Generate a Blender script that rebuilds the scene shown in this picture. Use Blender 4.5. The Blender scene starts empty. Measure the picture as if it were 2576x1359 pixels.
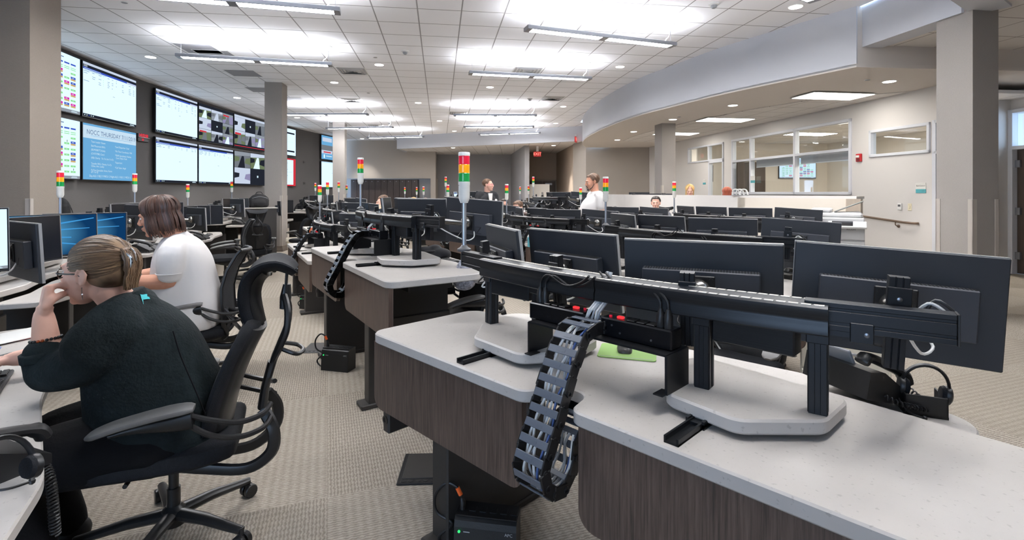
import bpy, bmesh, math, random
from mathutils import Matrix, Vector
PI = math.pi
random.seed(7)
C = bpy.context.scene.collection
SC = bpy.context.scene

# ---------------------------------------------------------------- camera, world, exposure
EXPO = 1.6
LIT = 0.95 / 2**EXPO               # strength at which a screen shows its own colour
CAMZ = 1.38
FPX = 1275.0                      # focal length in pixels of the 2576 px wide frame
HORIZON = 484.0
cam_d = bpy.data.cameras.new('camera')
cam_d.sensor_fit = 'HORIZONTAL'
cam_d.sensor_width = 36.0
cam_d.lens = FPX / 2576 * 36.0
cam_d.shift_y = -(679.5 - HORIZON) / 2576
cam_d.clip_start = 0.05
cam_d.clip_end = 200
cam = bpy.data.objects.new('camera', cam_d)
cam.location = (0, 0, CAMZ)
cam.rotation_euler = (PI / 2, 0, 0)
C.objects.link(cam)
SC.camera = cam

SC.view_settings.view_transform = 'Standard'
SC.view_settings.look = 'None'
SC.view_settings.gamma = 1
SC.view_settings.use_curve_mapping = False
SC.view_settings.exposure = EXPO
try:
    SC.cycles.use_denoising = True
    SC.cycles.max_bounces = 8
    SC.cycles.diffuse_bounces = 4
    SC.cycles.glossy_bounces = 3
    SC.cycles.transmission_bounces = 6
    SC.cycles.transparent_max_bounces = 8
    SC.cycles.sample_clamp_indirect = 6
except Exception:
    pass

world = bpy.data.worlds.new('world')
SC.world = world
world.use_nodes = True
_bg = world.node_tree.nodes['Background']
_bg.inputs['Color'].default_value = (0.50, 0.70, 1.0, 1)
_bg.inputs['Strength'].default_value = 2.3

def px(x, y, d):
    """a photo pixel at distance d in front of the camera, as a place in the room"""
    return Vector(((x - 1288) / FPX * d, d, CAMZ - (y - HORIZON) / FPX * d))

def pxz(x, y, z):
    d = (CAMZ - z) * FPX / (y - HORIZON)
    return px(x, y, d)

# ---------------------------------------------------------------- properties
def tag(o, label=None, cat=None, group=None, kind=None):
    if label: o['label'] = label
    if cat: o['category'] = cat
    if group: o['group'] = group
    if kind: o['kind'] = kind
    return o

def thing(name, label, cat, loc=(0, 0, 0), rz=0.0, group=None):
    o = bpy.data.objects.new(name, None)
    o.empty_display_size = 0.1
    o.location = loc
    o.rotation_euler = (0, 0, rz)
    C.objects.link(o)
    return tag(o, label, cat, group)

def copy_tree(o, parent=None):
    c = o.copy()
    C.objects.link(c)
    if parent is not None:
        c.parent = parent
    for ch in o.children:
        copy_tree(ch, c)
    return c

def copy_thing(o, label, loc, rz=None, group=None):
    c = copy_tree(o)
    c.location = loc
    if rz is not None:
        c.rotation_euler = (0, 0, rz)
    c['label'] = label
    if group: c['group'] = group
    return c

# ---------------------------------------------------------------- materials
def lin(c):
    out = []
    for v in c:
        v = v / 255.0
        out.append(v / 12.92 if v <= 0.04045 else ((v + 0.055) / 1.055) ** 2.4)
    return (out[0], out[1], out[2], 1.0)

MATS = {}
def mat(name, col, rough=0.5, metal=0.0, noise=None, bump=None, spec=None, emit=None, coat=0.0, alpha=None, stretch=None):
    """col in 0-255; noise=(scale, amount) varies the colour, bump=(scale, strength); stretch scales the texture coordinates"""
    m = bpy.data.materials.new(name)
    m.use_nodes = True
    nt = m.node_tree
    b = nt.nodes['Principled BSDF']
    b.inputs['Base Color'].default_value = lin(col)
    b.inputs['Roughness'].default_value = rough
    b.inputs['Metallic'].default_value = metal
    if spec is not None: b.inputs['Specular IOR Level'].default_value = spec
    if coat: b.inputs['Coat Weight'].default_value = coat
    if emit:
        b.inputs['Emission Color'].default_value = lin(emit[0])
        b.inputs['Emission Strength'].default_value = emit[1]
    if noise or bump:
        tc = nt.nodes.new('ShaderNodeTexCoord')
        src = tc.outputs['Object']
        if stretch:
            mp = nt.nodes.new('ShaderNodeMapping')
            mp.inputs['Scale'].default_value = stretch
            nt.links.new(src, mp.inputs['Vector'])
            src = mp.outputs['Vector']
    if noise:
        n = nt.nodes.new('ShaderNodeTexNoise')
        n.inputs['Scale'].default_value = noise[0]
        n.inputs['Detail'].default_value = 6
        nt.links.new(src, n.inputs['Vector'])
        r = nt.nodes.new('ShaderNodeValToRGB')
        a = noise[1]
        c = lin(col)
        r.color_ramp.elements[0].position = 0.3
        r.color_ramp.elements[1].position = 0.7
        r.color_ramp.elements[0].color = (c[0]*(1-a), c[1]*(1-a), c[2]*(1-a), 1)
        r.color_ramp.elements[1].color = (min(1, c[0]*(1+a)), min(1, c[1]*(1+a)), min(1, c[2]*(1+a)), 1)
        nt.links.new(n.outputs['Fac'], r.inputs['Fac'])
        nt.links.new(r.outputs['Color'], b.inputs['Base Color'])
    if bump:
        n2 = nt.nodes.new('ShaderNodeTexNoise')
        n2.inputs['Scale'].default_value = bump[0]
        n2.inputs['Detail'].default_value = 4
        nt.links.new(src, n2.inputs['Vector'])
        bp = nt.nodes.new('ShaderNodeBump')
        bp.inputs['Strength'].default_value = bump[1]
        bp.inputs['Distance'].default_value = 0.01
        nt.links.new(n2.outputs['Fac'], bp.inputs['Height'])
        nt.links.new(bp.outputs['Normal'], b.inputs['Normal'])
    MATS[name] = m
    return m

def emat(name, col, strength=None):
    if strength is None: strength = LIT
    m = bpy.data.materials.new(name)
    m.use_nodes = True
    nt = m.node_tree
    nt.nodes.remove(nt.nodes['Principled BSDF'])
    e = nt.nodes.new('ShaderNodeEmission')
    e.inputs['Color'].default_value = lin(col)
    e.inputs['Strength'].default_value = strength
    nt.links.new(e.outputs[0], nt.nodes['Material Output'].inputs['Surface'])
    MATS[name] = m
    return m

# ---------------------------------------------------------------- mesh building
class MB:
    def __init__(s):
        s.v = []; s.f = []; s.m = []; s.T = Matrix.Identity(4); s.mi = 0
    def at(s, loc=(0, 0, 0), rz=0.0, rx=0.0, ry=0.0):
        s.T = Matrix.Translation(loc) @ Matrix.Rotation(rz, 4, 'Z') @ Matrix.Rotation(ry, 4, 'Y') @ Matrix.Rotation(rx, 4, 'X')
        return s
    def add(s, vs, fs, mi=None):
        n = len(s.v)
        for p in vs:
            s.v.append(tuple(s.T @ Vector(p)))
        k = s.mi if mi is None else mi
        for f in fs:
            s.f.append([i + n for i in f]); s.m.append(k)
        return s
    def quad(s, a, b, c, d, mi=None):
        return s.add([a, b, c, d], [(0, 1, 2, 3)], mi)
    def box(s, x0, x1, y0, y1, z0, z1, c=0.0, mi=None):
        if c <= 0:
            vs = [(x0,y0,z0),(x1,y0,z0),(x1,y1,z0),(x0,y1,z0),(x0,y0,z1),(x1,y0,z1),(x1,y1,z1),(x0,y1,z1)]
            return s.add(vs, [(3,2,1,0),(4,5,6,7),(0,1,5,4),(1,2,6,5),(2,3,7,6),(3,0,4,7)], mi)
        c = min(c, (x1-x0)*.49, (y1-y0)*.49, (z1-z0)*.49)
        vs = []; idx = {}
        for i, (x, sx) in enumerate(((x0, 1), (x1, -1))):
            for j, (y, sy) in enumerate(((y0, 1), (y1, -1))):
                for k, (z, sz) in enumerate(((z0, 1), (z1, -1))):
                    idx[i,j,k] = len(vs)
                    vs += [(x, y+sy*c, z+sz*c), (x+sx*c, y, z+sz*c), (x+sx*c, y+sy*c, z)]
        I = lambda i,j,k,a: idx[i,j,k] + a
        fs = [(I(0,0,0,0),I(0,0,1,0),I(0,1,1,0),I(0,1,0,0)), (I(1,0,0,0),I(1,1,0,0),I(1,1,1,0),I(1,0,1,0)),
              (I(0,0,0,1),I(1,0,0,1),I(1,0,1,1),I(0,0,1,1)), (I(0,1,0,1),I(0,1,1,1),I(1,1,1,1),I(1,1,0,1)),
              (I(0,0,0,2),I(0,1,0,2),I(1,1,0,2),I(1,0,0,2)), (I(0,0,1,2),I(1,0,1,2),I(1,1,1,2),I(0,1,1,2))]
        for j in (0,1):
            for k in (0,1):
                q = (I(0,j,k,1),I(1,j,k,1),I(1,j,k,2),I(0,j,k,2)); fs.append(q if (j+k)%2 else q[::-1])
        for i in (0,1):
            for k in (0,1):
                q = (I(i,0,k,0),I(i,1,k,0),I(i,1,k,2),I(i,0,k,2)); fs.append(q[::-1] if (i+k)%2 else q)
        for i in (0,1):
            for j in (0,1):
                q = (I(i,j,0,0),I(i,j,1,0),I(i,j,1,1),I(i,j,0,1)); fs.append(q if (i+j)%2 else q[::-1])
        for i in (0,1):
            for j in (0,1):
                for k in (0,1):
                    t = (I(i,j,k,0),I(i,j,k,1),I(i,j,k,2)); fs.append(t if (i+j+k)%2 else t[::-1])
        return s.add(vs, fs, mi)
    def prism(s, pts, z0, z1, c=0.0, mi=None):
        """outline pts (x, y), counter-clockwise, between z0 and z1, edges chamfered by c"""
        n = len(pts)
        def inset(d):
            out = []
            for i in range(n):
                p = Vector(pts[i-1]); q = Vector(pts[i]); r = Vector(pts[(i+1) % n])
                a = (q-p); b = (r-q)
                a = a.normalized() if a.length > 1e-9 else b.normalized()
                b = b.normalized() if b.length > 1e-9 else a
                na = Vector((-a.y, a.x)); nb = Vector((-b.y, b.x)); m = (na+nb)
                L = max(0.25, m.length_squared / 2)
                out.append((q.x + m.x*d/L, q.y + m.y*d/L))
            return out
        rings = [(inset(c) if c else pts, z0)]
        if c: rings += [(pts, z0+c), (pts, z1-c)]
        rings.append((inset(c) if c else pts, z1))
        vs = []
        for ring, z in rings:
            vs += [(p[0], p[1], z) for p in ring]
        fs = [tuple(range(n))[::-1], tuple(range((len(rings)-1)*n, len(rings)*n))]
        for k in range(len(rings)-1):
            for i in range(n):
                j = (i+1) % n
                fs.append((k*n+i, k*n+j, (k+1)*n+j, (k+1)*n+i))
        return s.add(vs, fs, mi)
    def rings(s, rs, closed=True, cap=True, mi=None):
        """loft a list of rings, each a list of 3-D points of one count"""
        n = len(rs[0]); vs = [p for r in rs for p in r]; fs = []
        for k in range(len(rs)-1):
            for i in range(n if closed else n-1):
                j = (i+1) % n
                fs.append((k*n+i, k*n+j, (k+1)*n+j, (k+1)*n+i))
        if cap and closed:
            fs.append(tuple(range(n))[::-1]); fs.append(tuple(range((len(rs)-1)*n, len(rs)*n)))
        return s.add(vs, fs, mi)
    def lathe(s, prof, n=16, mi=None, cap=True):
        rs = [[(r*math.cos(2*PI*i/n), r*math.sin(2*PI*i/n), z) for i in range(n)] for r, z in prof]
        return s.rings(rs, True, cap, mi)
    def cyl(s, a, b, r, n=12, mi=None, r2=None):
        return s.tube([a, b], [r, r if r2 is None else r2], n, mi)
    def tube(s, path, r, n=8, mi=None, closed=False, flat=1.0, up=None, round_end=False):
        P = [Vector(p) for p in path]
        m = len(P)
        R = list(r) if isinstance(r, (list, tuple)) else [r]*m
        if round_end and not closed and m > 1:
            d0 = (P[0]-P[1]).normalized(); d1 = (P[-1]-P[-2]).normalized()
            a0, a1 = P[0].copy(), P[-1].copy(); r0, r1 = R[0], R[-1]
            pre = [(a0 + d0*r0*math.sin(t), r0*max(.08, math.cos(t))) for t in (1.45, 1.1, .6)]
            post = [(a1 + d1*r1*math.sin(t), r1*max(.08, math.cos(t))) for t in (.6, 1.1, 1.45)]
            P = [p for p, _ in pre] + P + [p for p, _ in post]
            R = [q for _, q in pre] + R + [q for _, q in post]
            m = len(P)
        T = []
        for i in range(m):
            if closed: t = P[(i+1) % m] - P[i-1]
            else: t = P[min(i+1, m-1)] - P[max(i-1, 0)]
            T.append(t.normalized() if t.length > 1e-9 else Vector((0, 0, 1)))
        u0 = Vector(up) if up is not None else (Vector((0, 0, 1)) if abs(T[0].z) < .9 else Vector((1, 0, 0)))
        N = (u0 - T[0]*u0.dot(T[0])).normalized()
        rs = []
        for i in range(m):
            if up is not None:
                u = Vector(up); N2 = u - T[i]*u.dot(T[i])
            else:
                N2 = N - T[i]*N.dot(T[i])
            if N2.length > 1e-6: N = N2.normalized()
            B = T[i].cross(N)
            rs.append([P[i] + N*(R[i]*flat*math.cos(2*PI*k/n)) + B*(R[i]*math.sin(2*PI*k/n)) for k in range(n)])
        if closed: rs.append(rs[0])
        return s.rings(rs, True, not closed, mi)
    def sweep(s, path, prof, up=(0, 0, 1), mi=None, scale=None):
        """profile points (side, up) carried along the path"""
        P = [Vector(p) for p in path]; m = len(P); U = Vector(up); rs = []
        for i in range(m):
            t = (P[min(i+1, m-1)] - P[max(i-1, 0)]).normalized()
            b = t.cross(U).normalized(); n_ = b.cross(t).normalized()
            k = 1 if scale is None else scale[i]
            rs.append([P[i] + b*(x*k) + n_*(y*k) for x, y in prof])
        return s.rings(rs, True, True, mi)
    def ball(s, c, r, n=12, mi=None, rot=None):
        """ellipsoid; r a number or (rx, ry, rz)"""
        if not isinstance(r, (tuple, list)): r = (r, r, r)
        h = max(4, n//2); rs = []; Rm = rot if rot is not None else Matrix.Identity(3)
        for i in range(1, h):
            a = PI*i/h - PI/2
            rs.append([Vector(c) + Rm @ Vector((r[0]*math.cos(a)*math.cos(2*PI*k/n), r[1]*math.cos(a)*math.sin(2*PI*k/n), r[2]*math.sin(a))) for k in range(n)])
        n0 = len(rs)
        vs = [p for q in rs for p in q]
        vs.append(Vector(c) + Rm @ Vector((0, 0, -r[2]))); vs.append(Vector(c) + Rm @ Vector((0, 0, r[2])))
        fs = []
        for k in range(n0-1):
            for i in range(n):
                j = (i+1) % n
                fs.append((k*n+i, k*n+j, (k+1)*n+j, (k+1)*n+i))
        for i in range(n):
            j = (i+1) % n
            fs.append((n0*n, j, i)); fs.append((n0*n+1, (n0-1)*n+i, (n0-1)*n+j))
        return s.add(vs, fs, mi)
    def obj(s, name, mats, parent=None, smooth=35, loc=None, rz=0.0, rot=None):
        me = bpy.data.meshes.new(name)
        me.from_pydata(s.v, [], s.f)
        if not isinstance(mats, (list, tuple)): mats = [mats]
        for q in mats: me.materials.append(q)
        if len(mats) > 1: me.polygons.foreach_set('material_index', s.m)
        if smooth:
            me.polygons.foreach_set('use_smooth', [True]*len(me.polygons))
            if smooth < 170: me.set_sharp_from_angle(angle=math.radians(smooth))
        me.update()
        o = bpy.data.objects.new(name, me)
        C.objects.link(o)
        if loc is not None: o.location = loc
        if rot is not None: o.rotation_euler = rot
        elif rz: o.rotation_euler = (0, 0, rz)
        if parent is not None: o.parent = parent
        return o

def rpoly(pts, r, n=5):
    """round the corners of an outline; r one radius or one per corner"""
    out = []; m = len(pts)
    for i in range(m):
        p = Vector(pts[i-1]); q = Vector(pts[i]); s = Vector(pts[(i+1) % m])
        ri = r[i] if isinstance(r, (list, tuple)) else r
        if ri <= 0:
            out.append(tuple(q)); continue
        a = (p-q).normalized(); b = (s-q).normalized()
        ang = a.angle(b)
        if ang > PI - .02:
            out.append(tuple(q)); continue
        d = min(ri/math.tan(ang/2), (p-q).length*.48, (s-q).length*.48)
        rr = d*math.tan(ang/2)
        cen = q + (a+b).normalized()*(rr/math.sin(ang/2))
        s0 = q + a*d - cen; s1 = q + b*d - cen
        a0 = math.atan2(s0.y, s0.x); a1 = math.atan2(s1.y, s1.x)
        da = (a1-a0+PI) % (2*PI) - PI
        for k in range(n+1):
            t = a0 + da*k/n
            out.append((cen.x + rr*math.cos(t), cen.y + rr*math.sin(t)))
    return out

def catmull(pts, k=6):
    P = [Vector(p) for p in pts]; out = []
    for i in range(len(P)-1):
        a = P[max(i-1, 0)]; b = P[i]; c = P[i+1]; d = P[min(i+2, len(P)-1)]
        for j in range(k):
            t = j/k
            out.append(.5*((2*b) + (c-a)*t + (2*a-5*b+4*c-d)*t*t + (-a+3*b-3*c+d)*t*t*t))
    out.append(P[-1])
    return out

def text(name, body, size, m, parent=None, loc=(0, 0, 0), rot=(0, 0, 0), align='CENTER', depth=0.0):
    """lettering as a mesh, lying in its own x-y plane"""
    cu = bpy.data.curves.new(name, 'FONT')
    cu.body = body; cu.size = size; cu.align_x = align; cu.align_y = 'CENTER'; cu.extrude = depth
    cu.resolution_u = 2
    t = bpy.data.objects.new(name, cu)
    C.objects.link(t)
    me = bpy.data.meshes.new_from_object(t.evaluated_get(bpy.context.evaluated_depsgraph_get()))
    bpy.data.objects.remove(t)
    bpy.data.curves.remove(cu)
    me.name = name
    me.materials.clear(); me.materials.append(m)
    o = bpy.data.objects.new(name, me)
    C.objects.link(o)
    o.location = loc; o.rotation_euler = rot
    if parent is not None: o.parent = parent
    return o
# ---------------------------------------------------------------- surfaces of the room
AX = math.radians(8.13)                       # the room is turned this much against the camera
RX = Vector((math.cos(AX), math.sin(AX)))     # across the room
RY = Vector((-math.sin(AX), math.cos(AX)))    # along the room
CZ = 3.94                                     # main ceiling
SZ = 3.10                                     # curved soffit over the raised platform
BZ = 3.38                                     # low ceiling at the back and at the side
PLAT = 0.25                                   # raised platform

def tile_material(name, tile, off, base, line, w, rough=0.85):
    """lay-in ceiling tiles: pale field, thin grid"""
    m = mat(name, base, rough)
    nt = m.node_tree; b = nt.nodes['Principled BSDF']
    tc = nt.nodes.new('ShaderNodeTexCoord')
    sep = nt.nodes.new('ShaderNodeSeparateXYZ')
    nt.links.new(tc.outputs['Object'], sep.inputs[0])
    outs = []
    for ax, o in (('X', off[0]), ('Y', off[1])):
        a = nt.nodes.new('ShaderNodeMath'); a.operation = 'SUBTRACT'; a.inputs[1].default_value = o - tile*100
        nt.links.new(sep.outputs[ax], a.inputs[0])
        p = nt.nodes.new('ShaderNodeMath'); p.operation = 'PINGPONG'; p.inputs[1].default_value = tile/2
        nt.links.new(a.outputs[0], p.inputs[0])
        l = nt.nodes.new('ShaderNodeMath'); l.operation = 'LESS_THAN'; l.inputs[1].default_value = w
        nt.links.new(p.outputs[0], l.inputs[0])
        outs.append(l)
    mx = nt.nodes.new('ShaderNodeMath'); mx.operation = 'MAXIMUM'
    nt.links.new(outs[0].outputs[0], mx.inputs[0]); nt.links.new(outs[1].outputs[0], mx.inputs[1])
    mix = nt.nodes.new('ShaderNodeMix'); mix.data_type = 'RGBA'
    mix.inputs[6].default_value = lin(base); mix.inputs[7].default_value = lin(line)
    nt.links.new(mx.outputs[0], mix.inputs[0])
    nt.links.new(mix.outputs[2], b.inputs['Base Color'])
    bp = nt.nodes.new('ShaderNodeBump'); bp.inputs['Strength'].default_value = 0.35; bp.inputs['Distance'].default_value = 0.01
    nt.links.new(mx.outputs[0], bp.inputs['Height']); nt.links.new(bp.outputs['Normal'], b.inputs['Normal'])
    return m

def carpet_material():
    m = mat('carpet', (150, 143, 134), 0.95, spec=0.1)
    nt = m.node_tree; b = nt.nodes['Principled BSDF']; N = nt.nodes.new; L = nt.links.new
    tc = N('ShaderNodeTexCoord')
    mp = N('ShaderNodeMapping'); mp.inputs['Rotation'].default_value = (0, 0, math.radians(-20))
    L(tc.outputs['Object'], mp.inputs['Vector'])
    ck = N('ShaderNodeTexChecker'); ck.inputs['Scale'].default_value = 1/1.22
    L(mp.outputs['Vector'], ck.inputs['Vector'])
    sep = N('ShaderNodeSeparateXYZ'); L(mp.outputs['Vector'], sep.inputs[0])
    nz = N('ShaderNodeTexNoise'); nz.inputs['Scale'].default_value = 60; nz.inputs['Detail'].default_value = 3
    L(mp.outputs['Vector'], nz.inputs['Vector'])
    def stripes(a, bx):
        w = N('ShaderNodeMath'); w.operation = 'MULTIPLY_ADD'; w.inputs[1].default_value = 420; L(sep.outputs[a], w.inputs[0])
        j = N('ShaderNodeMath'); j.operation = 'MULTIPLY'; j.inputs[1].default_value = 9; L(nz.outputs['Fac'], j.inputs[0]); L(j.outputs[0], w.inputs[2])
        s_ = N('ShaderNodeMath'); s_.operation = 'SINE'; L(w.outputs[0], s_.inputs[0])
        w2 = N('ShaderNodeMath'); w2.operation = 'MULTIPLY'; w2.inputs[1].default_value = 160; L(sep.outputs[bx], w2.inputs[0])
        s2 = N('ShaderNodeMath'); s2.operation = 'SINE'; L(w2.outputs[0], s2.inputs[0])
        k = N('ShaderNodeMath'); k.operation = 'MULTIPLY_ADD'; k.inputs[1].default_value = 0.35; L(s2.outputs[0], k.inputs[0]); L(s_.outputs[0], k.inputs[2])
        return k
    sx, sy = stripes('X', 'Y'), stripes('Y', 'X')
    mixf = N('ShaderNodeMix'); mixf.data_type = 'FLOAT'
    L(ck.outputs['Fac'], mixf.inputs[0]); L(sx.outputs[0], mixf.inputs[2]); L(sy.outputs[0], mixf.inputs[3])
    r = N('ShaderNodeMapRange'); r.inputs[1].default_value = -1.3; r.inputs[2].default_value = 1.3
    L(mixf.outputs[0], r.inputs[0])
    ramp = N('ShaderNodeMix'); ramp.data_type = 'RGBA'
    ramp.inputs[6].default_value = lin((130, 122, 112)); ramp.inputs[7].default_value = lin((172, 163, 151))
    L(r.outputs[0], ramp.inputs[0])
    tone = N('ShaderNodeMix'); tone.data_type = 'RGBA'; tone.blend_type = 'MULTIPLY'
    nb = N('ShaderNodeTexNoise'); nb.inputs['Scale'].default_value = 0.9; L(mp.outputs['Vector'], nb.inputs['Vector'])
    rr = N('ShaderNodeValToRGB'); rr.color_ramp.elements[0].color = (.93, .925, .92, 1); rr.color_ramp.elements[1].color = (1, 1, 1, 1)
    L(ck.outputs['Fac'], rr.inputs['Fac'])
    tone.inputs[0].default_value = 1.0
    L(ramp.outputs[2], tone.inputs[6]); L(rr.outputs['Color'], tone.inputs[7])
    L(tone.outputs[2], b.inputs['Base Color'])
    bp = N('ShaderNodeBump'); bp.inputs['Strength'].default_value = .35; bp.inputs['Distance'].default_value = .004
    L(mixf.outputs[0], bp.inputs['Height']); L(bp.outputs['Normal'], b.inputs['Normal'])
    return m

def weave_material(name, col, amt=.07):
    """woven wall covering: short horizontal threads"""
    return mat(name, col, 0.8, noise=(9, amt), bump=(9, .25), stretch=(6, 6, 60), spec=.25)

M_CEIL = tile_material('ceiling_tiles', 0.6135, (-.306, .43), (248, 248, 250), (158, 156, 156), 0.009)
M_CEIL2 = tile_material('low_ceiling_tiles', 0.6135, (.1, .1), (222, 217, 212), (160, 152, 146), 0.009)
M_CARPET = carpet_material()
M_WALLDARK = mat('charcoal_wall_paint', (92, 90, 89), 0.75, noise=(40, .03))
M_WALLTAUPE = mat('taupe_wall_paint', (172, 164, 154), 0.75)
M_WALLGREY = mat('grey_wall_paint', (160, 158, 158), 0.75)
M_WALLTAN = mat('tan_wall_paint', (176, 160, 144), 0.75)
M_WALLWHITE = mat('white_wall_paint', (214, 210, 206), 0.7)
M_WALLCREAM = mat('cream_wall_paint', (214, 206, 194), 0.7)
M_BULK = mat('bulkhead_paint', (206, 208, 214), 0.7)
M_SOFFIT = mat('soffit_paint', (214, 206, 198), 0.75)
M_WEAVE = weave_material('woven_wall_covering', (154, 148, 143))
M_WEAVE2 = weave_material('beige_wall_covering', (138, 128, 118))
M_GUARD = mat('corner_guard_plastic', (176, 168, 160), 0.5)
M_BASE = mat('vinyl_base', (120, 110, 100), 0.6)
M_ALU = mat('white_window_metal', (214, 216, 222), 0.4)
M_GLASS = bpy.data.materials.new('window_glass'); M_GLASS.use_nodes = True
_nt = M_GLASS.node_tree; _nt.nodes.remove(_nt.nodes['Principled BSDF'])
_t = _nt.nodes.new('ShaderNodeBsdfTransparent'); _g = _nt.nodes.new('ShaderNodeBsdfGlossy'); _mx = _nt.nodes.new('ShaderNodeMixShader'); _fr = _nt.nodes.new('ShaderNodeLayerWeight'); _pw = _nt.nodes.new('ShaderNodeMath'); _pw.operation = 'POWER'; _pw.inputs[1].default_value = 3.0; _sc = _nt.nodes.new('ShaderNodeMath'); _sc.operation = 'MULTIPLY_ADD'; _sc.inputs[1].default_value = .5; _sc.inputs[2].default_value = .04
_g.inputs['Roughness'].default_value = 0.02; _t.inputs['Color'].default_value = (.93, .95, .95, 1)
_nt.links.new(_fr.outputs['Facing'], _pw.inputs[0]); _nt.links.new(_pw.outputs[0], _sc.inputs[0]); _nt.links.new(_sc.outputs[0], _mx.inputs[0]); _nt.links.new(_t.outputs[0], _mx.inputs[1]); _nt.links.new(_g.outputs[0], _mx.inputs[2])
_nt.links.new(_mx.outputs[0], _nt.nodes['Material Output'].inputs['Surface'])
M_BROWNDOOR = mat('dark_wood_door', (74, 62, 54), 0.5, noise=(6, .2), stretch=(8, 8, .8))
M_PANELLIGHT = emat('light_panel', (255, 250, 242), 5.0)
M_PANELLIGHT2 = emat('meeting_light_panel', (255, 250, 242), 16.0)
M_TUBE = emat('lamp_diffuser', (252, 250, 248), 25.0)
M_UPLIGHT = emat('lamp_uplight', (244, 247, 255), 30.0)
M_CAN = emat('downlight_lens', (255, 247, 235), 5.0)
M_STEEL = mat('brushed_lamp_steel', (150, 152, 158), 0.35, metal=.8)
M_WHITEPL = mat('white_plastic', (222, 222, 220), 0.45)
M_GREYPL = mat('grey_plastic', (150, 152, 155), 0.5)
M_BLACKPL = mat('black_plastic', (20, 20, 22), 0.42)
M_CHROME = mat('chrome', (200, 200, 205), 0.15, metal=1)

def structure(o):
    o['kind'] = 'structure'
    return o

def wall_poly(name, path, z0, z1, th, m, parent=None):
    """a wall standing on a plan path; th goes to the side left of the path"""
    P = [Vector(p) for p in path]; n = len(P); off = []
    for i in range(n):
        t = (P[min(i+1, n-1)] - P[max(i-1, 0)]).normalized()
        off.append(P[i] + Vector((-t.y, t.x))*th)
    mb = MB()
    rs = [[(a.x, a.y, z0), (a.x, a.y, z1), (b.x, b.y, z1), (b.x, b.y, z0)] for a, b in zip(P, off)]
    mb.rings(rs, True, True)
    return structure(mb.obj(name, m, parent, smooth=30))

def slab(name, pts, z0, z1, m):
    mb = MB(); mb.prism(pts, z0, z1)
    return structure(mb.obj(name, m, None, smooth=0))

slab('floor', [(-14, -7), (13, -7), (13, 30), (-14, 30)], -.1, 0, M_CARPET)

# main ceiling, built in the room's own axes so that the tiles follow the room
def room_xy(x, y):
    return (x*RX.x + y*RX.y, x*RY.x + y*RY.y)
mb = MB(); mb.prism([room_xy(*p) for p in [(-13, -6), (2.5, -6), (3.9, -2), (3.4, 4.45), (5.0, 5.64), (4.79, 7.0), (4.06, 8.25), (2.9, 11.4), (2.4, 15), (2.5, 18.5), (3.2, 19.3), (-5.2, 23.2), (-5.2, 28), (-13, 28)]], CZ, CZ+.1)
structure(mb.obj('ceiling', M_CEIL, smooth=0, rz=AX))

def wall_x(y):
    return 29.2 - math.sqrt(38*38 - (y-16.7)**2)
arc = [(wall_x(y), y) for y in [-2.5 + i*.55 for i in range(50)]]
arc = [p for p in arc if p[1] < 24.95]
wall_poly('wall_left', arc, 0, CZ, .2, M_WALLDARK)

# back of the hall
def wall_back():
    mb = MB(); y = 24.9
    x0, x1, xr = -8.1, -4.0, -3.75
    mb.box(x0-.5, xr, y, y+.2, 2.06, CZ)
    mb.box(x1, xr, y, y+.7, 0, 2.06)
    return structure(mb.obj('wall_back', M_WALLTAUPE, smooth=0))
wall_back()
wall_poly('wall_recess', [(-8.6, 25.6), (-3.8, 25.6)], 0, 2.3, .15, M_WALLGREY)
wall_poly('wall_return', [(-3.75, 25.1), (-4.0, 26.9)], 0, CZ, .15, M_WALLGREY)
wall_poly('wall_alcove', [(-4.2, 26.8), (.1, 26.8)], 0, CZ, .15, M_WALLGREY)
mb = MB(); mb.prism([(.54, 21.6), (.74, 21.62), (.35, 26.9), (-.06, 26.8)], 0, CZ)
structure(mb.obj('wall_corridor', M_WALLGREY, smooth=0))
wall_poly('wall_corridor_end', [(.3, 26.0), (2.5, 26.0)], 0, CZ, .15, M_WALLTAN)
mb = MB(); mb.prism([(2.55, 21.4), (2.9, 21.0), (3.1, 21.0), (2.6, 26.2), (2.28, 26.0)], 0, CZ)
structure(mb.obj('wall_corridor_side', M_WALLTAN, smooth=0))
mb = MB(); mb.prism([(2.52, 20.9), (2.86, 19.6), (6.2, 19.3), (6.2, 19.5), (3.1, 21.2)], 0, CZ)
structure(mb.obj('wall_end', M_WALLTAUPE, smooth=0))
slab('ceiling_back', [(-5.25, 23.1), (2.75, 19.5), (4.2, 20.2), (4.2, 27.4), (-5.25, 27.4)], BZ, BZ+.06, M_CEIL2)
wall_poly('trim_1', [(2.9, 19.43), (-5.25, 23.1), (-5.25, 26)], BZ-.02, CZ, -.12, M_BULK)

# curved bulkhead and soffit over the platform
BULK = catmull([(4.73, 6.96), (4.06, 8.2), (3.65, 9.06), (3.22, 10.26), (2.85, 11.4), (2.58, 12.9), (2.42, 14.5), (2.36, 16.2), (2.5, 18.0), (2.86, 19.5)], 6)
BULK = [(p.x, p.y) for p in BULK]
def right_wall(y): return 8.02 - .1427*y
wall_poly('trim_2', BULK, SZ+.02, CZ, -.15, M_BULK)
sof = BULK + [(right_wall(19.5)+.1, 19.5), (right_wall(7.2)+2.2, 7.35)]
mb = MB(); mb.prism(sof[::-1] if False else sof[::-1], SZ, SZ+.05)
structure(mb.obj('ceiling_soffit', M_SOFFIT, smooth=0))
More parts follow.
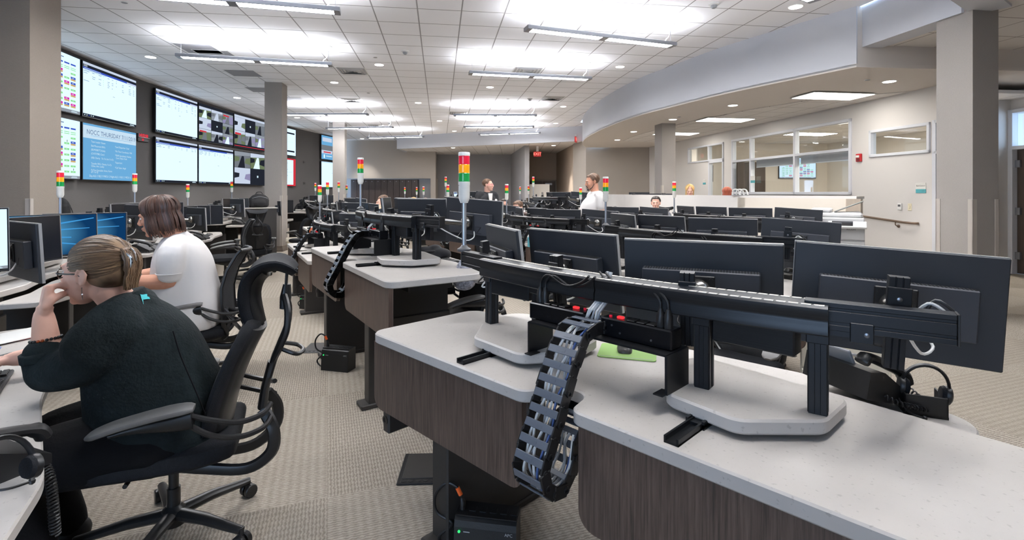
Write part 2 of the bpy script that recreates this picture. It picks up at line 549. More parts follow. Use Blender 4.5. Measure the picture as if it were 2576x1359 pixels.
# tiled field let into the soffit, a little lower so that it shows
inner = [(right_wall(y)-2.0+.02*(y-8), y) for y in (8.9, 10.5, 12, 14, 16.5)]
inner = [(right_wall(8.6)-.02, 8.6), (right_wall(17.5)-.02, 17.5)] + [(3.7, 16.9), (3.72, 15.5), (3.95, 13.8), (4.35, 12.2), (4.9, 10.6), (5.6, 9.3)]
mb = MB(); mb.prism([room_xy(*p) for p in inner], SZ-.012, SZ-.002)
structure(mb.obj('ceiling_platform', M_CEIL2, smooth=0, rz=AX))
# end of the soffit, beam and column head at the side
wall_poly('trim_3', [(4.75, 6.97), (9.5, 7.45)], SZ+.02, CZ, .12, M_SOFFIT)
wall_poly('trim_4', [(4.82, 7.0), (5.0, 5.64)], BZ, CZ, .3, M_BULK)
wall_poly('trim_5', [(5.2, 5.72), (3.1, 4.25)], BZ, CZ, .32, M_BULK)
mb = MB(); mb.prism([room_xy(*p) for p in [(5.1, 5.4), (3.4, 4.2), (3.4, -3), (11, -3), (11, 7.6), (4.9, 7.0)]], BZ+.03, BZ+.08)
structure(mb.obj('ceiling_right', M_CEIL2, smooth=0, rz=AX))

# platform and its half wall
plat = [(x+.05, y) for x, y in BULK if y < 18.6] + [(right_wall(19.3), 19.3), (right_wall(9.9), 9.9)]
slab('floor_platform', [(5.3, 8.6)] + [p for p in plat if p[1] > 7.9][::1], 0, PLAT, M_CARPET) if False else None
mb = MB(); mb.prism(([(right_wall(11.2), 11.2), (right_wall(19.3), 19.3)] + [p for p in plat if 8.6 < p[1] < 18.6][::-1]), 0.001, PLAT)
structure(mb.obj('floor_platform', M_CARPET, smooth=0))
HW = [p for p in BULK if p[1] < 13.6]
HWA = [p for p in HW if p[1] >= 8.4]; HWB = [p for p in HW if p[1] <= 8.75]
wall_poly('wall_half', HWA, 0, 1.29, -.16, M_WALLWHITE)
wall_poly('wall_half_end', HWB, 0, 1.29, -.16, M_WALLCREAM)
wall_poly('trim_6', [(x, y) for x, y in HW], 1.29, 1.325, -.2, M_WALLWHITE)
mb = MB(); mb.box(-.14, .03, -.03, .0, 0, 1.29)
structure(mb.obj('trim_7', mat('pale_wood_panel', (196, 182, 166), .5, noise=(5, .06), stretch=(6, 6, .6)), loc=(4.74, 6.95, 0), rz=math.radians(-25)))

# side wall with the windows
def rw(y, off=0.0):
    """a place on the side wall, off measured out of the hall"""
    return Vector((right_wall(y) + off*RX.x, y + off*RX.y))
def wall_right():
    """the side wall with openings, in the wall's own axes: x runs along it from y = 7.4 to 19.5"""
    p0 = rw(7.4); L = (rw(19.5) - p0).length
    S = lambda y: (rw(y) - p0).length
    ops = [(S(8.28), S(9.45), 2.03, 2.53), (S(9.86), S(13.9), 1.33, 2.82), (S(14.3), S(16.35), 2.3, 2.8), (S(14.3), S(15.1), .25, 2.3), (S(7.75), S(8.2), 0, 2.53), (S(13.1), S(13.9), .25, 1.33)]
    xs = sorted({0, L, *[a for o in ops for a in o[:2]]}); zs = sorted({0, SZ, *[a for o in ops for a in o[2:]]})
    mb = MB()
    for i in range(len(xs)-1):
        for k in range(len(zs)-1):
            xm, zm = (xs[i]+xs[i+1])/2, (zs[k]+zs[k+1])/2
            if any(o[0] < xm < o[1] and o[2] < zm < o[3] for o in ops): continue
            mb.box(xs[i], xs[i+1], -.12, 0, zs[k], zs[k+1])
    d = (rw(19.5) - p0).normalized()
    o = structure(mb.obj('wall_right', M_WALLWHITE, smooth=0, loc=(p0.x, p0.y, 0), rz=math.atan2(d.y, d.x)))
    return p0, d, S
RW0, RWD, RWS = wall_right()
RWA = math.atan2(RWD.y, RWD.x)

def window(name, y0, y1, z0, z1, mull=(), rails=(), th=.05, holes=()):
    """metal frame with glass; x along the wall"""
    w = thing(name, None, None, (RW0.x, RW0.y, 0), RWA); w['kind'] = 'structure'
    a, b = RWS(y0), RWS(y1)
    mb = MB()
    mb.box(a, a+th, -.09, .03, z0, z1, .005); mb.box(b-th, b, -.09, .03, z0, z1, .005)
    mb.box(a, b, -.09, .03, z1-th, z1, .005); mb.box(a, b, -.09, .03, z0, z0+th, .005)
    for y in mull:
        s_ = RWS(y); mb.box(s_-th/2, s_+th/2, -.09, .03, z0, z1, .005)
    for z in rails: mb.box(a, b, -.085, .028, z-th/2, z+th/2, .005)
    mb.obj('window_frame', M_ALU, w)
    g = MB(); g.box(a+.01, b-.01, -.03, -.024, z0+.01, z1-.01)
    g.obj('glass', M_GLASS, w, smooth=0)
    return w
window('window_1', 8.28, 9.45, 2.03, 2.53)
window('window_2', 9.86, 13.9, 1.33, 2.82, mull=(11.44, 13.06), rails=(2.22,), th=.06)
window('window_3', 14.3, 16.35, 2.3, 2.8, mull=(15.1,))
window('window_4', 14.3, 15.1, .25, 2.3, th=.06)
# frame and open brown door beside the long window
w = thing('door_1', None, None, (RW0.x, RW0.y, 0), RWA); w['kind'] = 'structure'
mb = MB(); a, b = RWS(13.1), RWS(13.9)
mb.box(a, a+.06, -.1, .03, .25, 1.33); mb.box(b-.06, b, -.1, .03, .25, 1.33)
mb.obj('door_frame', M_ALU, w)
mb = MB(); mb.box(0, .86, -.02, .025, .27, 2.2, .004)
d_ = mb.obj('door_leaf', M_BROWNDOOR, w, loc=(a+.08, -.16, 0), rot=(0, 0, -.35))
# jamb next to the column
w = thing('door_2', None, None, (RW0.x, RW0.y, 0), RWA); w['kind'] = 'structure'
mb = MB(); a, b = RWS(7.75), RWS(8.2)
for s_ in (a, b): mb.box(s_-.03, s_+.03, -.1, .03, 0, 2.55)
mb.box(a, b, -.1, .03, 2.0, 2.05); mb.box(a, b, -.1, .03, 2.5, 2.55)
mb.obj('door_frame', M_ALU, w)
mb = MB(); mb.box(a+.03, b-.03, -.05, -.02, 0, 2.0); mb.obj('door_leaf', M_GREYPL, w)
mb = MB(); mb.box(a+.03, b-.03, -.05, -.045, 2.05, 2.5); mb.obj('glass', M_GLASS, w)

# rooms seen through the windows
wall_poly('wall_meeting_end', [(6.0, 16.4), (10.6, 16.4)], 0, 3, .1, M_WALLCREAM)
wall_poly('wall_meeting_side', [(10.2, 16.4), (11.3, 8.6)], 0, 3, .1, M_WALLCREAM)
wall_poly('wall_meeting_near', [(11.3, 9.7), (8.6, 9.3)], 0, 3, .1, M_WALLCREAM)
mb = MB(); mb.prism([room_xy(*p) for p in [(6.95, 7.9), (11.6, 8.5), (10.5, 17.2), (5.7, 19.4), (5.4, 19.3)]], 2.95, 3.0)
structure(mb.obj('ceiling_meeting', M_CEIL2, smooth=0, rz=AX))
wall_poly('wall_office_back', [(6.3, 19.0), (8.3, 18.0)], 0, 3, .1, M_WALLCREAM)
mb = MB(); mb.box(0, .9, 0, .05, .25, 2.35); structure(mb.obj('door_3', M_BROWNDOOR, loc=(7.25, 16.3, 0), rz=.0))

# wall and door far at the side
def sw(y): return 9.73 - .1427*y
wall_poly('wall_side', [(sw(8.62), 8.62), (sw(9.2), 9.2)], 0, SZ+.4, -.15, M_WALLWHITE)
wall_poly('wall_side_near', [(sw(4.0), 4.0), (sw(7.55), 7.55)], 0, SZ+.4, -.15, M_WALLWHITE)
wall_poly('wall_side_head', [(sw(7.55), 7.55), (sw(8.62), 8.62)], 2.78, SZ+.4, -.15, M_WALLWHITE)
wall_poly('wall_side_end', [(8.6, 8.75), (8.2, 8.7)], 0, SZ+.4, .1, M_WALLWHITE)
pb = [(sw(8.62)-.012, 8.62), (sw(8.75)-.012, 8.75)]
wall_poly('baseboard_side', pb, 0, .1, .012, M_BASE)
# pillars
def pillar(name, cx, cy, a, b, z0, z1, rot, m1, guards=True, base=True, gz=1.305):
    """a along the room, b across; clad in woven covering"""
    o = thing(name, None, None, (cx, cy, 0), rot); o['kind'] = 'structure'
    mb = MB()
    mb.box(-b/2, b/2, -a/2, a/2, z0, z1)
    mb.obj('pillar_cladding', m1, o, smooth=0)
    if guards:
        g = .055
        for sx in (-1, 1):
            for sy in (-1, 1):
                mb = MB()
                x0, y0 = sx*(b/2+.006), sy*(a/2+.006)
                mb.box(min(x0, x0-sx*g), max(x0, x0-sx*g), min(y0, y0-sy*.012), max(y0, y0-sy*.012), z0, z0+gz, .002)
                mb.box(min(x0, x0-sx*.012), max(x0, x0-sx*.012), min(y0, y0-sy*g), max(y0, y0-sy*g), z0, z0+gz, .002)
                mb.obj('corner_guard', M_GUARD, o)
    if base:
        mb = MB()
        for k, e in enumerate((.03, .024, .018)):
            mb.box(-b/2-e, b/2+e, -a/2-e, a/2+e, z0+k*.045, z0+k*.045+.043, .004)
        mb.obj('base_trim', M_BASE, o)
    return o
def pillar_at(name, pxc, d, a, b, z0, z1, m1, **k):
    """nearest corner seen at pixel column pxc and distance d"""
    x = (pxc-1288)/FPX*d
    return x, d
# side pillar: near corner, then runs back and across
def pillar_corner(name, cx, cy, a, b, z0, z1, m1, side=-1, **k):
    """the corner facing the camera at (cx, cy); body goes along RY by a, and along side*RX by b"""
    c = Vector((cx, cy)) + RY*(a/2) + RX*(side*b/2)
    return pillar(name, c.x, c.y, a, b, z0, z1, AX, m1, **k)
pillar_corner('pillar_1', (2447-1288)/FPX*5.55, 5.55, .41, .33, 0, BZ+.05, M_WEAVE, side=1)
pillar_corner('pillar_2', (709-1288)/FPX*11.8, 11.8, .42, .38, 0, CZ, M_WEAVE, side=-1)
pillar_corner('pillar_3', (867-1288)/FPX*18.5, 18.5, .42, .42, 0, CZ, M_WEAVE, side=-1)
pillar_corner('pillar_4', (1665-1288)/FPX*12.6, 12.6, .42, .36, PLAT, SZ+.02, M_WEAVE, side=1)
pillar_corner('pillar_5', (75-1288)/FPX*6.0, 6.0, .5, .9, 0, CZ, M_WEAVE2, side=-1)

# unseen walls added behind the camera so the world light enters from one side
wall_poly('wall_unseen_front', [(10.5, -2.3), (-.9, -2.3)], 0, CZ, -.15, M_WALLTAUPE)
wall_poly('wall_unseen_side', [(9.2, 4.1), (10.5, -2.3)], 0, CZ, -.15, M_WALLTAUPE)
# ---------------------------------------------------------------- lamps and fittings overhead
def ceil_at(x, y, z=CZ):
    d = (z - CAMZ) * FPX / (HORIZON - y)
    p = px(x, y, d); return (p.x, p.y, z)

def make_pendant():
    t = thing('pendant_light', 'x', 'ceiling light')
    L, W, H = 2.42, .17, .055
    mb = MB()
    mb.box(-L/2, L/2, -W/2, -W/2+.014, 0, H, .003); mb.box(-L/2, L/2, W/2-.014, W/2, 0, H, .003)
    for x0, x1 in ((-L/2, -L/2+.075), (-.055, .055), (L/2-.075, L/2)): mb.box(x0, x1, -W/2+.004, W/2-.004, 0, H, .003)
    mb.box(-L/2, L/2, -W/2+.01, W/2-.01, H*.45, H*.55)
    mb.obj('housing', M_STEEL, t)
    for x0, x1 in ((-L/2+.075, -.055), (.055, L/2-.075)):
        mb = MB(); mb.box(x0, x1, -W/2+.015, W/2-.015, .004, .012); mb.obj('diffuser', M_TUBE, t, smooth=0)
        mb = MB(); mb.box(x0, x1, -W/2+.03, W/2-.03, H-.012, H-.006); mb.obj('uplight_lens', M_UPLIGHT, t, smooth=0)
    drop = CZ - 3.6
    mb = MB(); mb.tube([(-L/2+.06, 0, H), (-L/2+.06, 0, drop)], .0025, 5); mb.obj('hanger_wire', M_STEEL, t)
    mb = MB(); mb.tube([(L/2-.06, 0, H), (L/2-.06, 0, drop)], .0025, 5); mb.obj('hanger_wire', M_STEEL, t)
    mb = MB(); mb.tube(catmull([(L/2-.16, 0, H), (L/2-.14, 0, H+.05), (L/2-.09, 0, H+.1), (L/2-.07, 0, drop-.1), (L/2-.06, 0, drop)], 4), .006, 6)
    mb.obj('power_cord', M_WHITEPL, t)
    mb = MB(); mb.at((L/2-.06, 0, drop-.018)).lathe([(.055, 0), (.062, .006), (.062, .018)], 14); mb.obj('ceiling_canopy', M_WHITEPL, t)
    return t
_pend = [((-3.25, 5.9), (-2.1, 6.2), 'cut by the top of the picture above the video wall side'),
         ((-5.5, 8.34), (-3.18, 8.92), 'in front of the big wall screens'),
         ((-6.57, 14.6), (-4.13, 14.6), 'just behind the pillar by the wastebasket'),
         ((-6.53, 17.8), (-4.09, 17.5), 'crossing the distant pillar on the video wall side'),
         ((-5.87, 20.8), (-3.61, 20.36), 'at the far end of the video wall side'),
         ((.17, 6.93), (2.49, 7.75), 'largest in view, before the curved bulkhead'),
         ((-.81, 9.52), (1.56, 10.03), 'below a square air diffuser, second towards the exit sign'),
         ((-1.7, 14.76), (.73, 14.8), 'third towards the exit sign'),
         ((-1.68, 17.4), (.79, 17.3), 'fourth towards the exit sign'),
         ((-1.31, 19.65), (1.09, 19.0), 'tilted, last before the back bulkhead'),
         ((-4.1, 2.9), (-1.75, 3.5), 'added overhead, out of the picture, above the seated women'),  # this and the next two: unseen pendants added to brighten the near desks
         ((.2, .9), (2.3, 2.1), 'added overhead, out of the picture, above the first console'),
         ((2.9, 2.2), (4.9, 3.6), 'added overhead, out of the picture, before the big pillar'),
         ((1.5, 4.6), (3.55, 5.9), 'with only its tip in view above the bulkhead')]
_p0 = None
for a, b, w in _pend:
    a = Vector(a); b = Vector(b); c = (a+b)/2; ang = math.atan2((b-a).y, (b-a).x)
    if w.startswith('cut'): c = Vector((-3.3, 5.98))
    lab = 'grey linear pendant light ' + w
    if _p0 is None:
        _p0 = make_pendant(); o = _p0
    else:
        o = copy_tree(_p0)
    o.location = (c.x, c.y, 3.6); o.rotation_euler = (0, 0, ang); o['label'] = lab; o['group'] = 'linear pendant lights'

def make_can():
    t = thing('recessed_downlight', 'x', 'downlight')
    mb = MB(); mb.lathe([(.088, -.004), (.1, -.006), (.105, -.001), (.105, .004)], 20); mb.obj('trim_ring', M_WHITEPL, t)
    mb = MB(); mb.lathe([(.086, -.007), (.086, -.002)], 20); mb.obj('lens', M_CAN, t, smooth=0)
    return t
_can = None
_cans = [(953.8, 163, CZ, 'beside the smoke detector'), (841, 207.5, CZ, 'below the silver air diffuser by the first pillar'), (1232.6, 219.4, CZ, 'under the second pendant from the bulkhead'),
         (1052, 258.7, CZ, 'alone in the middle of the tiled ceiling'), (1105.7, 304, CZ, 'second from the end of the middle aisle'), (1143, 329.8, CZ, 'last of the middle aisle by the back bulkhead'),
         (911, 349, CZ, 'above the lockers wall'), (747.7, 296, CZ, 'next to the pillar by the wastebasket'), (379, 143.5, CZ, 'above the split of the big wall screens'),
         (596.4, 246, CZ, 'above the camera-view wall screens'), (1559.7, 168, CZ, 'between pendant light and curved bulkhead'), (1417, 268, CZ, 'in the narrowing ceiling by the curved bulkhead'),
         (1398, 310, CZ, 'furthest along the curved bulkhead nose'), (2001.5, 17, CZ, 'at the top edge above the bulkhead'),
         (1843.6, 265.2, SZ, 'in the curved soffit before the middle panel light'), (1692.5, 300.6, SZ, 'in the curved soffit above the platform pillar'), (1594, 331.4, SZ, 'in the soffit nose, second from the end'),
         (1553, 352, SZ, 'in the soffit nose, first from the end'), (2237, 205, SZ, 'in the soffit beside the big pillar'),
         (1139.8, 372, BZ, 'in the low tiled ceiling above the alcove'), (1392.6, 366, BZ, 'in the low ceiling by the exit sign')]
for x, y, z, w in _cans:
    lab = 'round white recessed downlight ' + w.replace('furthest', 'deepest')
    if _can is None: _can = make_can(); o = _can
    else: o = copy_tree(_can)
    o.location = ceil_at(x, y, z - .001) if y else (x[0], x[1], z-.001); o['label'] = lab; o['group'] = 'recessed downlights'

def make_panel(m=M_PANELLIGHT):
    t = thing('panel_light', 'x', 'ceiling light')
    mb = MB(); mb.box(-.6, .6, -.3, .3, -.012, 0, .003); mb.obj('frame', M_WHITEPL, t)
    mb = MB(); mb.box(-.575, .575, -.275, .275, -.016, -.011); mb.obj('diffuser', m, t, smooth=0)
    return t
_pl = make_panel(); _pl.name = 'panel_light'
for k, (x, y, z, w) in enumerate([(5.66, 8.95, SZ-.014, 'nearer the big pillar, over the platform'), (5.0, 11.9, SZ-.014, 'middle one over the platform'), (4.75, 14.7, SZ-.014, 'behind the platform pillar'),
                                  (8.2, 11.0, 2.95, 'in the meeting room close to the glass'), (8.0, 13.6, 2.95, 'in the meeting room above the screen'), (6.9, 17.4, 2.95, 'in the small office behind glass'), (8.6, 9.4, 2.95, 'behind the high window by the fire alarm')]):
    o = _pl if k == 0 else copy_tree(_pl) if k < 3 else make_panel(M_PANELLIGHT2) if k == 3 else copy_tree(_pl2)
    if k == 3: _pl2 = o
    o.location = (x, y, z); o.rotation_euler = (0, 0, AX); o['label'] = 'bright rectangular panel light ' + w; o['group'] = 'rectangular panel lights'

def make_vent():
    t = thing('air_diffuser', 'x', 'ceiling vent')
    mb = MB(); mb.box(-.3, .3, -.3, .3, -.006, 0, .002); mb.obj('frame', M_WHITEPL, t)
    mb = MB()
    for r in (.285, .215, .145, .075):
        for i in range(4):
            mb.at((0, 0, 0), rz=i*PI/2); s_ = r - .05
            mb.add([(-r, -r, -.004), (r, -r, -.004), (s_, -s_, -.022), (-s_, -s_, -.022)], [(0, 1, 2, 3)])
            mb.add([(-r, -r, -.002), (r, -r, -.002), (s_, -s_, -.02), (-s_, -s_, -.02)], [(3, 2, 1, 0)])
    mb.obj('louver', mat('aluminium_louver', (176, 178, 182), .35, metal=.6), t, smooth=0)
    return t
_v = None
for x, y, w in [(886.5, 178, 'by the end of the pendant near the first pillar'), (1326, 177, 'above the second pendant from the bulkhead'), (1390, 247, 'nearest the bulkhead nose'), (1153, 284.5, 'at the end of the third pendant'), (885, 252, 'in the bright patch right of the pillar'), (946, 316, 'above the lockers')]:
    lab = 'square silver air diffuser ' + w.replace('nearest', 'next to').replace(' right of', ' beside')
    if _v is None: _v = make_vent(); o = _v
    else: o = copy_tree(_v)
    o.location = ceil_at(x, y); o.rotation_euler = (0, 0, AX); o['label'] = lab; o['group'] = 'square air diffusers'
M_RETURN = mat('perforated_panel', (148, 148, 152), .7, noise=(160, .12))
for k, (x, y, w) in enumerate([(500, 122, 'touching the pendant in front of the big screens'), (545, 137, 'just past that pendant, next to another panel'), (612, 184, 'above the screens'), (659, 226, 'partly behind the first pillar'), (734, 249, 'peeking out beside the first pillar')]):
    t = thing('return_air_grille', 'grey perforated return air panel ' + w, 'ceiling vent', ceil_at(x, y), AX, 'grey return air panels')
    mb = MB(); mb.box(-.305, .305, -.305, .305, -.004, 0); mb.obj('perforated_face', M_RETURN, t)
    mb = MB()
    for x0, x1, y0, y1 in ((-.31, .31, -.31, -.298), (-.31, .31, .298, .31), (-.31, -.298, -.31, .31), (.298, .31, -.31, .31)): mb.box(x0, x1, y0, y1, -.007, 0)
    mb.obj('frame', M_WHITEPL, t)
_s = None
for x, y, w in [(1019, 128, 'alone in the middle of the ceiling'), (1796, 9, 'at the top edge near the bulkhead'), (1333, 248, 'beside the diffuser by the bulkhead nose'), (980, 308, 'above the lockers wall')]:
    if _s is None:
        _s = thing('smoke_detector', 'x', 'smoke detector')
        mb = MB(); mb.lathe([(.07, 0), (.072, -.012), (.06, -.022), (.045, -.026)][::-1], 18); mb.obj('base', M_WHITEPL, _s)
        mb = MB(); mb.lathe([(.01, -.07), (.03, -.062), (.042, -.04), (.045, -.022)], 16); mb.obj('sensing_head', M_GREYPL, _s)
        o = _s
    else: o = copy_tree(_s)
    o.location = ceil_at(x, y); o['label'] = 'white dome smoke detector ' + w; o['group'] = 'smoke detectors'
_q = None
for x, y, w in [(944, 144, 'above the downlight by the smoke detector'), (927, 234, 'between two silver diffusers'), (313, 6, 'at the top edge above the wall screens'), (1432, 142, 'by the end of the largest pendant'), (1278, 249, 'below the second pendant'), (960, 281, 'above the raised pendant row'), (2182, 201, 'in the soffit by its downlight'), (1708, 294, 'in the soffit above the pillar')]:
    zz = SZ if x > 1600 else CZ
    if _q is None:
        _q = thing('sprinkler_cover', 'x', 'sprinkler')
        mb = MB(); mb.lathe([(.04, -.006), (.043, -.002), (.043, 0)], 16); mb.obj('cover_plate', M_WHITEPL, _q)
        mb = MB(); mb.lathe([(.034, -.009), (.036, -.006)], 16); mb.obj('gap_ring', M_GREYPL, _q)
        o = _q
    else: o = copy_tree(_q)
    o.location = ceil_at(x, y, zz-.001); o['label'] = 'small round sprinkler cover ' + w; o['group'] = 'sprinkler covers'

# light of the downlights that wash the walls
def spot(x, y, z, power, size=70, blend=.6, col=(1, .95, .90)):
    l = bpy.data.lights.new('downlight_beam', 'SPOT')
    l.energy = power; l.spot_size = math.radians(size); l.spot_blend = blend; l.color = col; l.shadow_soft_size = .08
    o = bpy.data.objects.new('downlight_beam', l); C.objects.link(o); o.location = (x, y, z)
    return o
for x, y, z, w in _cans:
    p = ceil_at(x, y, z) if y else (x[0], x[1], z)
    spot(p[0], p[1], z-.03, 120 if z == CZ else (240 if z == BZ else 110 if x < 1650 else 45) if y else 130)
# ---------------------------------------------------------------- video wall
E_WHITE = emat('screen_white', (206, 232, 252), LIT*1.4)
E_PALE = emat('screen_pale_blue', (190, 222, 246), LIT*1.2)
E_SLIDE = emat('screen_slide_blue', (112, 178, 226))
E_SLIDETOP = emat('screen_slide_top', (206, 232, 250))
E_GREEN = emat('screen_green', (150, 232, 150))
E_MAGENTA = emat('screen_magenta', (226, 40, 176))
E_BLUE = emat('screen_blue', (66, 92, 200))
E_TAN = emat('screen_tan', (214, 176, 108))
E_DARK = emat('screen_dark', (38, 42, 52))
E_GREY = emat('screen_grey', (150, 158, 168))
E_NAVY = emat('screen_navy', (44, 48, 76))
E_RED = emat('screen_red', (216, 58, 70))
E_INK = emat('screen_ink', (96, 120, 160))
E_TXT = emat('screen_text_pale', (216, 240, 252))
E_ROAD = emat('camera_road', (120, 126, 134))
E_LAWN = emat('camera_lawn', (112, 126, 96))
E_SKY = emat('camera_sky', (206, 218, 238))
E_LILAC = emat('camera_lilac', (150, 146, 184))
SCR = [E_WHITE, E_PALE, E_SLIDE, E_SLIDETOP, E_GREEN, E_MAGENTA, E_BLUE, E_TAN, E_DARK, E_GREY, E_NAVY, E_RED, E_INK, E_TXT, E_ROAD, E_LAWN, E_SKY, E_LILAC]
WHITE, PALE, SLIDE, SLIDETOP, GREEN, MAG, BLUE, TAN, DARK, GREY, NAVY, RED, INK, TXT, ROAD, LAWN, SKY, LILAC = range(18)
M_BEZEL = mat('screen_bezel', (24, 26, 30), .35)

def pic(w, h):
    """a screen picture: returns (MB, R) where R(x0, x1, y0, y1, colour, layer) uses fractions from the lower corner"""
    mb = MB()
    def R(x0, x1, y0, y1, c, k=1):
        mb.add([((x0-.5)*w, -.0006*k, (y0-.5)*h), ((x1-.5)*w, -.0006*k, (y0-.5)*h), ((x1-.5)*w, -.0006*k, (y1-.5)*h), ((x0-.5)*w, -.0006*k, (y1-.5)*h)], [(0, 1, 2, 3)], c)
    return mb, R
def quadpic(mb, w, h, pts, c, k):
    mb.add([((x-.5)*w, -.0006*k, (y-.5)*h) for x, y in pts], [tuple(range(len(pts)))], c)

def taskbar(R, c=DARK):
    R(0, 1, 0, .05, c, 2)
    for i in range(5): R(.02+i*.035, .035+i*.035, .015, .035, TXT if i != 2 else BLUE, 3)
    R(.86, .96, .012, .022, TXT, 3); R(.87, .95, .028, .036, TXT, 3)
def pic_schedule(w, h, rnd, dense):
    mb, R = pic(w, h); R(0, 1, 0, 1, WHITE); taskbar(R, GREY)
    R(.3, .75, .925, .94, INK, 2)
    for i in range(9): R(.25+i*.05, .28+i*.05, .89, .898, INK, 2)
    n = 9; cw = .098
    for i in range(n):
        x = .07 + i*cw; R(x, x+cw*.8, .835, .862, BLUE, 2)
        for q in range(2):
            R(x, x+cw*.8, .78-q*.03, .792-q*.03, GREEN if i > 4 else PALE, 2)
    for r in range(7):
        y = .69 - r*.095
        for i in range(n):
            x = .07 + i*cw; a = rnd.random()
            if a < dense:
                R(x, x+cw*.78, y, y+.038, MAG if rnd.random() < .55 else BLUE, 2)
                R(x, x+cw*.78, y-.03, y-.002, TAN, 2)
                R(x+cw*.2, x+cw*.5, y+.014, y+.024, TXT, 3)
            elif a < .92:
                R(x, x+cw*.78, y-.02, y+.012, GREEN, 2)
                R(x+cw*.25, x+cw*.5, y-.008, y, TXT, 3)
                if rnd.random() < .4: R(x+cw*.4, x+cw*.5, y+.02, y+.055, BLUE if rnd.random() < .7 else LAWN, 2)
    return mb
def pic_table(w, h, rnd, rows=5):
    mb, R = pic(w, h); R(0, 1, 0, 1, WHITE); taskbar(R, DARK)
    R(0, 1, .955, 1, SKY, 2); R(0, 1, .905, .955, DARK, 2); R(.01, .07, .91, .95, GREY, 3)
    R(0, 1, .87, .905, BLUE, 2); R(.8, 1, .862, .9, SKY, 3); R(.02, .3, .884, .892, TXT, 3)
    R(.02, .4, .852, .858, INK, 2)
    for i in range(rows):
        y = .83 - i*.035
        for x, l in ((.01, .1), (.15, .06), (.26, .05), (.34, .012), (.42, .04), (.5, .03), (.58, .02), (.7, .04), (.84, .05), (.93, .03)):
            if rnd.random() < .75: R(x, x+l*(.6+.5*rnd.random()), y, y+.008, INK if x != .34 else GREEN, 2)
    R(.52, .56, .5, .508, GREY, 2)
    return mb
def scene_cell(mb, w, h, x0, x1, y0, y1, kind):
    """one security camera view: ground, sky, a road, a shape"""
    Q = lambda pts, c, k: quadpic(mb, w, h, [(x0+(x1-x0)*u, y0+(y1-y0)*v) for u, v in pts], c, k)
    Q([(0, 0), (1, 0), (1, 1), (0, 1)], [ROAD, LAWN, GREY, LILAC, SKY, DARK][kind % 6], 2)
    if kind % 6 == 5:
        Q([(.45, .42), (.55, .42), (.55, .56), (.45, .56)], TXT, 3); return
    Q([(0, .72), (1, .8), (1, 1), (0, 1)], SKY if kind % 3 else GREY, 3)
    Q([(.2, 0), (.65, 0), (.58, .74), (.45, .74)], [SKY, ROAD, DARK, WHITE][kind % 4], 3)
    Q([(.62, .3), (1, .2), (1, .66), (.7, .6)], [GREY, LAWN, DARK, ROAD, LILAC][kind % 5], 4)
    Q([(0, .35), (.28, .42), (.3, .66), (0, .7)], [LAWN, DARK, ROAD][kind % 3], 4)
    if kind % 4 == 1: Q([(.05, .7), (.6, .72), (.6, .84), (.05, .86)], RED, 5)
def pic_cameras(w, h, nx, ny, seed, redbar=False, head=True):
    mb, R = pic(w, h); R(0, 1, 0, 1, DARK)
    top = .93 if head else 1
    if head: R(0, 1, .93, 1, SKY if redbar else DARK, 2)
    lo = .1 if redbar else .03
    k = seed
    for j in range(ny):
        for i in range(nx):
            scene_cell(mb, w, h, i/nx+.004, (i+1)/nx-.004, lo+(top-lo)*j/ny+.004, lo+(top-lo)*(j+1)/ny-.004, k); k += 1
    if redbar: R(0, 1, .035, .055, RED, 3)
    return mb
def pic_slide(w, h):
    mb, R = pic(w, h); R(0, 1, 0, .74, SLIDE); R(0, 1, .74, 1, SLIDETOP); R(0, 1, .965, 1, SLIDE, 2); R(.13, .9, .79, .795, SLIDE, 2)
    return mb
def pic_notice(w, h):
    mb, R = pic(w, h); R(0, 1, 0, 1, RED); R(.05, .9, .05, .95, WHITE, 2)
    for i in range(9): R(.25, .68-.05*(i % 3), .82-i*.075, .832-i*.075, GREY, 3)
    R(.12, .85, .5, .506, GREY, 3)
    return mb
def pic_news(w, h):
    mb, R = pic(w, h); R(0, 1, .24, 1, ROAD); R(0, .55, .6, 1, SLIDE, 2); R(.05, .5, .75, .92, SKY, 3); R(0, 1, .24, .38, SKY, 2); R(0, 1, 0, .24, SLIDE, 2)
    quadpic(mb, w, h, [(.52, .24), (.95, .24), (.92, .62), (.8, .7), (.66, .7), (.55, .6)], NAVY, 4)
    quadpic(mb, w, h, [(.67, .7), (.8, .7), (.81, .84), (.74, .9), (.67, .85)], TAN, 5)
    R(.1, .45, .28, .33, RED, 3); R(.1, .16, .05, .2, WHITE, 3); R(.22, .5, .12, .16, TXT, 3)
    for i in range(4): R(.55+i*.1, .6+i*.1, .08, .18, TXT, 3)
    return mb
def pic_plain(w, h):
    mb, R = pic(w, h); R(0, 1, 0, 1, WHITE); R(0, 1, .96, 1, PALE, 2); R(.5, .52, .55, .57, GREY, 2)
    return mb
def pic_status(w, h):
    mb, R = pic(w, h); R(0, 1, 0, 1, WHITE); R(.3, .95, .8, .86, DARK, 2); R(.1, .95, .12, .18, DARK, 2); R(.1, .9, .5, .505, PALE, 2)
    return mb

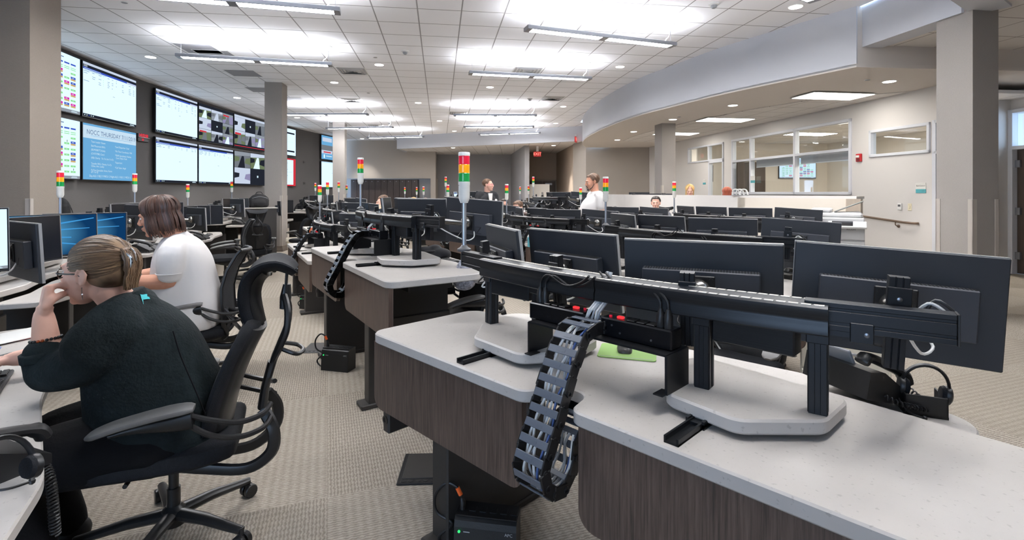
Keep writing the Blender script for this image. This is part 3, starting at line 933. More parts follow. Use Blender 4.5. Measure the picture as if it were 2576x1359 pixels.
M_WALLMOUNT = mat('wall_mount_steel', (38, 38, 42), .5)
def screen(y0, y1, zc, w, h, mb_pic, label, gap=.1, extra=None, name='wall_screen', border=.012):
    """a flat screen on the video wall between two distances y0 < y1"""
    xa, xb = wall_x(y0)+gap, wall_x(y1)+gap
    a, b = Vector((xa, y0)), Vector((xb, y1)); c = (a+b)/2; d = (b-a).normalized()
    ang = math.atan2(d.y, d.x)
    t = thing(name, label, 'screen', (c.x, c.y, zc), ang, 'video wall screens')
    mb = MB(); mb.box(-w/2-border, w/2+border, .0015, .06, -h/2-border*1.4, h/2+border*1.4, .004); mb.obj('housing', M_BEZEL, t)
    mb = MB(); mb.box(-w*.3, w*.3, .06, .099, -h*.25, h*.25); mb.obj('wall_bracket', M_WALLMOUNT, t)
    mb_pic.obj('picture', SCR, t, smooth=0)
    return t
def ywall(pxx):
    r = (pxx-1288)/FPX; lo, hi = 5.0, 24.0
    for _ in range(50):
        m = (lo+hi)/2
        if (wall_x(m)+.1)/m < r: lo = m
        else: hi = m
    return lo
def place_screen(p0, p1, zb, zt, fn, label, **k):
    y0, y1 = ywall(p0), ywall(p1)
    w = ((wall_x(y0)-wall_x(y1))**2 + (y0-y1)**2)**.5
    return screen(y0, y1, (zb+zt)/2, w, zt-zb, fn(w, zt-zb), label, **k), w, zt-zb
rs = random.Random(4)
UZ, LZ = (2.8, 3.85), (1.61, 2.7)
_scr = [
 (7.55, 9.38, UZ, lambda w, h: pic_schedule(w, h, rs, .42), 'upper wall screen with a colourful schedule grid, partly behind the beige pillar'),
 (7.55, 9.38, LZ, lambda w, h: pic_schedule(w, h, rs, .25), 'lower wall screen with a mostly green schedule grid, partly behind the beige pillar'),
 (9.44, 11.2, UZ, lambda w, h: pic_table(w, h, rs, 6), 'upper wall screen with a white list page, beside the upper schedule grid'),
 (9.44, 11.2, LZ, pic_slide, 'wall screen showing the blue NOCC THURSDAY slide'),
 (11.95, 13.85, UZ, lambda w, h: pic_table(w, h, rs, 7), 'upper wall screen with a white list page, beside the camera views'),
 (11.95, 13.85, LZ, lambda w, h: pic_table(w, h, rs, 2), 'lower wall screen with a nearly empty white page, beside the red clock'),
 (13.9, 15.8, UZ, lambda w, h: pic_cameras(w, h, 3, 3, 1), 'wall screen with nine small camera views'),
 (13.9, 15.8, LZ, lambda w, h: pic_table(w, h, rs, 3), 'lower wall screen with a white page below the nine camera views'),
 (15.85, 17.8, UZ, lambda w, h: pic_cameras(w, h, 3, 2, 13, True), 'wall screen with six camera views above a red bar'),
 (15.85, 17.8, LZ, lambda w, h: pic_cameras(w, h, 2, 2, 4, False, False), 'lower wall screen with four big camera views beside the pillar'),
 (18.15, 20.05, UZ, pic_status, 'upper wall screen with black bars peeking out behind the pillar'),
 (18.15, 20.05, LZ, pic_notice, 'lower wall screen with a red bordered white notice behind the pillar'),
 (22.1, 23.85, (2.83, 3.9), pic_news, 'upper wall screen showing a news presenter in a dark shirt'),
 (22.1, 23.85, (1.6, 2.75), pic_plain, 'plain white lower wall screen below the news presenter'),
]
for y0, y1, (zb, zt), fn, lab in _scr:
    w = ((wall_x(y0)-wall_x(y1))**2 + (y0-y1)**2)**.5
    t = screen(y0, y1, (zb+zt)/2, w-.03, zt-zb-.03, fn(w-.03, zt-zb-.03), lab)
    if fn is pic_slide:
        W, Hh = w-.03, zt-zb-.03
        T = lambda s, x, y, size, m, al='LEFT': text('slide_text', s, size, m, t, ((x-.5)*W, -.003, (y-.5)*Hh), (PI/2, 0, 0), al)
        T('NOCC THURSDAY 7/11/2019', .52, .85, .128, E_INK, 'CENTER')
        for i, s in enumerate(['Team Leader: Shawn', "Bed Placement RN's:", '(BUMS/BETT) Kathy', '(CV/ST/FBR) Carol', '(KB) Charity   7a-11a Lisa 11a-7p', "Transfer RN's: Charity 11a-7p", 'Chloe, Ann, Lesley', 'Pt Flow Specialist: Anne, Karen', '6P 11a-7p']):
            T(s, .13, [.685, .61, .54, .47, .395, .29, .245, .17, .135][i], .052, E_TXT)
        for i, s in enumerate(['*Lead Dispatcher: Chad', '*On Time Coordinator: Will', '*FEAR Specialist(s): Nathan,', '  Carol, Shyla, Frank', '*Supervisor:', '*Call Taker: Angel']):
            T(s, .56, [.65, .565, .485, .435, .345, .245][i], .052, E_TXT)
        T('Day-ALS: 3 BLS: 9 MICU: 2 Night-ALS: 3  BLS: 2  MICU: 2', .1, .065, .058, E_TXT)
# red digital clock
y = 11.55
t = thing('wall_clock', 'red digital clock on the dark wall between the big screens', 'clock', (wall_x(y)+.05, y, 2.63), math.atan2(1, (wall_x(11.8)-wall_x(11.3))/.5))
mb = MB(); mb.box(-.2, .2, 0, .05, -.1, .08, .008); mb.obj('case', M_BEZEL, t)
mb = MB(); mb.box(-.21, .21, -.03, 0, -.012, .0); mb.obj('shelf_lip', M_STEEL, t)
E_DIGIT = emat('clock_digits', (255, 44, 66), LIT*1.6)
text('digits', '14:02:00', .105, E_DIGIT, t, (0, -.004, .04), (PI/2, 0, 0))
text('digits', '28', .075, E_DIGIT, t, (-.03, -.004, -.055), (PI/2, 0, 0))
for z, w in ((2.62, 'upper'), (1.75, 'lower')):
    y = 20.9
    t = thing('wall_socket', '%s small black socket plate on the dark wall between screens' % w, 'socket', (wall_x(y)+.003, y, z), math.atan2(1, .02))
    mb = MB(); mb.box(-.09, .09, -.008, 0, -.05, .05, .003); mb.obj('plate', M_WALLDARK, t)
    mb = MB(); mb.box(-.06, .06, -.012, -.006, -.018, .018, .002); mb.obj('port', M_BLACKPL, t)
# ---------------------------------------------------------------- dispatch consoles
def laminate():
    m = mat('speckled_laminate', (178, 173, 168), .42, noise=(7, .04), spec=.4)
    nt = m.node_tree; b = nt.nodes['Principled BSDF']; N = nt.nodes.new; L = nt.links.new
    src = b.inputs['Base Color'].links[0].from_socket
    tc = N('ShaderNodeTexCoord'); v = N('ShaderNodeTexNoise'); v.inputs['Scale'].default_value = 75; v.inputs['Detail'].default_value = 2
    L(tc.outputs['Object'], v.inputs['Vector'])
    r = N('ShaderNodeValToRGB'); r.color_ramp.elements[0].position = .3; r.color_ramp.elements[1].position = .36
    r.color_ramp.elements[0].color = lin((170, 162, 156)); r.color_ramp.elements[1].color = (1, 1, 1, 1)
    mx = N('ShaderNodeMix'); mx.data_type = 'RGBA'; mx.blend_type = 'MULTIPLY'; mx.inputs[0].default_value = .3
    L(v.outputs['Fac'], r.inputs['Fac']); L(src, mx.inputs[6]); L(r.outputs['Color'], mx.inputs[7]); L(mx.outputs[2], b.inputs['Base Color'])
    return m
def walnut():
    m = mat('dark_walnut_laminate', (86, 72, 66), .45)
    nt = m.node_tree; b = nt.nodes['Principled BSDF']; N = nt.nodes.new; L = nt.links.new
    tc = N('ShaderNodeTexCoord'); mp = N('ShaderNodeMapping'); mp.inputs['Scale'].default_value = (60, 60, 2.2)
    L(tc.outputs['Object'], mp.inputs['Vector'])
    n = N('ShaderNodeTexNoise'); n.inputs['Scale'].default_value = 2.4; n.inputs['Detail'].default_value = 7; n.inputs['Roughness'].default_value = .65
    L(mp.outputs['Vector'], n.inputs['Vector'])
    r = N('ShaderNodeValToRGB'); e = r.color_ramp.elements
    e[0].position = .3; e[0].color = lin((50, 39, 34)); e[1].position = .75; e[1].color = lin((108, 90, 80))
    L(n.outputs['Fac'], r.inputs['Fac']); L(r.outputs['Color'], b.inputs['Base Color'])
    return m
M_LAM = laminate(); M_WALNUT = walnut()
M_ANOD = mat('black_anodised_aluminium', (34, 35, 38), .38, metal=.55)
M_COVER = mat('ribbed_black_cover', (26, 28, 32), .35, metal=.3, noise=(3, .25), stretch=(1, 1, 90))
M_SLOT = mat('black_groove', (6, 6, 7), .7)
M_LEG = mat('lift_leg_paint', (44, 41, 39), .5)
M_BOLT = mat('bolt_steel', (120, 122, 126), .3, metal=.9)
M_TRAY = mat('black_tray', (16, 16, 18), .6)
M_BRISTLE = mat('cable_slot_liner', (196, 190, 182), .7)

UC = 1.08                                     # middle of a console
def mir(p): return (2*UC - p[0], p[1])
def beam_v(u):
    """plan line of the curved monitor beam"""
    t = (u-UC)/.70
    if abs(t) <= 1: return .296 + .076*t*t
    return .372 + .217*(abs(t)-1)*.70
LOWER = ('lift_leg', 'leg_foot')
def make_console():
    t = thing('dispatch_console', 'x', 'console')
    # tops
    o = [(0, 0), (.97, 0), (1.03, .13), (1.13, .13), (1.16, 0), (2.16, 0), (2.16, .62), (1.62, .70), (1.08, .64), (.54, .70), (0, .62)]
    mb = MB(); mb.prism(rpoly(o, [.07, .05, .05, .05, .05, .07, .08, .3, .5, .3, .08]), -.042, 0, .005)
    mb.obj('rear_worktop', M_LAM, t)
    o = [(.03, .64), (.54, .715), (1.08, .655), (1.62, .715), (2.0, .66), (2.0, .93), (1.62, 1.02), (1.08, .98), (.54, 1.02), (.0, .93)]
    mb = MB(); mb.prism(rpoly(o, [.03, .3, .5, .3, .03, .12, .3, .8, .3, .12]), -.098, -.062, .005)
    mb.obj('keyboard_worktop', M_LAM, t)
    # panels under the rear edge
    for a, b in ((.02, .95), (1.185, 2.14)):
        pr = rpoly([(a, -.335), (b, -.335), (b, -.042), (a, -.042)], [.05, .05, 0, 0])
        mb = MB(); mb.T = Matrix(((1, 0, 0, 0), (0, 0, 1, 0), (0, 1, 0, 0), (0, 0, 0, 1)))
        mb.prism(pr[::-1], .015, .042, .003)
        mb.obj('modesty_panel', M_WALNUT, t)
    # plinths the beam stands on
    for q in ([(.37, .52), (.40, .33), (.54, .16), (.82, .135), (.94, .3), (.9, .52)], [(1.25, .5), (1.36, .19), (1.58, .155), (1.74, .315), (1.75, .53), (1.3, .58)]):
        mb = MB(); mb.prism(rpoly(q, .06), .014, .054, .006); mb.obj('mount_plinth', M_LAM, t)
    for u in (.63, 1.47):
        mb = MB()
        mb.box(u-.02, u+.02, .02, .3, .0, .006); mb.box(u-.02, u-.014, .02, .3, 0, .018); mb.box(u+.014, u+.02, .02, .3, 0, .018)
        mb.box(u-.026, u+.026, .15, .34, .004, .014); mb.box(u-.026, u-.019, .15, .34, 0, .022); mb.box(u+.019, u+.026, .15, .34, 0, .022)
        mb.obj('slide_rail', M_ANOD, t)
    # posts
    for u in (.43, .76, 1.42, 1.71):
        v = beam_v(u); dv = (beam_v(u+.01)-beam_v(u-.01))/.02
        mb = MB(); mb.at((u, v, 0), rz=math.atan(dv))
        mb.box(-.021, .021, -.021, .021, .054, .3)
        for s in (-1, 1):
            mb.box(-.021 if s < 0 else .006, -.006 if s < 0 else .021, -.0235, -.02, .056, .27, .0012)
            mb.box(.0205 if s > 0 else -.0235, .0235 if s > 0 else -.0205, -.02, -.006, .056, .27, .0012)
            mb.box(.0205 if s > 0 else -.0235, .0235 if s > 0 else -.0205, .006, .02, .056, .27, .0012)
        p = mb.obj('beam_post', M_ANOD, t)
        mb = MB(); mb.at((u, v, 0), rz=math.atan(dv))
        mb.box(-.026, .026, -.03, -.0235, .24, .29, .002); mb.obj('post_bracket', M_ANOD, p)
        mb = MB(); mb.at((u, v-.03, .268), rx=PI/2).lathe([(.006, 0), (.006, .004), (.003, .005)], 10); mb.obj('bolt', M_BOLT, p)
    # extrusions at both ends of the beam
    for sgn in (-1, 1):
        pts = [(UC+sgn*s, beam_v(UC+sgn*s)) for s in (.60, .90)]
        a, b = Vector(pts[0]), Vector(pts[1]); d = (b-a); Ln = d.length; an = math.atan2(d.y, d.x)
        mb = MB(); mb.at((a.x, a.y, 0), rz=an)
        for z0, z1 in ((.278, .293), (.300, .329), (.336, .350)):
            mb.box(0, Ln, -.022, .022, z0, z1, .0015)
        mb.box(0, Ln-.001, -.016, .016, .279, .349)
        e = mb.obj('end_extrusion', M_ANOD, t)
        mb = MB(); mb.at((a.x, a.y, 0), rz=an)
        mb.box(Ln, Ln+.005, -.023, .023, .277, .351, .001); mb.obj('end_cap', M_BLACKPL, e)
        mb = MB(); mb.at((a.x, a.y, 0), rz=an); mb.box(.10, .15, -.027, -.022, .255, .305, .002)
        mb.obj('joint_plate', M_ANOD, e)
        mb = MB(); mb.at((a.x, a.y, 0), rz=an); mb.at(tuple(mb.T @ Vector((.135, -.027, .278))), rz=an, rx=PI/2); mb.lathe([(.006, 0), (.006, .004), (.003, .005)], 10); mb.obj('bolt', M_BOLT, e)
    # inner extrusion and curved cover
    pth = [(UC-.70+1.40*i/28, beam_v(UC-.70+1.40*i/28), .30) for i in range(29)]
    mb = MB(); mb.sweep(pth, [(-.02, -.035), (.02, -.035), (.02, .03), (-.02, .03)])
    mb.obj('inner_beam', M_ANOD, t)
    for a, b in ((-.655, -.004), (.0, .655)):
        n = 15
        pth = [(UC+a+(b-a)*i/n, beam_v(UC+a+(b-a)*i/n)-.006, .305) for i in range(n+1)]
        mb = MB(); mb.sweep(pth, [(.052, -.037), (.056, -.033), (.056, -.01), (.053, -.004), (.053, .006), (.056, .012), (.056, .033), (.05, .038), (-.05, .038), (-.054, .033), (-.054, -.03), (-.05, -.037)])
        mb.obj('curved_cover', M_COVER, t)
    n = 46
    for y0, y1 in ((-.049, -.034), (.03, .046)):
        mb = MB()
        for i in range(n):
            u = UC - .65 + 1.30*(i+.5)/n; v = beam_v(u) - .006
            mb.at((u, v, .343), rz=math.atan((beam_v(u+.01)-beam_v(u-.01))/.02)); mb.box(-.0115, .0115, y0, y1, -.002, .0015)
        mb.obj('groove', M_BRISTLE, t)
    # box slung under the beam, shelf for the sockets
    for u0 in (.49, 2*UC-.49-.22):
        mb = MB(); mb.box(u0, u0+.22, .3, .36, .2, .282, .004); mb.obj('cable_box', M_COVER, t)
    for s in (-1, 1):
        up = UC + (.295 if s > 0 else -.245)
        mb = MB(); mb.box(up-.004, up+.004, .17, .3, .054, .165); mb.box(min(up, up-s*.03), max(up, up-s*.03), .15, .2, .054, .058)
        a, b = sorted((up, UC+s*.02)); mb.box(a, b, .17, .3, .162, .168)
        mb.obj('socket_shelf', M_ANOD, t)
    # lift legs and what hangs under the top
    for u in (.44, 1.62):
        mb = MB(); mb.box(u, u+.1, .03, .60, .012, .56, .006); lg = mb.obj('lift_leg', M_LEG, t)
        mb = MB(); mb.box(u-.01, u+.11, -.02, .75, 0, .03, .006); mb.obj('leg_foot', M_LEG, t)
        mb = MB(); mb.box(u+.01, u+.09, .045, .585, -.36, -.04); mb.obj('lift_column', M_TRAY, t)
    mb = MB(); mb.box(.03, .08, .05, .4, -.46, -.05, .008); eb = mb.obj('end_bracket', M_LEG, t)
    mb = MB(); mb.at((.055, .05, -.4), rx=PI/2).lathe([(.02, 0), (.02, .004), (.012, .004), (.012, .001)], 14); mb.obj('grommet', M_BLACKPL, eb)
    mb = MB(); mb.box(.2, 1.96, .2, .5, -.11, -.044); mb.obj('cable_tray', M_TRAY, t)
    return t
def set_height(o, H):
    for ch in o.children:
        if not ch.name.split('.')[0] in LOWER: ch.location.z = H

# ---------------------------------------------------------------- monitors
M_MONBACK = mat('monitor_back', (38, 41, 47), .5, spec=.45)
M_MONBLOCK = mat('monitor_block', (50, 53, 60), .5)
M_OFF = mat('dark_screen', (24, 27, 34), .16, spec=.6)
M_EDGE = mat('monitor_edge', (150, 148, 146), .45)
E_WALLP = bpy.data.materials.new('wallpaper_blue'); E_WALLP.use_nodes = True
_nt = E_WALLP.node_tree; _nt.nodes.remove(_nt.nodes['Principled BSDF'])
_e = _nt.nodes.new('ShaderNodeEmission'); _tc = _nt.nodes.new('ShaderNodeTexCoord'); _mp = _nt.nodes.new('ShaderNodeMapping'); _gr = _nt.nodes.new('ShaderNodeTexGradient'); _rp = _nt.nodes.new('ShaderNodeValToRGB')
_gr.gradient_type = 'SPHERICAL'; _mp.inputs['Location'].default_value = (-.45, 0, -.05); _mp.inputs['Scale'].default_value = (2.6, 1, 4.5)
_rp.color_ramp.elements[0].color = lin((16, 62, 108)); _rp.color_ramp.elements[1].color = lin((110, 200, 250))
_nt.links.new(_tc.outputs['Object'], _mp.inputs['Vector']); _nt.links.new(_mp.outputs['Vector'], _gr.inputs['Vector']); _nt.links.new(_gr.outputs['Fac'], _rp.inputs['Fac']); _nt.links.new(_rp.outputs['Color'], _e.inputs['Color'])
_nt.links.new(_e.outputs[0], _nt.nodes['Material Output'].inputs['Surface']); _e.inputs['Strength'].default_value = LIT*.9
E_BEAM = emat('wallpaper_beam', (70, 160, 226))
E_PANE = emat('wallpaper_pane', (190, 236, 255))

M_WHITECABLE = mat('white_cable', (206, 206, 204), .5)
M_GREYCABLE = mat('grey_cable', (142, 146, 152), .5)
M_BLACKCABLE = mat('black_cable', (18, 18, 20), .45)
M_BLUECABLE = mat('blue_cable', (60, 86, 140), .5)
M_CHROMEDARK = mat('dark_chrome', (128, 126, 122), .2, metal=.9)
MW, MH = .545, .335
def make_monitor(arm, px_=0.0):
    t = thing('desk_monitor', 'x', 'monitor')
    mb = MB(); mb.box(-MW/2, MW/2, -.022, 0, -MH/2, MH/2, .003); mb.obj('casing', M_MONBACK, t)
    mb = MB(); e = .004
    mb.box(-MW/2-.001, MW/2+.001, -.01, .004, MH/2-.001, MH/2+.0015); mb.box(-MW/2-.0015, -MW/2+.001, -.01, .004, -MH/2, MH/2); mb.box(MW/2-.001, MW/2+.0015, -.01, .004, -MH/2, MH/2)
    mb.obj('bezel_rim', M_EDGE, t)
    mb = MB(); mb.box(-MW/2+.007, MW/2-.007, 0, .0025, -MH/2+.012, MH/2-.007); mb.obj('screen_panel', M_OFF, t, smooth=0)
    mb = MB()
    mb.box(-.2, .2, -.062, -.022, -.085, .07, .004)
    bl = mb.obj('back_block', M_MONBLOCK, t)
    mb = MB()
    for i in range(40): mb.box(-.19+i*.0097, -.1855+i*.0097, -.058, -.03, .0695, .0712)
    mb.obj('vent_slots', M_SLOT, bl, smooth=0)
    mb = MB()
    for a, b in (((.085, .0, -.025), (.125, 0, -.025)), ((.125, 0, -.025), (.085, 0, -.07)), ((.085, 0, -.07), (.13, 0, -.07))):
        A, B = Vector(a), Vector(b); d = (B-A); an = math.atan2(d.z, d.x)
        mb.at((A.x, -.0625, A.z), ry=-an); mb.box(0, d.length, -.0012, 0, -.002, .002)
    mb.obj('z_logo', M_BLACKPL, bl, smooth=0)
    mb = MB(); mb.box(-.055, .055, -.07, -.062, -.055, .055, .003)
    for x in (-.042, .042):
        for z in (-.042, .042): mb.at((x, -.07, z), rx=PI/2).lathe([(.007, 0), (.007, .005)], 8)
    pt = mb.obj('vesa_plate', M_BLACKPL, t)
    mb = MB(); mb.ball((0, -.085, 0), (.046, .038, .046), 16)
    mb.tube(catmull([(0, -.095, 0), (px_*.25, -.13, .0), (px_, -arm+.01, .03)], 4), [.024, .023, .022, .021, .02, .02, .02, .02, .02], 12)
    mb.obj('ball_joint', M_CHROMEDARK, t)
    mb = MB()
    mb.box(px_-.022, px_+.022, -arm-.006, -arm+.02, -.10, .135)
    for x in (-.022, -.007, .008):
        mb.box(px_+x, px_+x+.013, -arm-.012, -arm-.005, -.10, .135, .001)
    ps = mb.obj('mount_post', M_ANOD, t)
    mb = MB(); mb.box(px_-.026, px_+.026, -arm-.018, -arm-.012, .05, .11, .002); mb.box(px_-.026, px_+.026, -arm-.045, -arm-.012, .048, .052, .001); mb.obj('mount_plate', M_ANOD, ps)
    mb = MB(); mb.at((px_, -arm-.018, .08), rx=PI/2).lathe([(.006, 0), (.006, .004), (.003, .005)], 10); mb.obj('bolt', M_BOLT, ps)
    mb = MB(); mb.tube(catmull([(.06, -.06, -.06), (.09, -.1, -.1), (.05, -.16, -.11), (px_+.03, -arm+.03, .0), (px_+.06, -arm, .075), (px_+.1, -arm-.01, .055)], 5), .0042, 7); mb.obj('cable', M_WHITECABLE, t)
    mb = MB(); mb.tube(catmull([(-.05, -.06, -.06), (-.07, -.1, -.11), (-.02, -.16, -.10), (px_+.05, -arm+.02, .02), (px_+.075, -arm, .085), (px_+.12, -arm-.01, .055)], 5), .0042, 7); mb.obj('cable', M_BLACKCABLE, t)
    return t
# (u, v) of the far corners of the four monitors of a console, counted from the beacon end
MON = [((-.05, .80), (.434, .561)), ((.362, .716), (.89, .669)), ((.996, .563), (1.495, .759)), ((1.53, .74), (2.055, .917))]
MON_PROTO = []
def mon_geo(i):
    a, b = Vector(MON[i][0]), Vector(MON[i][1]); c = (a+b)/2; d = b-a
    al = math.atan2(d.y, d.x)
    n = Vector((-d.y, d.x)).normalized()
    # distance back to the beam along the monitor's own axis
    s = 0
    while s < .6 and (c - n*s).y > beam_v((c-n*s).x) + .05: s += .005
    return c, al, s

def picture_on(mon, kind, seed=0):
    """put a lit picture on a copied monitor: its screen panel gets a mesh of its own"""
    for ch in mon.children:
        if ch.name.split('.')[0] != 'screen_panel': continue
        w, h = MW-.016, MH-.021
        r = random.Random(seed)
        if kind == 'wallpaper':
            mb = MB(); mb.box(-w/2, w/2, 0, .0028, -h/2+.003, h/2+.003); o = mb.obj('wallpaper', [E_WALLP], ch, smooth=0)
            mb = MB()
            y = .0031
            for (x0, z0), (x1, z1), wd in (((.19, .06), (-.25, .13), .03), ((.19, .04), (-.22, .05), .02), ((.19, -.02), (-.2, -.09), .022), ((.19, .0), (-.1, -.02), .03)):
                mb.add([(x0, y, z0+.008), (x0, y, z0-.008), (x1, y, z1-wd*.12), (x1, y, z1+wd*.12)], [(0, 1, 2, 3)])
            mb.obj('light_beam', E_BEAM, ch, smooth=0)
            mb = MB()
            for x0, x1, k in ((.1, .145, 0), (.15, .2, 1)):
                for z0, z1 in ((-.05, .008), (.013, .075)):
                    mb.add([(x0, .0034, z0+.008*(1-k)), (x1, .0034, z0), (x1, .0034, z1), (x0, .0034, z1-.008*(1-k))], [(0, 1, 2, 3)])
            mb.obj('window_logo', E_PANE, ch, smooth=0)
        else:
            m = {'schedule': lambda: pic_schedule(w, h, r, .5), 'table': lambda: pic_table(w, h, r, 6), 'plain': lambda: pic_plain(w, h)}[kind]()
            # the picture is drawn facing -y; turn it to face the operator
            m.v = [(-x, -y+.003, z+.003) for x, y, z in m.v]
            m.obj('picture', SCR, ch, smooth=0)

# ---------------------------------------------------------------- signal beacons
M_RED = mat('red_lens', (206, 34, 58), .15, emit=((206, 30, 56), .10), spec=.6)
M_AMBER = mat('amber_lens', (236, 156, 24), .15, emit=((236, 150, 20), .10), spec=.6)
M_GREEN = mat('green_lens', (24, 138, 66), .15, emit=((24, 140, 66), .06), spec=.6)
M_IVORY = mat('ivory_plastic', (226, 224, 218), .35)
M_POLE = mat('aluminium_pole', (178, 182, 190), .28, metal=.75)
M_DARKGREY = mat('dark_grey_plastic', (70, 70, 72), .5)
def make_beacon():
    t = thing('signal_beacon', 'x', 'signal light')
    mb = MB(); mb.lathe([(.034, 0), (.035, .006), (.034, .012), (.02, .02), (.013, .03)], 18); mb.obj('base_flange', M_DARKGREY, t)
    mb = MB(); mb.lathe([(.0105, .02), (.0105, .25)], 14); mb.obj('pole', M_POLE, t)
    mb = MB(); mb.lathe([(.018, .236), (.024, .25), (.0275, .262), (.0275, .322), (.0285, .324), (.0285, .340)], 20); bd = mb.obj('body', M_IVORY, t)
    mb = MB()
    for k in range(5):
        a0 = 4.0 + k*.12
        mb.quad(*[((.0279)*math.cos(a), (.0279)*math.sin(a), z) for a, z in ((a0, .321), (a0+.12, .321), (a0+.12, .329), (a0, .329))])
    mb.obj('label_sticker', M_BLACKPL, bd, smooth=0)
    for nm, z, m in (('green_lens', .34, M_GREEN), ('amber_lens', .382, M_AMBER), ('red_lens', .424, M_RED)):
        mb = MB()
        pr = [(.0265, z), (.0275, z+.002)]
        for k in range(4): pr += [(.0275, z+.004+k*.009), (.0268, z+.0085+k*.009)]
        pr += [(.0275, z+.04), (.0265, z+.042)]
        mb.lathe(pr, 20); mb.obj(nm, m, t)
    mb = MB(); mb.lathe([(.0285, .466), (.0285, .48), (.026, .484), (.01, .485)], 20); mb.obj('cap', M_IVORY, t)
    mb = MB(); mb.tube(catmull([(0, 0, 0), (.01, .0, -.03), (.05, -.02, -.055), (.11, -.03, -.05), (.2, -.03, -.03)], 5), .005, 7); mb.obj('cable', M_WHITECABLE, t)
    return t

# ---------------------------------------------------------------- socket strips, cable chains, power units
E_SWITCH = emat('lit_red_switch', (255, 60, 66), LIT*1.2)
def make_strip():
    """socket strip, x along, base at z = 0"""
    t = thing('power_strip', 'x', 'power strip')
    mb = MB(); mb.box(-.125, .125, -.03, .035, 0, .06, .004); bd = mb.obj('case', mat('gloss_black_metal', (16, 17, 22), .25, metal=.4) if 'gloss_black_metal' not in MATS else MATS['gloss_black_metal'], t)
    for x in (-.08, -.05, .06):
        mb = MB(); mb.at((x, -.03, .02 + (.02 if x == -.08 else 0)), rx=PI/2).lathe([(.0035, 0), (.0035, .002)], 8); mb.obj('screw', M_BOLT, bd)
    for k in range(3):
        mb = MB(); x = -.02+k*.035; mb.box(x-.014, x+.014, -.02, .022, .06, .064, .002); mb.obj('socket', M_BLACKPL, t)
    mb = MB(); mb.box(-.075, -.052, -.012, .002, .06, .067, .002); mb.obj('switch', E_SWITCH, t)
    mb = MB(); mb.at((-.098, -.01, .06)).lathe([(.005, 0), (.005, .006)], 10); mb.obj('reset_button', M_RED, t)
    for x in (.075, .1):
        mb = MB(); mb.tube([(x, 0, .06), (x, 0, .095), (x, 0, .115)], [.014, .013, .006], 10)
        mb.tube(catmull([(x, 0, .11), (x-.005, .0, .14), (x-.05, .01, .165), (x-.13, .02, .14), (x-.2, .03, .155), (x-.26, .05, .19)], 5), .004, 7)
        mb.obj('plug_and_cord', M_BLACKCABLE, t)
    return t
def make_chain(H=0):
    """cable chain hanging out through the notch at the middle of the rear edge; x across, -y to the rear"""
    t = thing('cable_chain', None, None)
    path = catmull([(0, .30, .185), (0, .20, .195), (0, .13, .185), (0, .075, .12), (0, .03, .04), (0, -.015, -.05), (0, -.06, -.13), (0, -.075, -.185), (0, -.045, -.235), (0, .01, -.245), (0, .055, -.20), (0, .07, -.14), (0, .11, -.09), (0, .2, -.08)], 6)
    L = [0]
    for a, b in zip(path, path[1:]): L.append(L[-1] + (b-a).length)
    def at(s):
        for i in range(len(path)-1):
            if L[i+1] >= s:
                f = (s-L[i])/(L[i+1]-L[i]+1e-9); return path[i].lerp(path[i+1], f), (path[i+1]-path[i]).normalized()
        return path[-1], (path[-1]-path[-2]).normalized()
    W = .054; pitch = .045
    n = int(L[-1]/pitch)
    pl2 = {-1: MB(), 1: MB()}; bars = MB()
    for k in range(n):
        p, d = at((k+.5)*pitch); up = Vector((1, 0, 0)).cross(d).normalized()
        M = Matrix((( 1, d.x, up.x, p.x), (0, d.y, up.y, p.y), (0, d.z, up.z, p.z), (0, 0, 0, 1)))
        for s in (-1, 1):
            plates = pl2[s]; plates.T = M
            x = s*W + (s*.003 if k % 2 else 0)
            plates.box(x-.003, x+.003, -pitch*.62, pitch*.62, -.021, .021, .0025)
            plates.T = M @ Matrix.Translation((x, pitch*.5, 0)) @ Matrix.Rotation(PI/2*s, 4, 'Y')
            plates.lathe([(.011, .002), (.011, .006), (.006, .006), (.006, .003)], 10)
        bars.T = M
        if k % 4 == 0: bars.box(-W, W, -.008, .008, .0175, .0225, .0015)
        bars.box(-W, W, -.0115, .0115, -.0225, -.0175, .0015)
        bars.box(-.014, .014, -.004, .004, -.0232, -.0215)
    for s in (-1, 1): pl2[s].obj('side_links', M_BLACKPL, t)
    bars.obj('cross_bars', M_CHAINBAR, t)
    for j, (x, z, m, r) in enumerate([(-.034, .004, M_WHITECABLE, .0042), (-.022, -.006, M_WHITECABLE, .0042), (-.008, .006, M_GREYCABLE, .004), (.006, -.004, M_WHITECABLE, .0042), (.02, .005, M_GREYCABLE, .0042), (.032, -.006, M_BLUECABLE, .0035), (.038, .006, M_WHITECABLE, .004)]):
        mb = MB(); P = []
        if j < 5: P += [Vector((x*.5+.04-j*.012, .30, .36)), Vector((x*.6+.03, .28, .30)), Vector((x*.8+.015, .22, .24))]
        for i in range(3, 34):
            p, d = at(L[-1]*i/38); up = Vector((1, 0, 0)).cross(d).normalized()
            P.append(p + Vector((x + .006*math.sin(i*.9+j*2), 0, 0)) + up*(z + .003*math.sin(i*1.3+j)))
        mb.tube(catmull(P, 2), r, 6); mb.obj('cable', m, t)
    return t
M_CHAINBAR = mat('chain_bar', (84, 90, 100), .32)
E_LED = emat('green_led', (60, 255, 130), LIT*1.3)
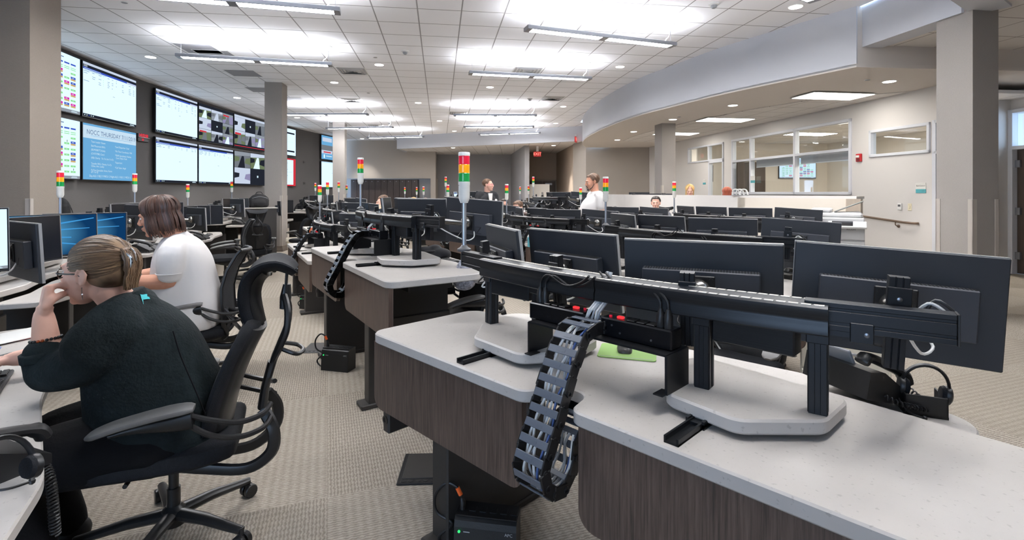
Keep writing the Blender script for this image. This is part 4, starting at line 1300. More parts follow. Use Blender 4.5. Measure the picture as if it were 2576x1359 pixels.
def make_ups():
    t = thing('battery_backup', 'x', 'battery backup')
    w, d, h = .235, .1, .165
    mb = MB()
    sec = lambda k: [(-w/2, -d/2, 0), (w/2, -d/2, 0), (w/2, d/2, 0), (-w/2, d/2, 0)]
    prof = [(-d/2-.012, 0), (d/2, 0), (d/2, h), (-d/2+.02, h), (-d/2+.004, h-.012), (-d/2, h-.035)]
    mb.rings([[(x, y, z) for y, z in prof] for x in (-w/2, w/2)], True, True)
    bd = mb.obj('case', M_BLACKUPS, t, smooth=0)
    mb = MB(); mb.at((-w/2+.02, -d/2-.004, h-.048), rx=PI/2).lathe([(.005, 0), (.005, .003)], 10); mb.obj('green_lamp', E_LED, t)
    mb = MB(); mb.box(-w/2+.002, w/2-.002, -d/2+.012, d/2, h, h+.004)
    for k in range(5): mb.box(-.07+k*.04, -.045+k*.04, -.01, .02, h+.003, h+.006)
    mb.obj('socket_row', M_BLACKPL, t)
    text('lettering', 'APC', .016, M_LETTER, t, (w/2-.028, -d/2-.0045, h-.043), (PI/2-.09, 0, 0))
    mb = MB(); mb.box(-w/2+.036, -w/2+.06, -d/2-.004, -d/2-.002, h-.05, h-.047); mb.obj('small_print', M_LETTER, t)
    mb = MB(); mb.tube([(-w/2+.02, 0, h), (-w/2+.02, 0, h+.03), (-w/2+.015, 0, h+.045)], [.012, .011, .006], 10); mb.obj('plug', M_BLACKCABLE, t)
    mb = MB(); mb.tube(catmull([(-w/2+.015, 0, h+.04), (-w/2, 0, h+.08), (-w/2-.045, 0, h+.095), (-w/2-.09, 0, h+.045), (-w/2-.085, 0, h-.02), (-w/2-.03, .0, h-.05), (-w/2-.03, .0, h-.07), (-w/2-.075, 0, .05), (-w/2-.05, 0, .012), (-w/2+.02, -.02, .008)], 6), .006, 8)
    mb.obj('power_cord', M_BLACKCABLE, t)
    mb = MB(); mb.tube([(-w/2+.012, 0, h+.055), (-w/2-.002, 0, h+.082)], .0085, 10); mb.obj('orange_tape', M_ORANGE, t)
    return t
M_BLACKUPS = mat('black_ups_case', (17, 17, 18), .45, bump=(300, .08))
M_LETTER = mat('pale_lettering', (170, 170, 172), .5)
M_ORANGE = mat('orange_tape', (232, 96, 30), .5)

# ---------------------------------------------------------------- the field of consoles
# (row phrase, beacon x, y, turn, height of the top)
A_ = math.radians
CONS = [
 ('the first aisle row console', None, (-0.648, 2.303), -45.4, 0.747, 'A'),
 ('the raised second aisle row console', None, (-1.86, 4.66), -57.5, 0.875, 'B'),
 ('the third aisle row console', None, (-3.2, 7.2), -60.6, 0.655, 'C'),
 ('the fourth aisle row console', None, (-3.858, 9.319), -62, 0.75, 'D'),
 ('the fifth aisle row console', -4.0, 11.8, -70, .80, 'D2'),
 ('the sixth aisle row console', -4.6, 14.2, -74, .76, 'D3'),
 ('the first middle row console', None, (0.497, 4.876), -51, 0.705, 'F'),
 ('the second middle row console', None, (-0.52, 7.9), -54, 0.68, 'E'),
 ('the third middle row console', None, (-1.7, 9.85), -60, 0.7, 'E2'),
 ('the raised fourth middle row console', -1.63, 12.7, -66, .94, 'E3'),
 ('the fifth middle row console', -2.55, 14.8, -70, .72, 'E4'),
 ('the sixth middle row console', -3.05, 16.4, -74, .72, 'E5'),
 ('the seventh middle row console', -3.9, 18.6, -78, .74, 'E6'),
 ('the first counter row console', None, (2.02, 7.6), -57, 0.715, 'H'),
 ('the second counter row console', None, (0.953, 10.275), -61, 0.65, 'J'),
 ('the raised third counter row console', None, (0.07, 12.35), -69, 0.93, 'K'),
 ('the fourth counter row console', .50, 14.4, -66, .74, 'K2'),
 ('the fifth counter row console', .30, 16.8, -72, .74, 'K3'),
 ('the first wall row console', None, (-3.25, 2.16), -50, 0.72, 'L1'),
 ('the second wall row console', None, (-4.62, 4.66), -66, 0.75, 'L2'),
 ('the third wall row console', -4.95, 6.7, -66, .80, 'L3'),
 ('the fourth wall row console', -5.85, 9.2, -68, .70, 'L4'),
 ('the fifth wall row console', -6.27, 11.4, -72, .80, 'L5'),
 ('the sixth wall row console', -6.5, 13.8, -76, .72, 'L6'),
 ('the seventh wall row console', -6.1, 15.8, -80, .84, 'L7'),
]
CONSOLE = {}
ORD = ['first', 'second', 'third', 'fourth']
PICS = {'L2': ['wallpaper', 'wallpaper', None, None], 'L1': ['schedule', 'table', 'plain', None], 'E4': ['plain', 'plain', 'table', None], 'E5': ['plain', 'table', 'plain', 'plain'], 'D2': [None, 'plain', None, None], 'E3': ['table', None, None, None]}
_c0 = make_console()
for i in range(4): MON_PROTO.append(make_monitor(*[(.162, .20), (.30, .20), (.32, -.016), (.385, -.056)][i]))
_b0 = make_beacon(); _st = make_strip(); _ch = make_chain(); _up = make_ups()
_first = True
for phrase, bx, by, deg, H, key in CONS:
    th = A_(deg); U = Vector((math.cos(th), math.sin(th))); V = Vector((-math.sin(th), math.cos(th)))
    P0 = Vector(by) if bx is None else Vector((bx, by)) - U*.17 - V*.45
    W = lambda u, v, z=0, P0=P0, U=U, V=V: Vector((P0.x+U.x*u+V.x*v, P0.y+U.y*u+V.y*v, z))
    CONSOLE[key] = (W, th, H, phrase)
    o = _c0 if _first else copy_tree(_c0)
    o.location = W(0, 0); o.rotation_euler = (0, 0, th); set_height(o, H)
    o['label'] = 'grey topped dispatch console with dark wood panels, ' + phrase.replace(' console', ' one'); o['group'] = 'dispatch consoles'
    if key == 'L1':
        for ch in o.children:
            if ch.name.split('.')[0] == 'keyboard_worktop': ch.scale.x = 1.24
    for i in range(4):
        c, al, s = mon_geo(i)
        m = MON_PROTO[i] if _first else copy_tree(MON_PROTO[i])
        p = W(c.x, c.y, H+.288); m.location = p
        m.rotation_euler = (A_(7 if i < 3 else 1), A_(3.0 if i == 3 else 0), th+al)
        if key[0] == 'L' and key != 'L1':                     # wrapped further round the operator
            u, v, ang = [(.80, .79, -77), (1.02, .66, -55), (1.46, .66, -20), (2.26, .93, 34)][i]
            m.location = W(u, v, H+.288); m.rotation_euler = (A_(3), 0, th + A_(ang))
        if key == 'L1' and i == 0:
            m.location = (-2.80, 2.46, 1.13); m.rotation_euler = (A_(2), 0, A_(-114))
        if key == 'B' and i > 1:
            m.location = W(c.x - .15, c.y, H+.288)
        m['label'] = '%s black monitor from the beacon pole on %s' % (ORD[i], phrase); m['group'] = 'console monitors'
        k = PICS.get(key, [None]*4)[i]
        if k: picture_on(m, k, i + len(key))
    b = _b0 if _first else copy_tree(_b0)
    b.location = W(.165, beam_v(.165)+.0, H+.345); b.rotation_euler = (0, 0, th)
    b['label'] = 'red amber green signal beacon on a pole at ' + phrase; b['group'] = 'signal beacons'
    far = P0.y > 9.5 or key[0] == 'L'
    if not far:
        for j, (u, v, r) in enumerate(((UC-.15, .24, PI), (UC+.165, .24, 0))):
            s = _st if (_first and j == 0) else copy_tree(_st)
            s.location = W(u, v, H+.168); s.rotation_euler = (0, 0, th+r)
            s['label'] = 'black socket strip %s the cable chain on %s' % ('before' if j == 0 else 'past', phrase); s['group'] = 'socket strips'
        c = _ch if _first else copy_tree(_ch)
        c.parent = o; c.location = (UC, 0, H)
        if key in 'ABC':
            u_ = _up if _first else copy_tree(_up)
            q = {'A': W(.66, .13), 'B': pxz(852, 928, 0), 'C': pxz(782, 776, 0)}[key]
            u_.location = q; u_.rotation_euler = (0, 0, th + {'A': .62, 'B': .75, 'C': .7}[key])
            u_['label'] = 'black battery backup with green lamp on carpet by ' + phrase; u_['group'] = 'battery backups'
    _first = False
# ---------------------------------------------------------------- task chairs (front is +y)
M_FABRIC = mat('black_chair_fabric', (20, 22, 27), .75, noise=(120, .25), bump=(260, .25), spec=.3)
M_MESHF = mat('black_mesh_fabric', (38, 39, 42), .7, bump=(420, .4), spec=.3)
M_CHFRAME = mat('chair_frame_plastic', (27, 27, 28), .36)
M_ARMPAD = mat('grey_arm_pad', (104, 103, 102), .55, bump=(200, .05))
M_SHINE = mat('polished_loop', (120, 122, 128), .16, metal=.85)
def pad(mb, path, widths, th, bow=0.0, n=20, e=.45, flip=False):
    """upholstered pad: path of (y, z), a width and thickness per station, bowed across by bow"""
    q = th if isinstance(th, (list, tuple)) else [th]*len(path)
    A = catmull([Vector((0, y, z)) for y, z in path], 3); B = catmull([Vector((w, h, 0)) for w, h in zip(widths, q)], 3)
    P = A; widths = [b.x for b in B]; th = [b.y for b in B]
    m = len(P); rs = []
    for i in range(m):
        t = (P[min(i+1, m-1)] - P[max(i-1, 0)]).normalized()
        nrm = Vector((1, 0, 0)).cross(t).normalized()
        w = widths[i]; h = th[i] if isinstance(th, (list, tuple)) else th
        r = []
        for k in range(n):
            a = 2*PI*k/n; c, s = math.cos(a), math.sin(a)
            x = math.copysign(abs(c)**e, c)*w/2; y = math.copysign(abs(s)**.7, s)*h/2
            r.append(P[i] + Vector((x, 0, 0)) + nrm*(y + bow*(2*x/max(w, .01))**2))
        rs.append(r)
    mb.rings(rs, True, True)
def chair_base(t, seat_z):
    mb = MB(); mb.lathe([(.03, .05), (.042, .055), (.042, .115), (.03, .125), (.026, .13)], 16); hub = mb.obj('base_hub', M_CHFRAME, t)
    for k in range(5):
        a = 2*PI*k/5 + .35; c, s = math.cos(a), math.sin(a)
        mb = MB(); mb.tube([(c*.03, s*.03, .095), (c*.15, s*.15, .092), (c*.27, s*.27, .075), (c*.315, s*.315, .07)], [.028, .024, .019, .017], 10, flat=.85, up=(0, 0, 1))
        mb.tube([(c*.31, s*.31, .082), (c*.31, s*.31, .045)], .012, 8)
        mb.obj('base_leg', M_CHFRAME, t)
        mb = MB()
        for o in (-.016, .016):
            mb.at((c*.315 - s*o, s*.315 + c*o, .029), rz=a+PI/2, ry=PI/2).lathe([(.01, -.011), (.026, -.011), (.029, -.007), (.029, .007), (.026, .011), (.01, .011)], 16)
        mb.at((c*.315, s*.315, .032)); mb.ball((0, 0, 0), (.013, .013, .02), 8)
        mb.obj('caster', M_CHFRAME, t)
    mb = MB(); mb.lathe([(.024, .12), (.024, .2), (.018, .2), (.018, seat_z-.1)], 14); mb.obj('gas_column', M_CHFRAME, t)
def arms(t, z=.585, x=.268, back=(-.36, .45)):
    for s in (-1, 1):
        mb = MB()
        pth = [(-.12, z+.018), (-.09, z+.02), (0, z+.012), (.1, z-.006), (.17, z-.026), (.195, z-.036)]
        pad(mb, pth, [.05, .08, .095, .09, .075, .03], [.022, .03, .032, .03, .026, .012], e=.8)
        for i, p in enumerate(mb.v): mb.v[i] = (p[0]+s*x, p[1], p[2])
        mb.obj('arm_pad', M_ARMPAD, t)
        mb = MB()
        pth = [(-.115, z-.02), (-.06, z-.025), (.05, z-.024), (.13, z-.036)]
        pad(mb, pth, [.05, .05, .05, .04], [.07, .06, .035, .015], e=.8)
        for i, p in enumerate(mb.v): mb.v[i] = (p[0]+s*x, p[1], p[2])
        for dz in (0, -.055):
            mb.tube(catmull([(s*x, -.10, z-.005+dz*.6), (s*(x-.002), -.17, z-.035+dz), (s*(x-.02), -.26, z-.065+dz), (s*(x-.08), -.335, z-.07+dz), (s*.13, back[0], z-.055+dz)], 5), .0105, 8)
        mb.obj('arm_support', M_CHFRAME, t)
def make_chair(head=True):
    t = thing('task_chair', 'x', 'chair')
    chair_base(t, .43)
    # seat
    mb = MB(); pad(mb, [(-.24, .39), (-.22, .39), (-.1, .385), (.08, .385), (.2, .38), (.25, .355)], [.34, .43, .49, .5, .47, .38], [.05, .095, .11, .11, .10, .05], bow=.012, e=.5)
    mb.obj('seat', M_FABRIC, t)
    mb = MB(); pad(mb, [(-.2, .335), (-.1, .325), (.02, .32), (.14, .34)], [.14, .2, .18, .1], [.04, .05, .06, .03], e=.6)
    mb.tube([(-.1, .1, .335), (-.22, .1, .34)], .008, 8)
    mb.obj('tilt_mechanism', M_CHFRAME, t)
    if head:
        mb = MB(); pad(mb, [(-.165, .43), (-.17, .46), (-.185, .54), (-.215, .64), (-.255, .74), (-.295, .82), (-.31, .85)], [.30, .40, .44, .45, .43, .37, .26], [.03, .05, .06, .06, .055, .05, .03], bow=-.035, e=.55)
        bk = mb.obj('backrest', M_FABRIC, t)
        mb = MB(); pad(mb, [(-.20, .45), (-.215, .54), (-.245, .64), (-.285, .74), (-.325, .82)], [.30, .36, .37, .36, .28], .03, bow=-.03, e=.55)
        mb.obj('back_shell', M_CHFRAME, bk)
        hp = [(-.315, .815), (-.302, .84), (-.283, .90), (-.278, .96), (-.29, 1.02), (-.325, 1.058), (-.375, 1.068), (-.415, 1.05), (-.435, 1.03)]
        mb = MB(); pad(mb, hp, [.10, .15, .19, .24, .29, .32, .32, .29, .22], [.03, .045, .05, .052, .05, .046, .042, .034, .02], bow=-.03, e=.7)
        hd = mb.obj('headrest', M_FABRIC, t)
        mb = MB(); pad(mb, [(-.325, .835), (-.312, .90), (-.306, .96), (-.32, 1.01), (-.345, 1.036)], [.12, .15, .18, .22, .25], .02, bow=-.026, e=.7); mb.obj('headrest_shell', M_CHFRAME, hd)
        mb = MB()
        for x in (-.016, .016): mb.tube([(x, -.415, 1.04), (x, -.41, .95), (x, -.405, .89)], .006, 8)
        mb.obj('headrest_post', M_CHFRAME, t)
        mb = MB()
        mb.tube([(0, -.415, .985), (0, -.41, .93), (0, -.405, .88)], [.016, .024, .02], 10)
        for s in (-1, 1):
            mb.tube(catmull([(s*.015, -.405, .94), (s*.06, -.42, .88), (s*.075, -.415, .80), (s*.055, -.385, .72), (s*.02, -.365, .67), (s*.02, -.345, .60)], 5), [.014]*26, 8)
        mb.tube(catmull([(-.05, -.40, .72), (-.07, -.455, .70), (0, -.48, .695), (.07, -.455, .70), (.05, -.40, .72)], 5), .009, 8)
        mb.tube([(.0, -.355, .66), (0, -.33, .55), (0, -.32, .47)], [.03, .034, .04], 10, flat=.5, up=(0, 1, 0))
        mb.obj('spine', M_CHFRAME, t)
        arms(t)
    else:
        rs = []; n = 14
        sect = [(-.20, .42, .26), (-.225, .47, .37), (-.235, .53, .42), (-.225, .60, .41), (-.22, .70, .37), (-.25, .82, .33), (-.31, .93, .31), (-.335, .96, .30)]
        for y, z, w in sect:
            rs.append([(w/2*(2*k/n-1), y - .05*(1-(2*k/n-1)**2), z) for k in range(n+1)])
        mb = MB(); mb.rings(rs, False, False); bk = mb.obj('mesh_back', M_MESHF, t, smooth=80)
        md = bk.modifiers.new('thickness', 'SOLIDIFY'); md.thickness = .006
        mb = MB()
        for s in (0, n):
            mb.tube([r[s] for r in rs], .012, 8)
        mb.tube(rs[-1], .013, 8); mb.tube(rs[1], .012, 8)
        mb.obj('back_frame', M_CHFRAME, t)
        mb = MB(); mb.tube([Vector(r[n//2]) + Vector((0, -.008, 0)) for r in rs[2:-1]], .006, 6); mb.obj('back_seam', M_CHFRAME, bk)
        mb = MB()
        for s in (-1, 1):
            mb.tube(catmull([(s*.2, -.235, .55), (s*.2, -.235, .45), (s*.15, -.25, .37), (s*.1, -.22, .33)], 5), .015, 8)
        mb.obj('back_upright', M_CHFRAME, t)
        mb = MB(); mb.tube(catmull([(-.2, -.24, .56), (-.19, -.30, .46), (-.11, -.34, .38), (0, -.35, .355), (.11, -.34, .38), (.19, -.30, .46), (.2, -.24, .56)], 5), [.009]*31, 10, flat=1.6, up=(0, 0, 1))
        mb.obj('polished_loop', M_SHINE, t)
        arms(t, .60, .27, (-.25, .5))
    mb = MB()
    for s in (-1, 1):
        mb.tube(catmull([(s*.1, -.33, .50), (s*.13, -.37, .42), (s*.125, -.36, .33), (s*.1, -.27, .27), (s*.07, -.12, .285), (s*.05, 0, .31)], 5), [.024]*26, 8, flat=.6, up=(1, 0, 0))
    mb.obj('recline_yoke', M_CHFRAME, t)
    return t
def face(fx, fy):
    """turn that makes a chair or person look along (fx, fy)"""
    return math.atan2(-fx, fy)
_ca = make_chair(True); _cb = make_chair(False)
CHAIRS = [
 (0, -1.355, 2.03, (-.93, -.37), 'black office chair with headrest, seating the woman in the dark fleece'),
 (1, -2.32, 3.66, (-.93, -.37), 'black mesh back office chair seating the woman in white'),
 (1, -4.3, 7.6, (-.85, -.5), 'empty black mesh back chair on casters before the headrest chair'),
 (0, -4.3, 8.5, (-.5, .85), 'empty black headrest chair turned towards the wall screens by the pillar'),
 (0, -4.25, 10.4, (-.8, .6), 'black headrest chair just behind the pillar and wastebasket'),
 (1, 1.2, 2.8, (-.72, -.69), 'mesh chair with grey arm seen under the front beam'),
 (0, -.45, 3.95, (-.86, -.5), 'black chair with curved arms behind the raised console'),
 (0, 2.82, 5.25, (-.5, -.8), 'chair whose rounded headrest rises over the middle row monitors'),
 (0, 2.2, 10.3, (.75, .66), 'chair with curled headrest against the white half wall'),
 (0, 2.72, 9.6, (-.7, -.7), 'black chair of the seated person looking over the monitors'),
 (0, -.05, 10.3, (.3, -.95), 'black headrest chair behind the standing woman'),
 (0, .22, 9.35, (-.8, -.6), 'black chair of the operator bowed behind the middle row'),
 (0, -2.2, 8.75, (-.8, -.6), 'chair with a cream jacket hung over it'),
 (0, -5.1, 13.4, (-.6, .8), 'dark chair deep along the wall screens'),
]
CH = []
for k, (ty, x, y, f, lab) in enumerate(CHAIRS):
    src = (_ca, _cb)[ty]
    used = [c for c in CH if c[1] == ty]
    o = src if not used else copy_tree(src)
    o.location = (x, y, 0); o.rotation_euler = (0, 0, face(*f)); o['label'] = lab; o['group'] = 'office chairs'
    CH.append((o, ty))
# ---------------------------------------------------------------- people (front is +y, their right is +x)
M_SKIN = mat('skin', (226, 178, 158), .5, noise=(14, .05), spec=.35)
M_SKIN2 = mat('skin_tan', (206, 150, 124), .5, noise=(14, .05), spec=.35)
M_LIP = mat('lips', (190, 110, 104), .45)
M_EYEW = mat('eye_white', (226, 224, 220), .25)
M_IRIS = mat('iris', (60, 48, 40), .2)
M_FLEECE = mat('dark_green_fleece', (31, 38, 40), .9, noise=(18, .22), bump=(90, .5), spec=.15)
M_TROUSER = mat('black_trousers', (14, 14, 17), .85, bump=(120, .2), spec=.2)
M_WSHIRT = mat('white_polo', (226, 222, 220), .8, bump=(7, .5))
M_BJACKET = mat('black_jacket', (34, 34, 38), .8, bump=(9, .4))
M_REDSHIRT = mat('red_shirt', (214, 56, 62), .8, bump=(9, .3))
M_GREYSHIRT = mat('grey_shirt', (120, 122, 130), .8, bump=(9, .3))
M_SHOE = mat('black_shoe', (20, 20, 22), .5)
HAIRSET = {}
def hairmat(name, a, b, rough=.45):
    m = mat(name, a, rough)
    nt = m.node_tree; bs = nt.nodes['Principled BSDF']; N = nt.nodes.new; L = nt.links.new
    tc = N('ShaderNodeTexCoord'); n = N('ShaderNodeTexNoise'); n.inputs['Scale'].default_value = 16; n.inputs['Detail'].default_value = 2
    L(tc.outputs['Object'], n.inputs['Vector'])
    r = N('ShaderNodeValToRGB'); r.color_ramp.elements[0].position = .35; r.color_ramp.elements[1].position = .68
    r.color_ramp.elements[0].color = lin(a); r.color_ramp.elements[1].color = lin(b)
    L(n.outputs['Fac'], r.inputs['Fac']); L(r.outputs['Color'], bs.inputs['Base Color'])
    mid = tuple((p+q)/2 for p, q in zip(a, b))
    HAIRSET[name] = [mat(name + '_dark', tuple(.6*p+.4*q for p, q in zip(a, mid)), rough), mat(name + '_mid', mid, rough), mat(name + '_light', tuple(.5*p+.5*q for p, q in zip(b, mid)), rough)]
    return m
M_HAIR1 = hairmat('ash_brown_hair', (78, 60, 46), (142, 114, 86))
M_HAIR2 = hairmat('auburn_hair', (54, 36, 30), (104, 70, 55))
M_HAIR3 = hairmat('short_brown_hair', (84, 62, 48), (122, 92, 70))
M_HAIR4 = hairmat('blond_hair', (206, 164, 100), (240, 208, 150))
M_HAIR5 = hairmat('red_hair', (134, 66, 48), (176, 94, 68))
M_HAIR6 = hairmat('dark_hair', (44, 38, 36), (72, 62, 56))

def soft(mb, name, m, parent, voxel, smooth=4, loc=None, rot=None):
    """fuse overlapping shapes into one continuous skin"""
    o = mb.obj(name, m, parent, smooth=180, loc=loc, rot=rot)
    r = o.modifiers.new('fuse', 'REMESH'); r.mode = 'VOXEL'; r.voxel_size = voxel; r.use_smooth_shade = True
    if smooth:
        s = o.modifiers.new('relax', 'SMOOTH'); s.factor = .5; s.iterations = smooth
    return o
def limb(mb, pts, r, n=14):
    mb.tube(catmull(pts, 4) if len(pts) > 2 else pts, None if False else _interp(r, len(pts), 4), n, round_end=True)
def _interp(r, n, k):
    if n <= 2: return list(r)
    out = []
    for i in range(n-1):
        for j in range(k): out.append(r[i] + (r[i+1]-r[i])*j/k)
    out.append(r[-1]); return out
def torso(mb, rows, n=28):
    """rows of (x, y, z, half width, half depth), lofted smoothly"""
    P = catmull([Vector(r[:3]) for r in rows], 5); Q = catmull([Vector((r[3], r[4], 0)) for r in rows], 5)
    rs = []
    for p, q in zip(P, Q):
        rs.append([(p.x + q.x*math.copysign(abs(math.cos(a))**.85, math.cos(a)), p.y + q.y*math.copysign(abs(math.sin(a))**.9, math.sin(a)), p.z) for a in [2*PI*i/n for i in range(n)]])
    mb.rings(rs, True, True)
def head_shape(mb, M, neck_to=None, s=1.0, beard=False):
    """head and neck; M places the head (centre between the ears, front +y)"""
    mb.T = M @ Matrix.Scale(s, 4)
    mb.ball((0, -.018, .038), (.077, .099, .088), 20)
    mb.ball((0, .022, -.005), (.068, .075, .085), 18)
    mb.ball((0, .040, -.055), (.056, .052, .058), 16)
    mb.ball((0, .052, -.092), (.036, .040, .026), 14)
    mb.ball((0, .080, -.102), (.019, .017, .016), 12)
    mb.ball((0, .078, .028), (.05, .022, .014), 12)
    for x in (-1, 1):
        mb.ball((x*.034, .066, -.022), (.026, .022, .022), 12)
        mb.ball((x*.008, .106, -.030), (.009, .011, .008), 8)
        mb.ball((x*.079, -.012, -.008), (.008, .02, .031), 10, rot=Matrix.Rotation(x*.35, 3, 'Z'))
        mb.tube([(x*.083, .004, -.03), (x*.087, .004, .0), (x*.088, -.006, .02), (x*.088, -.024, .022), (x*.087, -.034, .0), (x*.084, -.024, -.024), (x*.083, -.006, -.036)], .0045, 6)
    mb.tube([(0, .088, .024), (0, .103, -.005), (0, .116, -.027)], [.008, .010, .0125], 10)
    mb.ball((0, .096, -.056), (.024, .010, .007), 10); mb.ball((0, .093, -.069), (.022, .010, .008), 10)
    if neck_to is not None:
        a = M @ Vector((0, -.03, -.06)); mb.T = Matrix.Identity(4)
        b = Vector(neck_to); mid = a.lerp(b, .55)
        mb.tube([a, mid, b], [.054*s, .055*s, .066*s], 16, round_end=True)
    mb.T = Matrix.Identity(4)
def face_parts(M, p, s=1.0, lids=True):
    for x in (-1, 1):
        mb = MB(); mb.T = M @ Matrix.Scale(s, 4); mb.ball((x*.031, .078, .006), (.0125, .0105, .0085), 12); e = mb.obj('eye', M_EYEW, p)
        mb = MB(); mb.T = M @ Matrix.Scale(s, 4); mb.ball((x*.031, .0865, .005), (.0055, .003, .0055), 10); mb.obj('iris', M_IRIS, e)
    mb = MB(); mb.T = M @ Matrix.Scale(s, 4)
    mb.ball((0, .100, -.057), (.02, .007, .005), 10); mb.ball((0, .098, -.067), (.018, .007, .006), 10)
    mb.obj('lips', M_LIP, p)
def brows(M, p, m, s=1.0):
    for x in (-1, 1):
        mb = MB(); mb.T = M @ Matrix.Scale(s, 4)
        mb.tube([(x*.012, .097, .026), (x*.03, .094, .031), (x*.048, .08, .026)], [.003, .004, .002], 6); mb.obj('eyebrow', m, p)
def hand(mb, wrist, d, nrm, curl=.5, side=1, s=1.0, spread=.2, base=None, tuck=False):
    """palm and five bent fingers; d points along the hand, nrm out of its back"""
    d = Vector(d).normalized(); nrm = Vector(nrm); nrm = (nrm - d*nrm.dot(d)).normalized(); w = d.cross(nrm)*side
    W = Vector(wrist)
    mb.tube([W - d*.03*s, W, W + d*.03*s], [.027*s, .026*s, .03*s], 12, flat=.75, up=nrm)
    for k in range(4):
        o = (k-1.5)*.0195*s
        mb.tube([W + d*.015*s + w*o*.7, W + d*.085*s + w*o], [.015*s, .0125*s], 10, round_end=True)
    Ls = [.072, .08, .075, .058]
    for k in range(4):
        o = (k-1.5)*.0195*s; b = W + d*.088*s + w*o; P = [b]; a = curl*.5 if base is None else base; L = Ls[k]*s
        dd = (d + w*(k-1.5)*spread*.25).normalized()
        for q, f in enumerate((.42, .32, .26)):
            ang = a + q*curl
            P.append(P[-1] + (dd*math.cos(ang) - nrm*math.sin(ang))*L*f)
        mb.tube(P, [.0095*s, .009*s, .0083*s, .007*s], 9, round_end=True)
    b = W + d*.03*s - w*.03*s
    P = [b, b + (d*.6 - w*.75 - nrm*.3)*.034*s, b + (d*.95 - w*.7 - nrm*.6)*.062*s, b + (d*1.15 - w*.45 - nrm*.8)*.08*s]
    if tuck: P = [b, b + (d*.7 - w*.25 - nrm*.35)*.03*s, b + (d*.8 + w*.15 - nrm*.75)*.045*s, b + (d*.75 + w*.5 - nrm*.85)*.055*s]
    mb.tube(P, [.015*s, .0125*s, .011*s, .009*s], 9, round_end=True)
def strands(M, starts, target, rad, n_pts=10, r=.0022, s=1.0, jit=.006, lift=.006, drop=None, rnd=None):
    """locks of hair lying over an ellipsoid from each start direction to a gathering point (unit directions)"""
    rnd = rnd or random.Random(3); mb = MB(); tone = random.Random(9); T = M @ Matrix.Scale(s, 4); C0 = Vector((0, -.018, .03))
    for u0 in starts:
        u0 = Vector(u0).normalized(); u1 = Vector(target(u0) if callable(target) else target).normalized()
        P = []; j = Vector((rnd.uniform(-1, 1), rnd.uniform(-1, 1), rnd.uniform(-1, 1)))*jit; ph = rnd.uniform(0, 6)
        for i in range(n_pts):
            t = i/(n_pts-1); u = u0.slerp(u1, t)
            k = 1 + lift/.09*math.sin(PI*t) + .01*math.sin(ph + 5*t)
            P.append(T @ (C0 + Vector((u.x*rad[0], u.y*rad[1], u.z*rad[2]))*k + j*math.sin(PI*t)))
        if drop:
            for q in drop(u0, u1, rnd): P.append(T @ (C0 + q))
        mb.mi = tone.choice((0, 0, 1, 1, 2)); m = len(P); mb.tube(P, [r*(.5 + 1.1*math.sin(PI*min(1, .15+.8*i/(m-1)))) for i in range(m)], 5)
    return mb
def Mh(loc, yaw=0.0, pitch=0.0, roll=0.0):
    """pitch > 0 looks down"""
    return Matrix.Translation(loc) @ Matrix.Rotation(yaw, 4, 'Z') @ Matrix.Rotation(-pitch, 4, 'X') @ Matrix.Rotation(roll, 4, 'Y')
def person(label, x, y, f, group=None):
    t = thing('person', label, 'person', (x, y, 0), face(*f)); return t

# ---- the woman in the dark fleece, leaning on her elbow
p = person('woman in dark fleece and glasses seated with chin on her hand', -1.36, 2.03, (-.93, -.37))
HM = Mh((-.085, .222, 1.09), -.34, .06, -.04)
mb = MB(); head_shape(mb, HM, (-.065, .135, .935), 1.02)
ELB = Vector((-.14, .335, .735)); WR = Vector((-.125, .358, .945))
limb(mb, [ELB + Vector((0, .0, .03)), ELB.lerp(WR, .4), WR], [.046, .045, .03])
hand(mb, WR, (.2, -.06, 1), (-.45, .9, .0), .5, -1, 1.12, .05, 1.3, True)
RW_ = Vector((.15, .555, .735))
limb(mb, [(.2, .36, .74), (.18, .46, .735), RW_], [.042, .038, .028])
hand(mb, RW_, (-.1, 1, -.06), (0, .1, 1), .45, 1, .95)
soft(mb, 'body', M_SKIN, p, .0045, 3)
face_parts(HM, p, 1.02); brows(HM, p, M_HAIR1, 1.02)
# fleece
mb = MB()
torso(mb, [(-.03, .01, .385, .19, .18), (-.03, .025, .46, .218, .228), (-.035, .035, .58, .216, .23), (-.045, .06, .70, .212, .208), (-.055, .09, .82, .207, .185), (-.06, .095, .90, .17, .13), (-.062, .11, .955, .10, .085)])
limb(mb, [(-.09, .12, .945), (-.21, .135, .915), (-.245, .19, .86)], [.065, .085, .08])
limb(mb, [(-.225, .12, .90), (-.225, .2, .80), (-.16, .32, .755), (-.14, .345, .77), (-.143, .352, .815)], [.084, .078, .068, .062, .06])
limb(mb, [(.05, .14, .93), (.15, .16, .90), (.19, .24, .82), (.20, .36, .745), (.195, .42, .74)], [.07, .08, .07, .056, .05])
mb.tube([(-.063, .12, .93), (-.067, .135, .968)], [.10, .075], 16, round_end=False)
soft(mb, 'fleece_jacket', M_FLEECE, p, .009, 5)
mb = MB()
mb.tube([(-.066, .132, .95), (-.07, .148, .992)], [.082, .075], 18, flat=1); cl = soft(mb, 'collar', M_FLEECE, p, .006, 2)
mb = MB(); mb.tube([(-.1435, .352, .80), (-.1455, .357, .832)], [.063, .061], 14); soft(mb, 'rolled_cuff', M_FLEECE, p, .006, 2)
for pts in ([(-.10, .05, .952), (-.21, .07, .93), (-.29, .12, .86), (-.29, .15, .80)], [(-.20, -.045, .87), (-.225, -.075, .78), (-.235, -.12, .66), (-.22, -.15, .56)]):
    mb = MB(); mb.tube(catmull(pts, 5), .0025, 6); mb.obj('seam', M_TROUSER, p)
mb = MB()
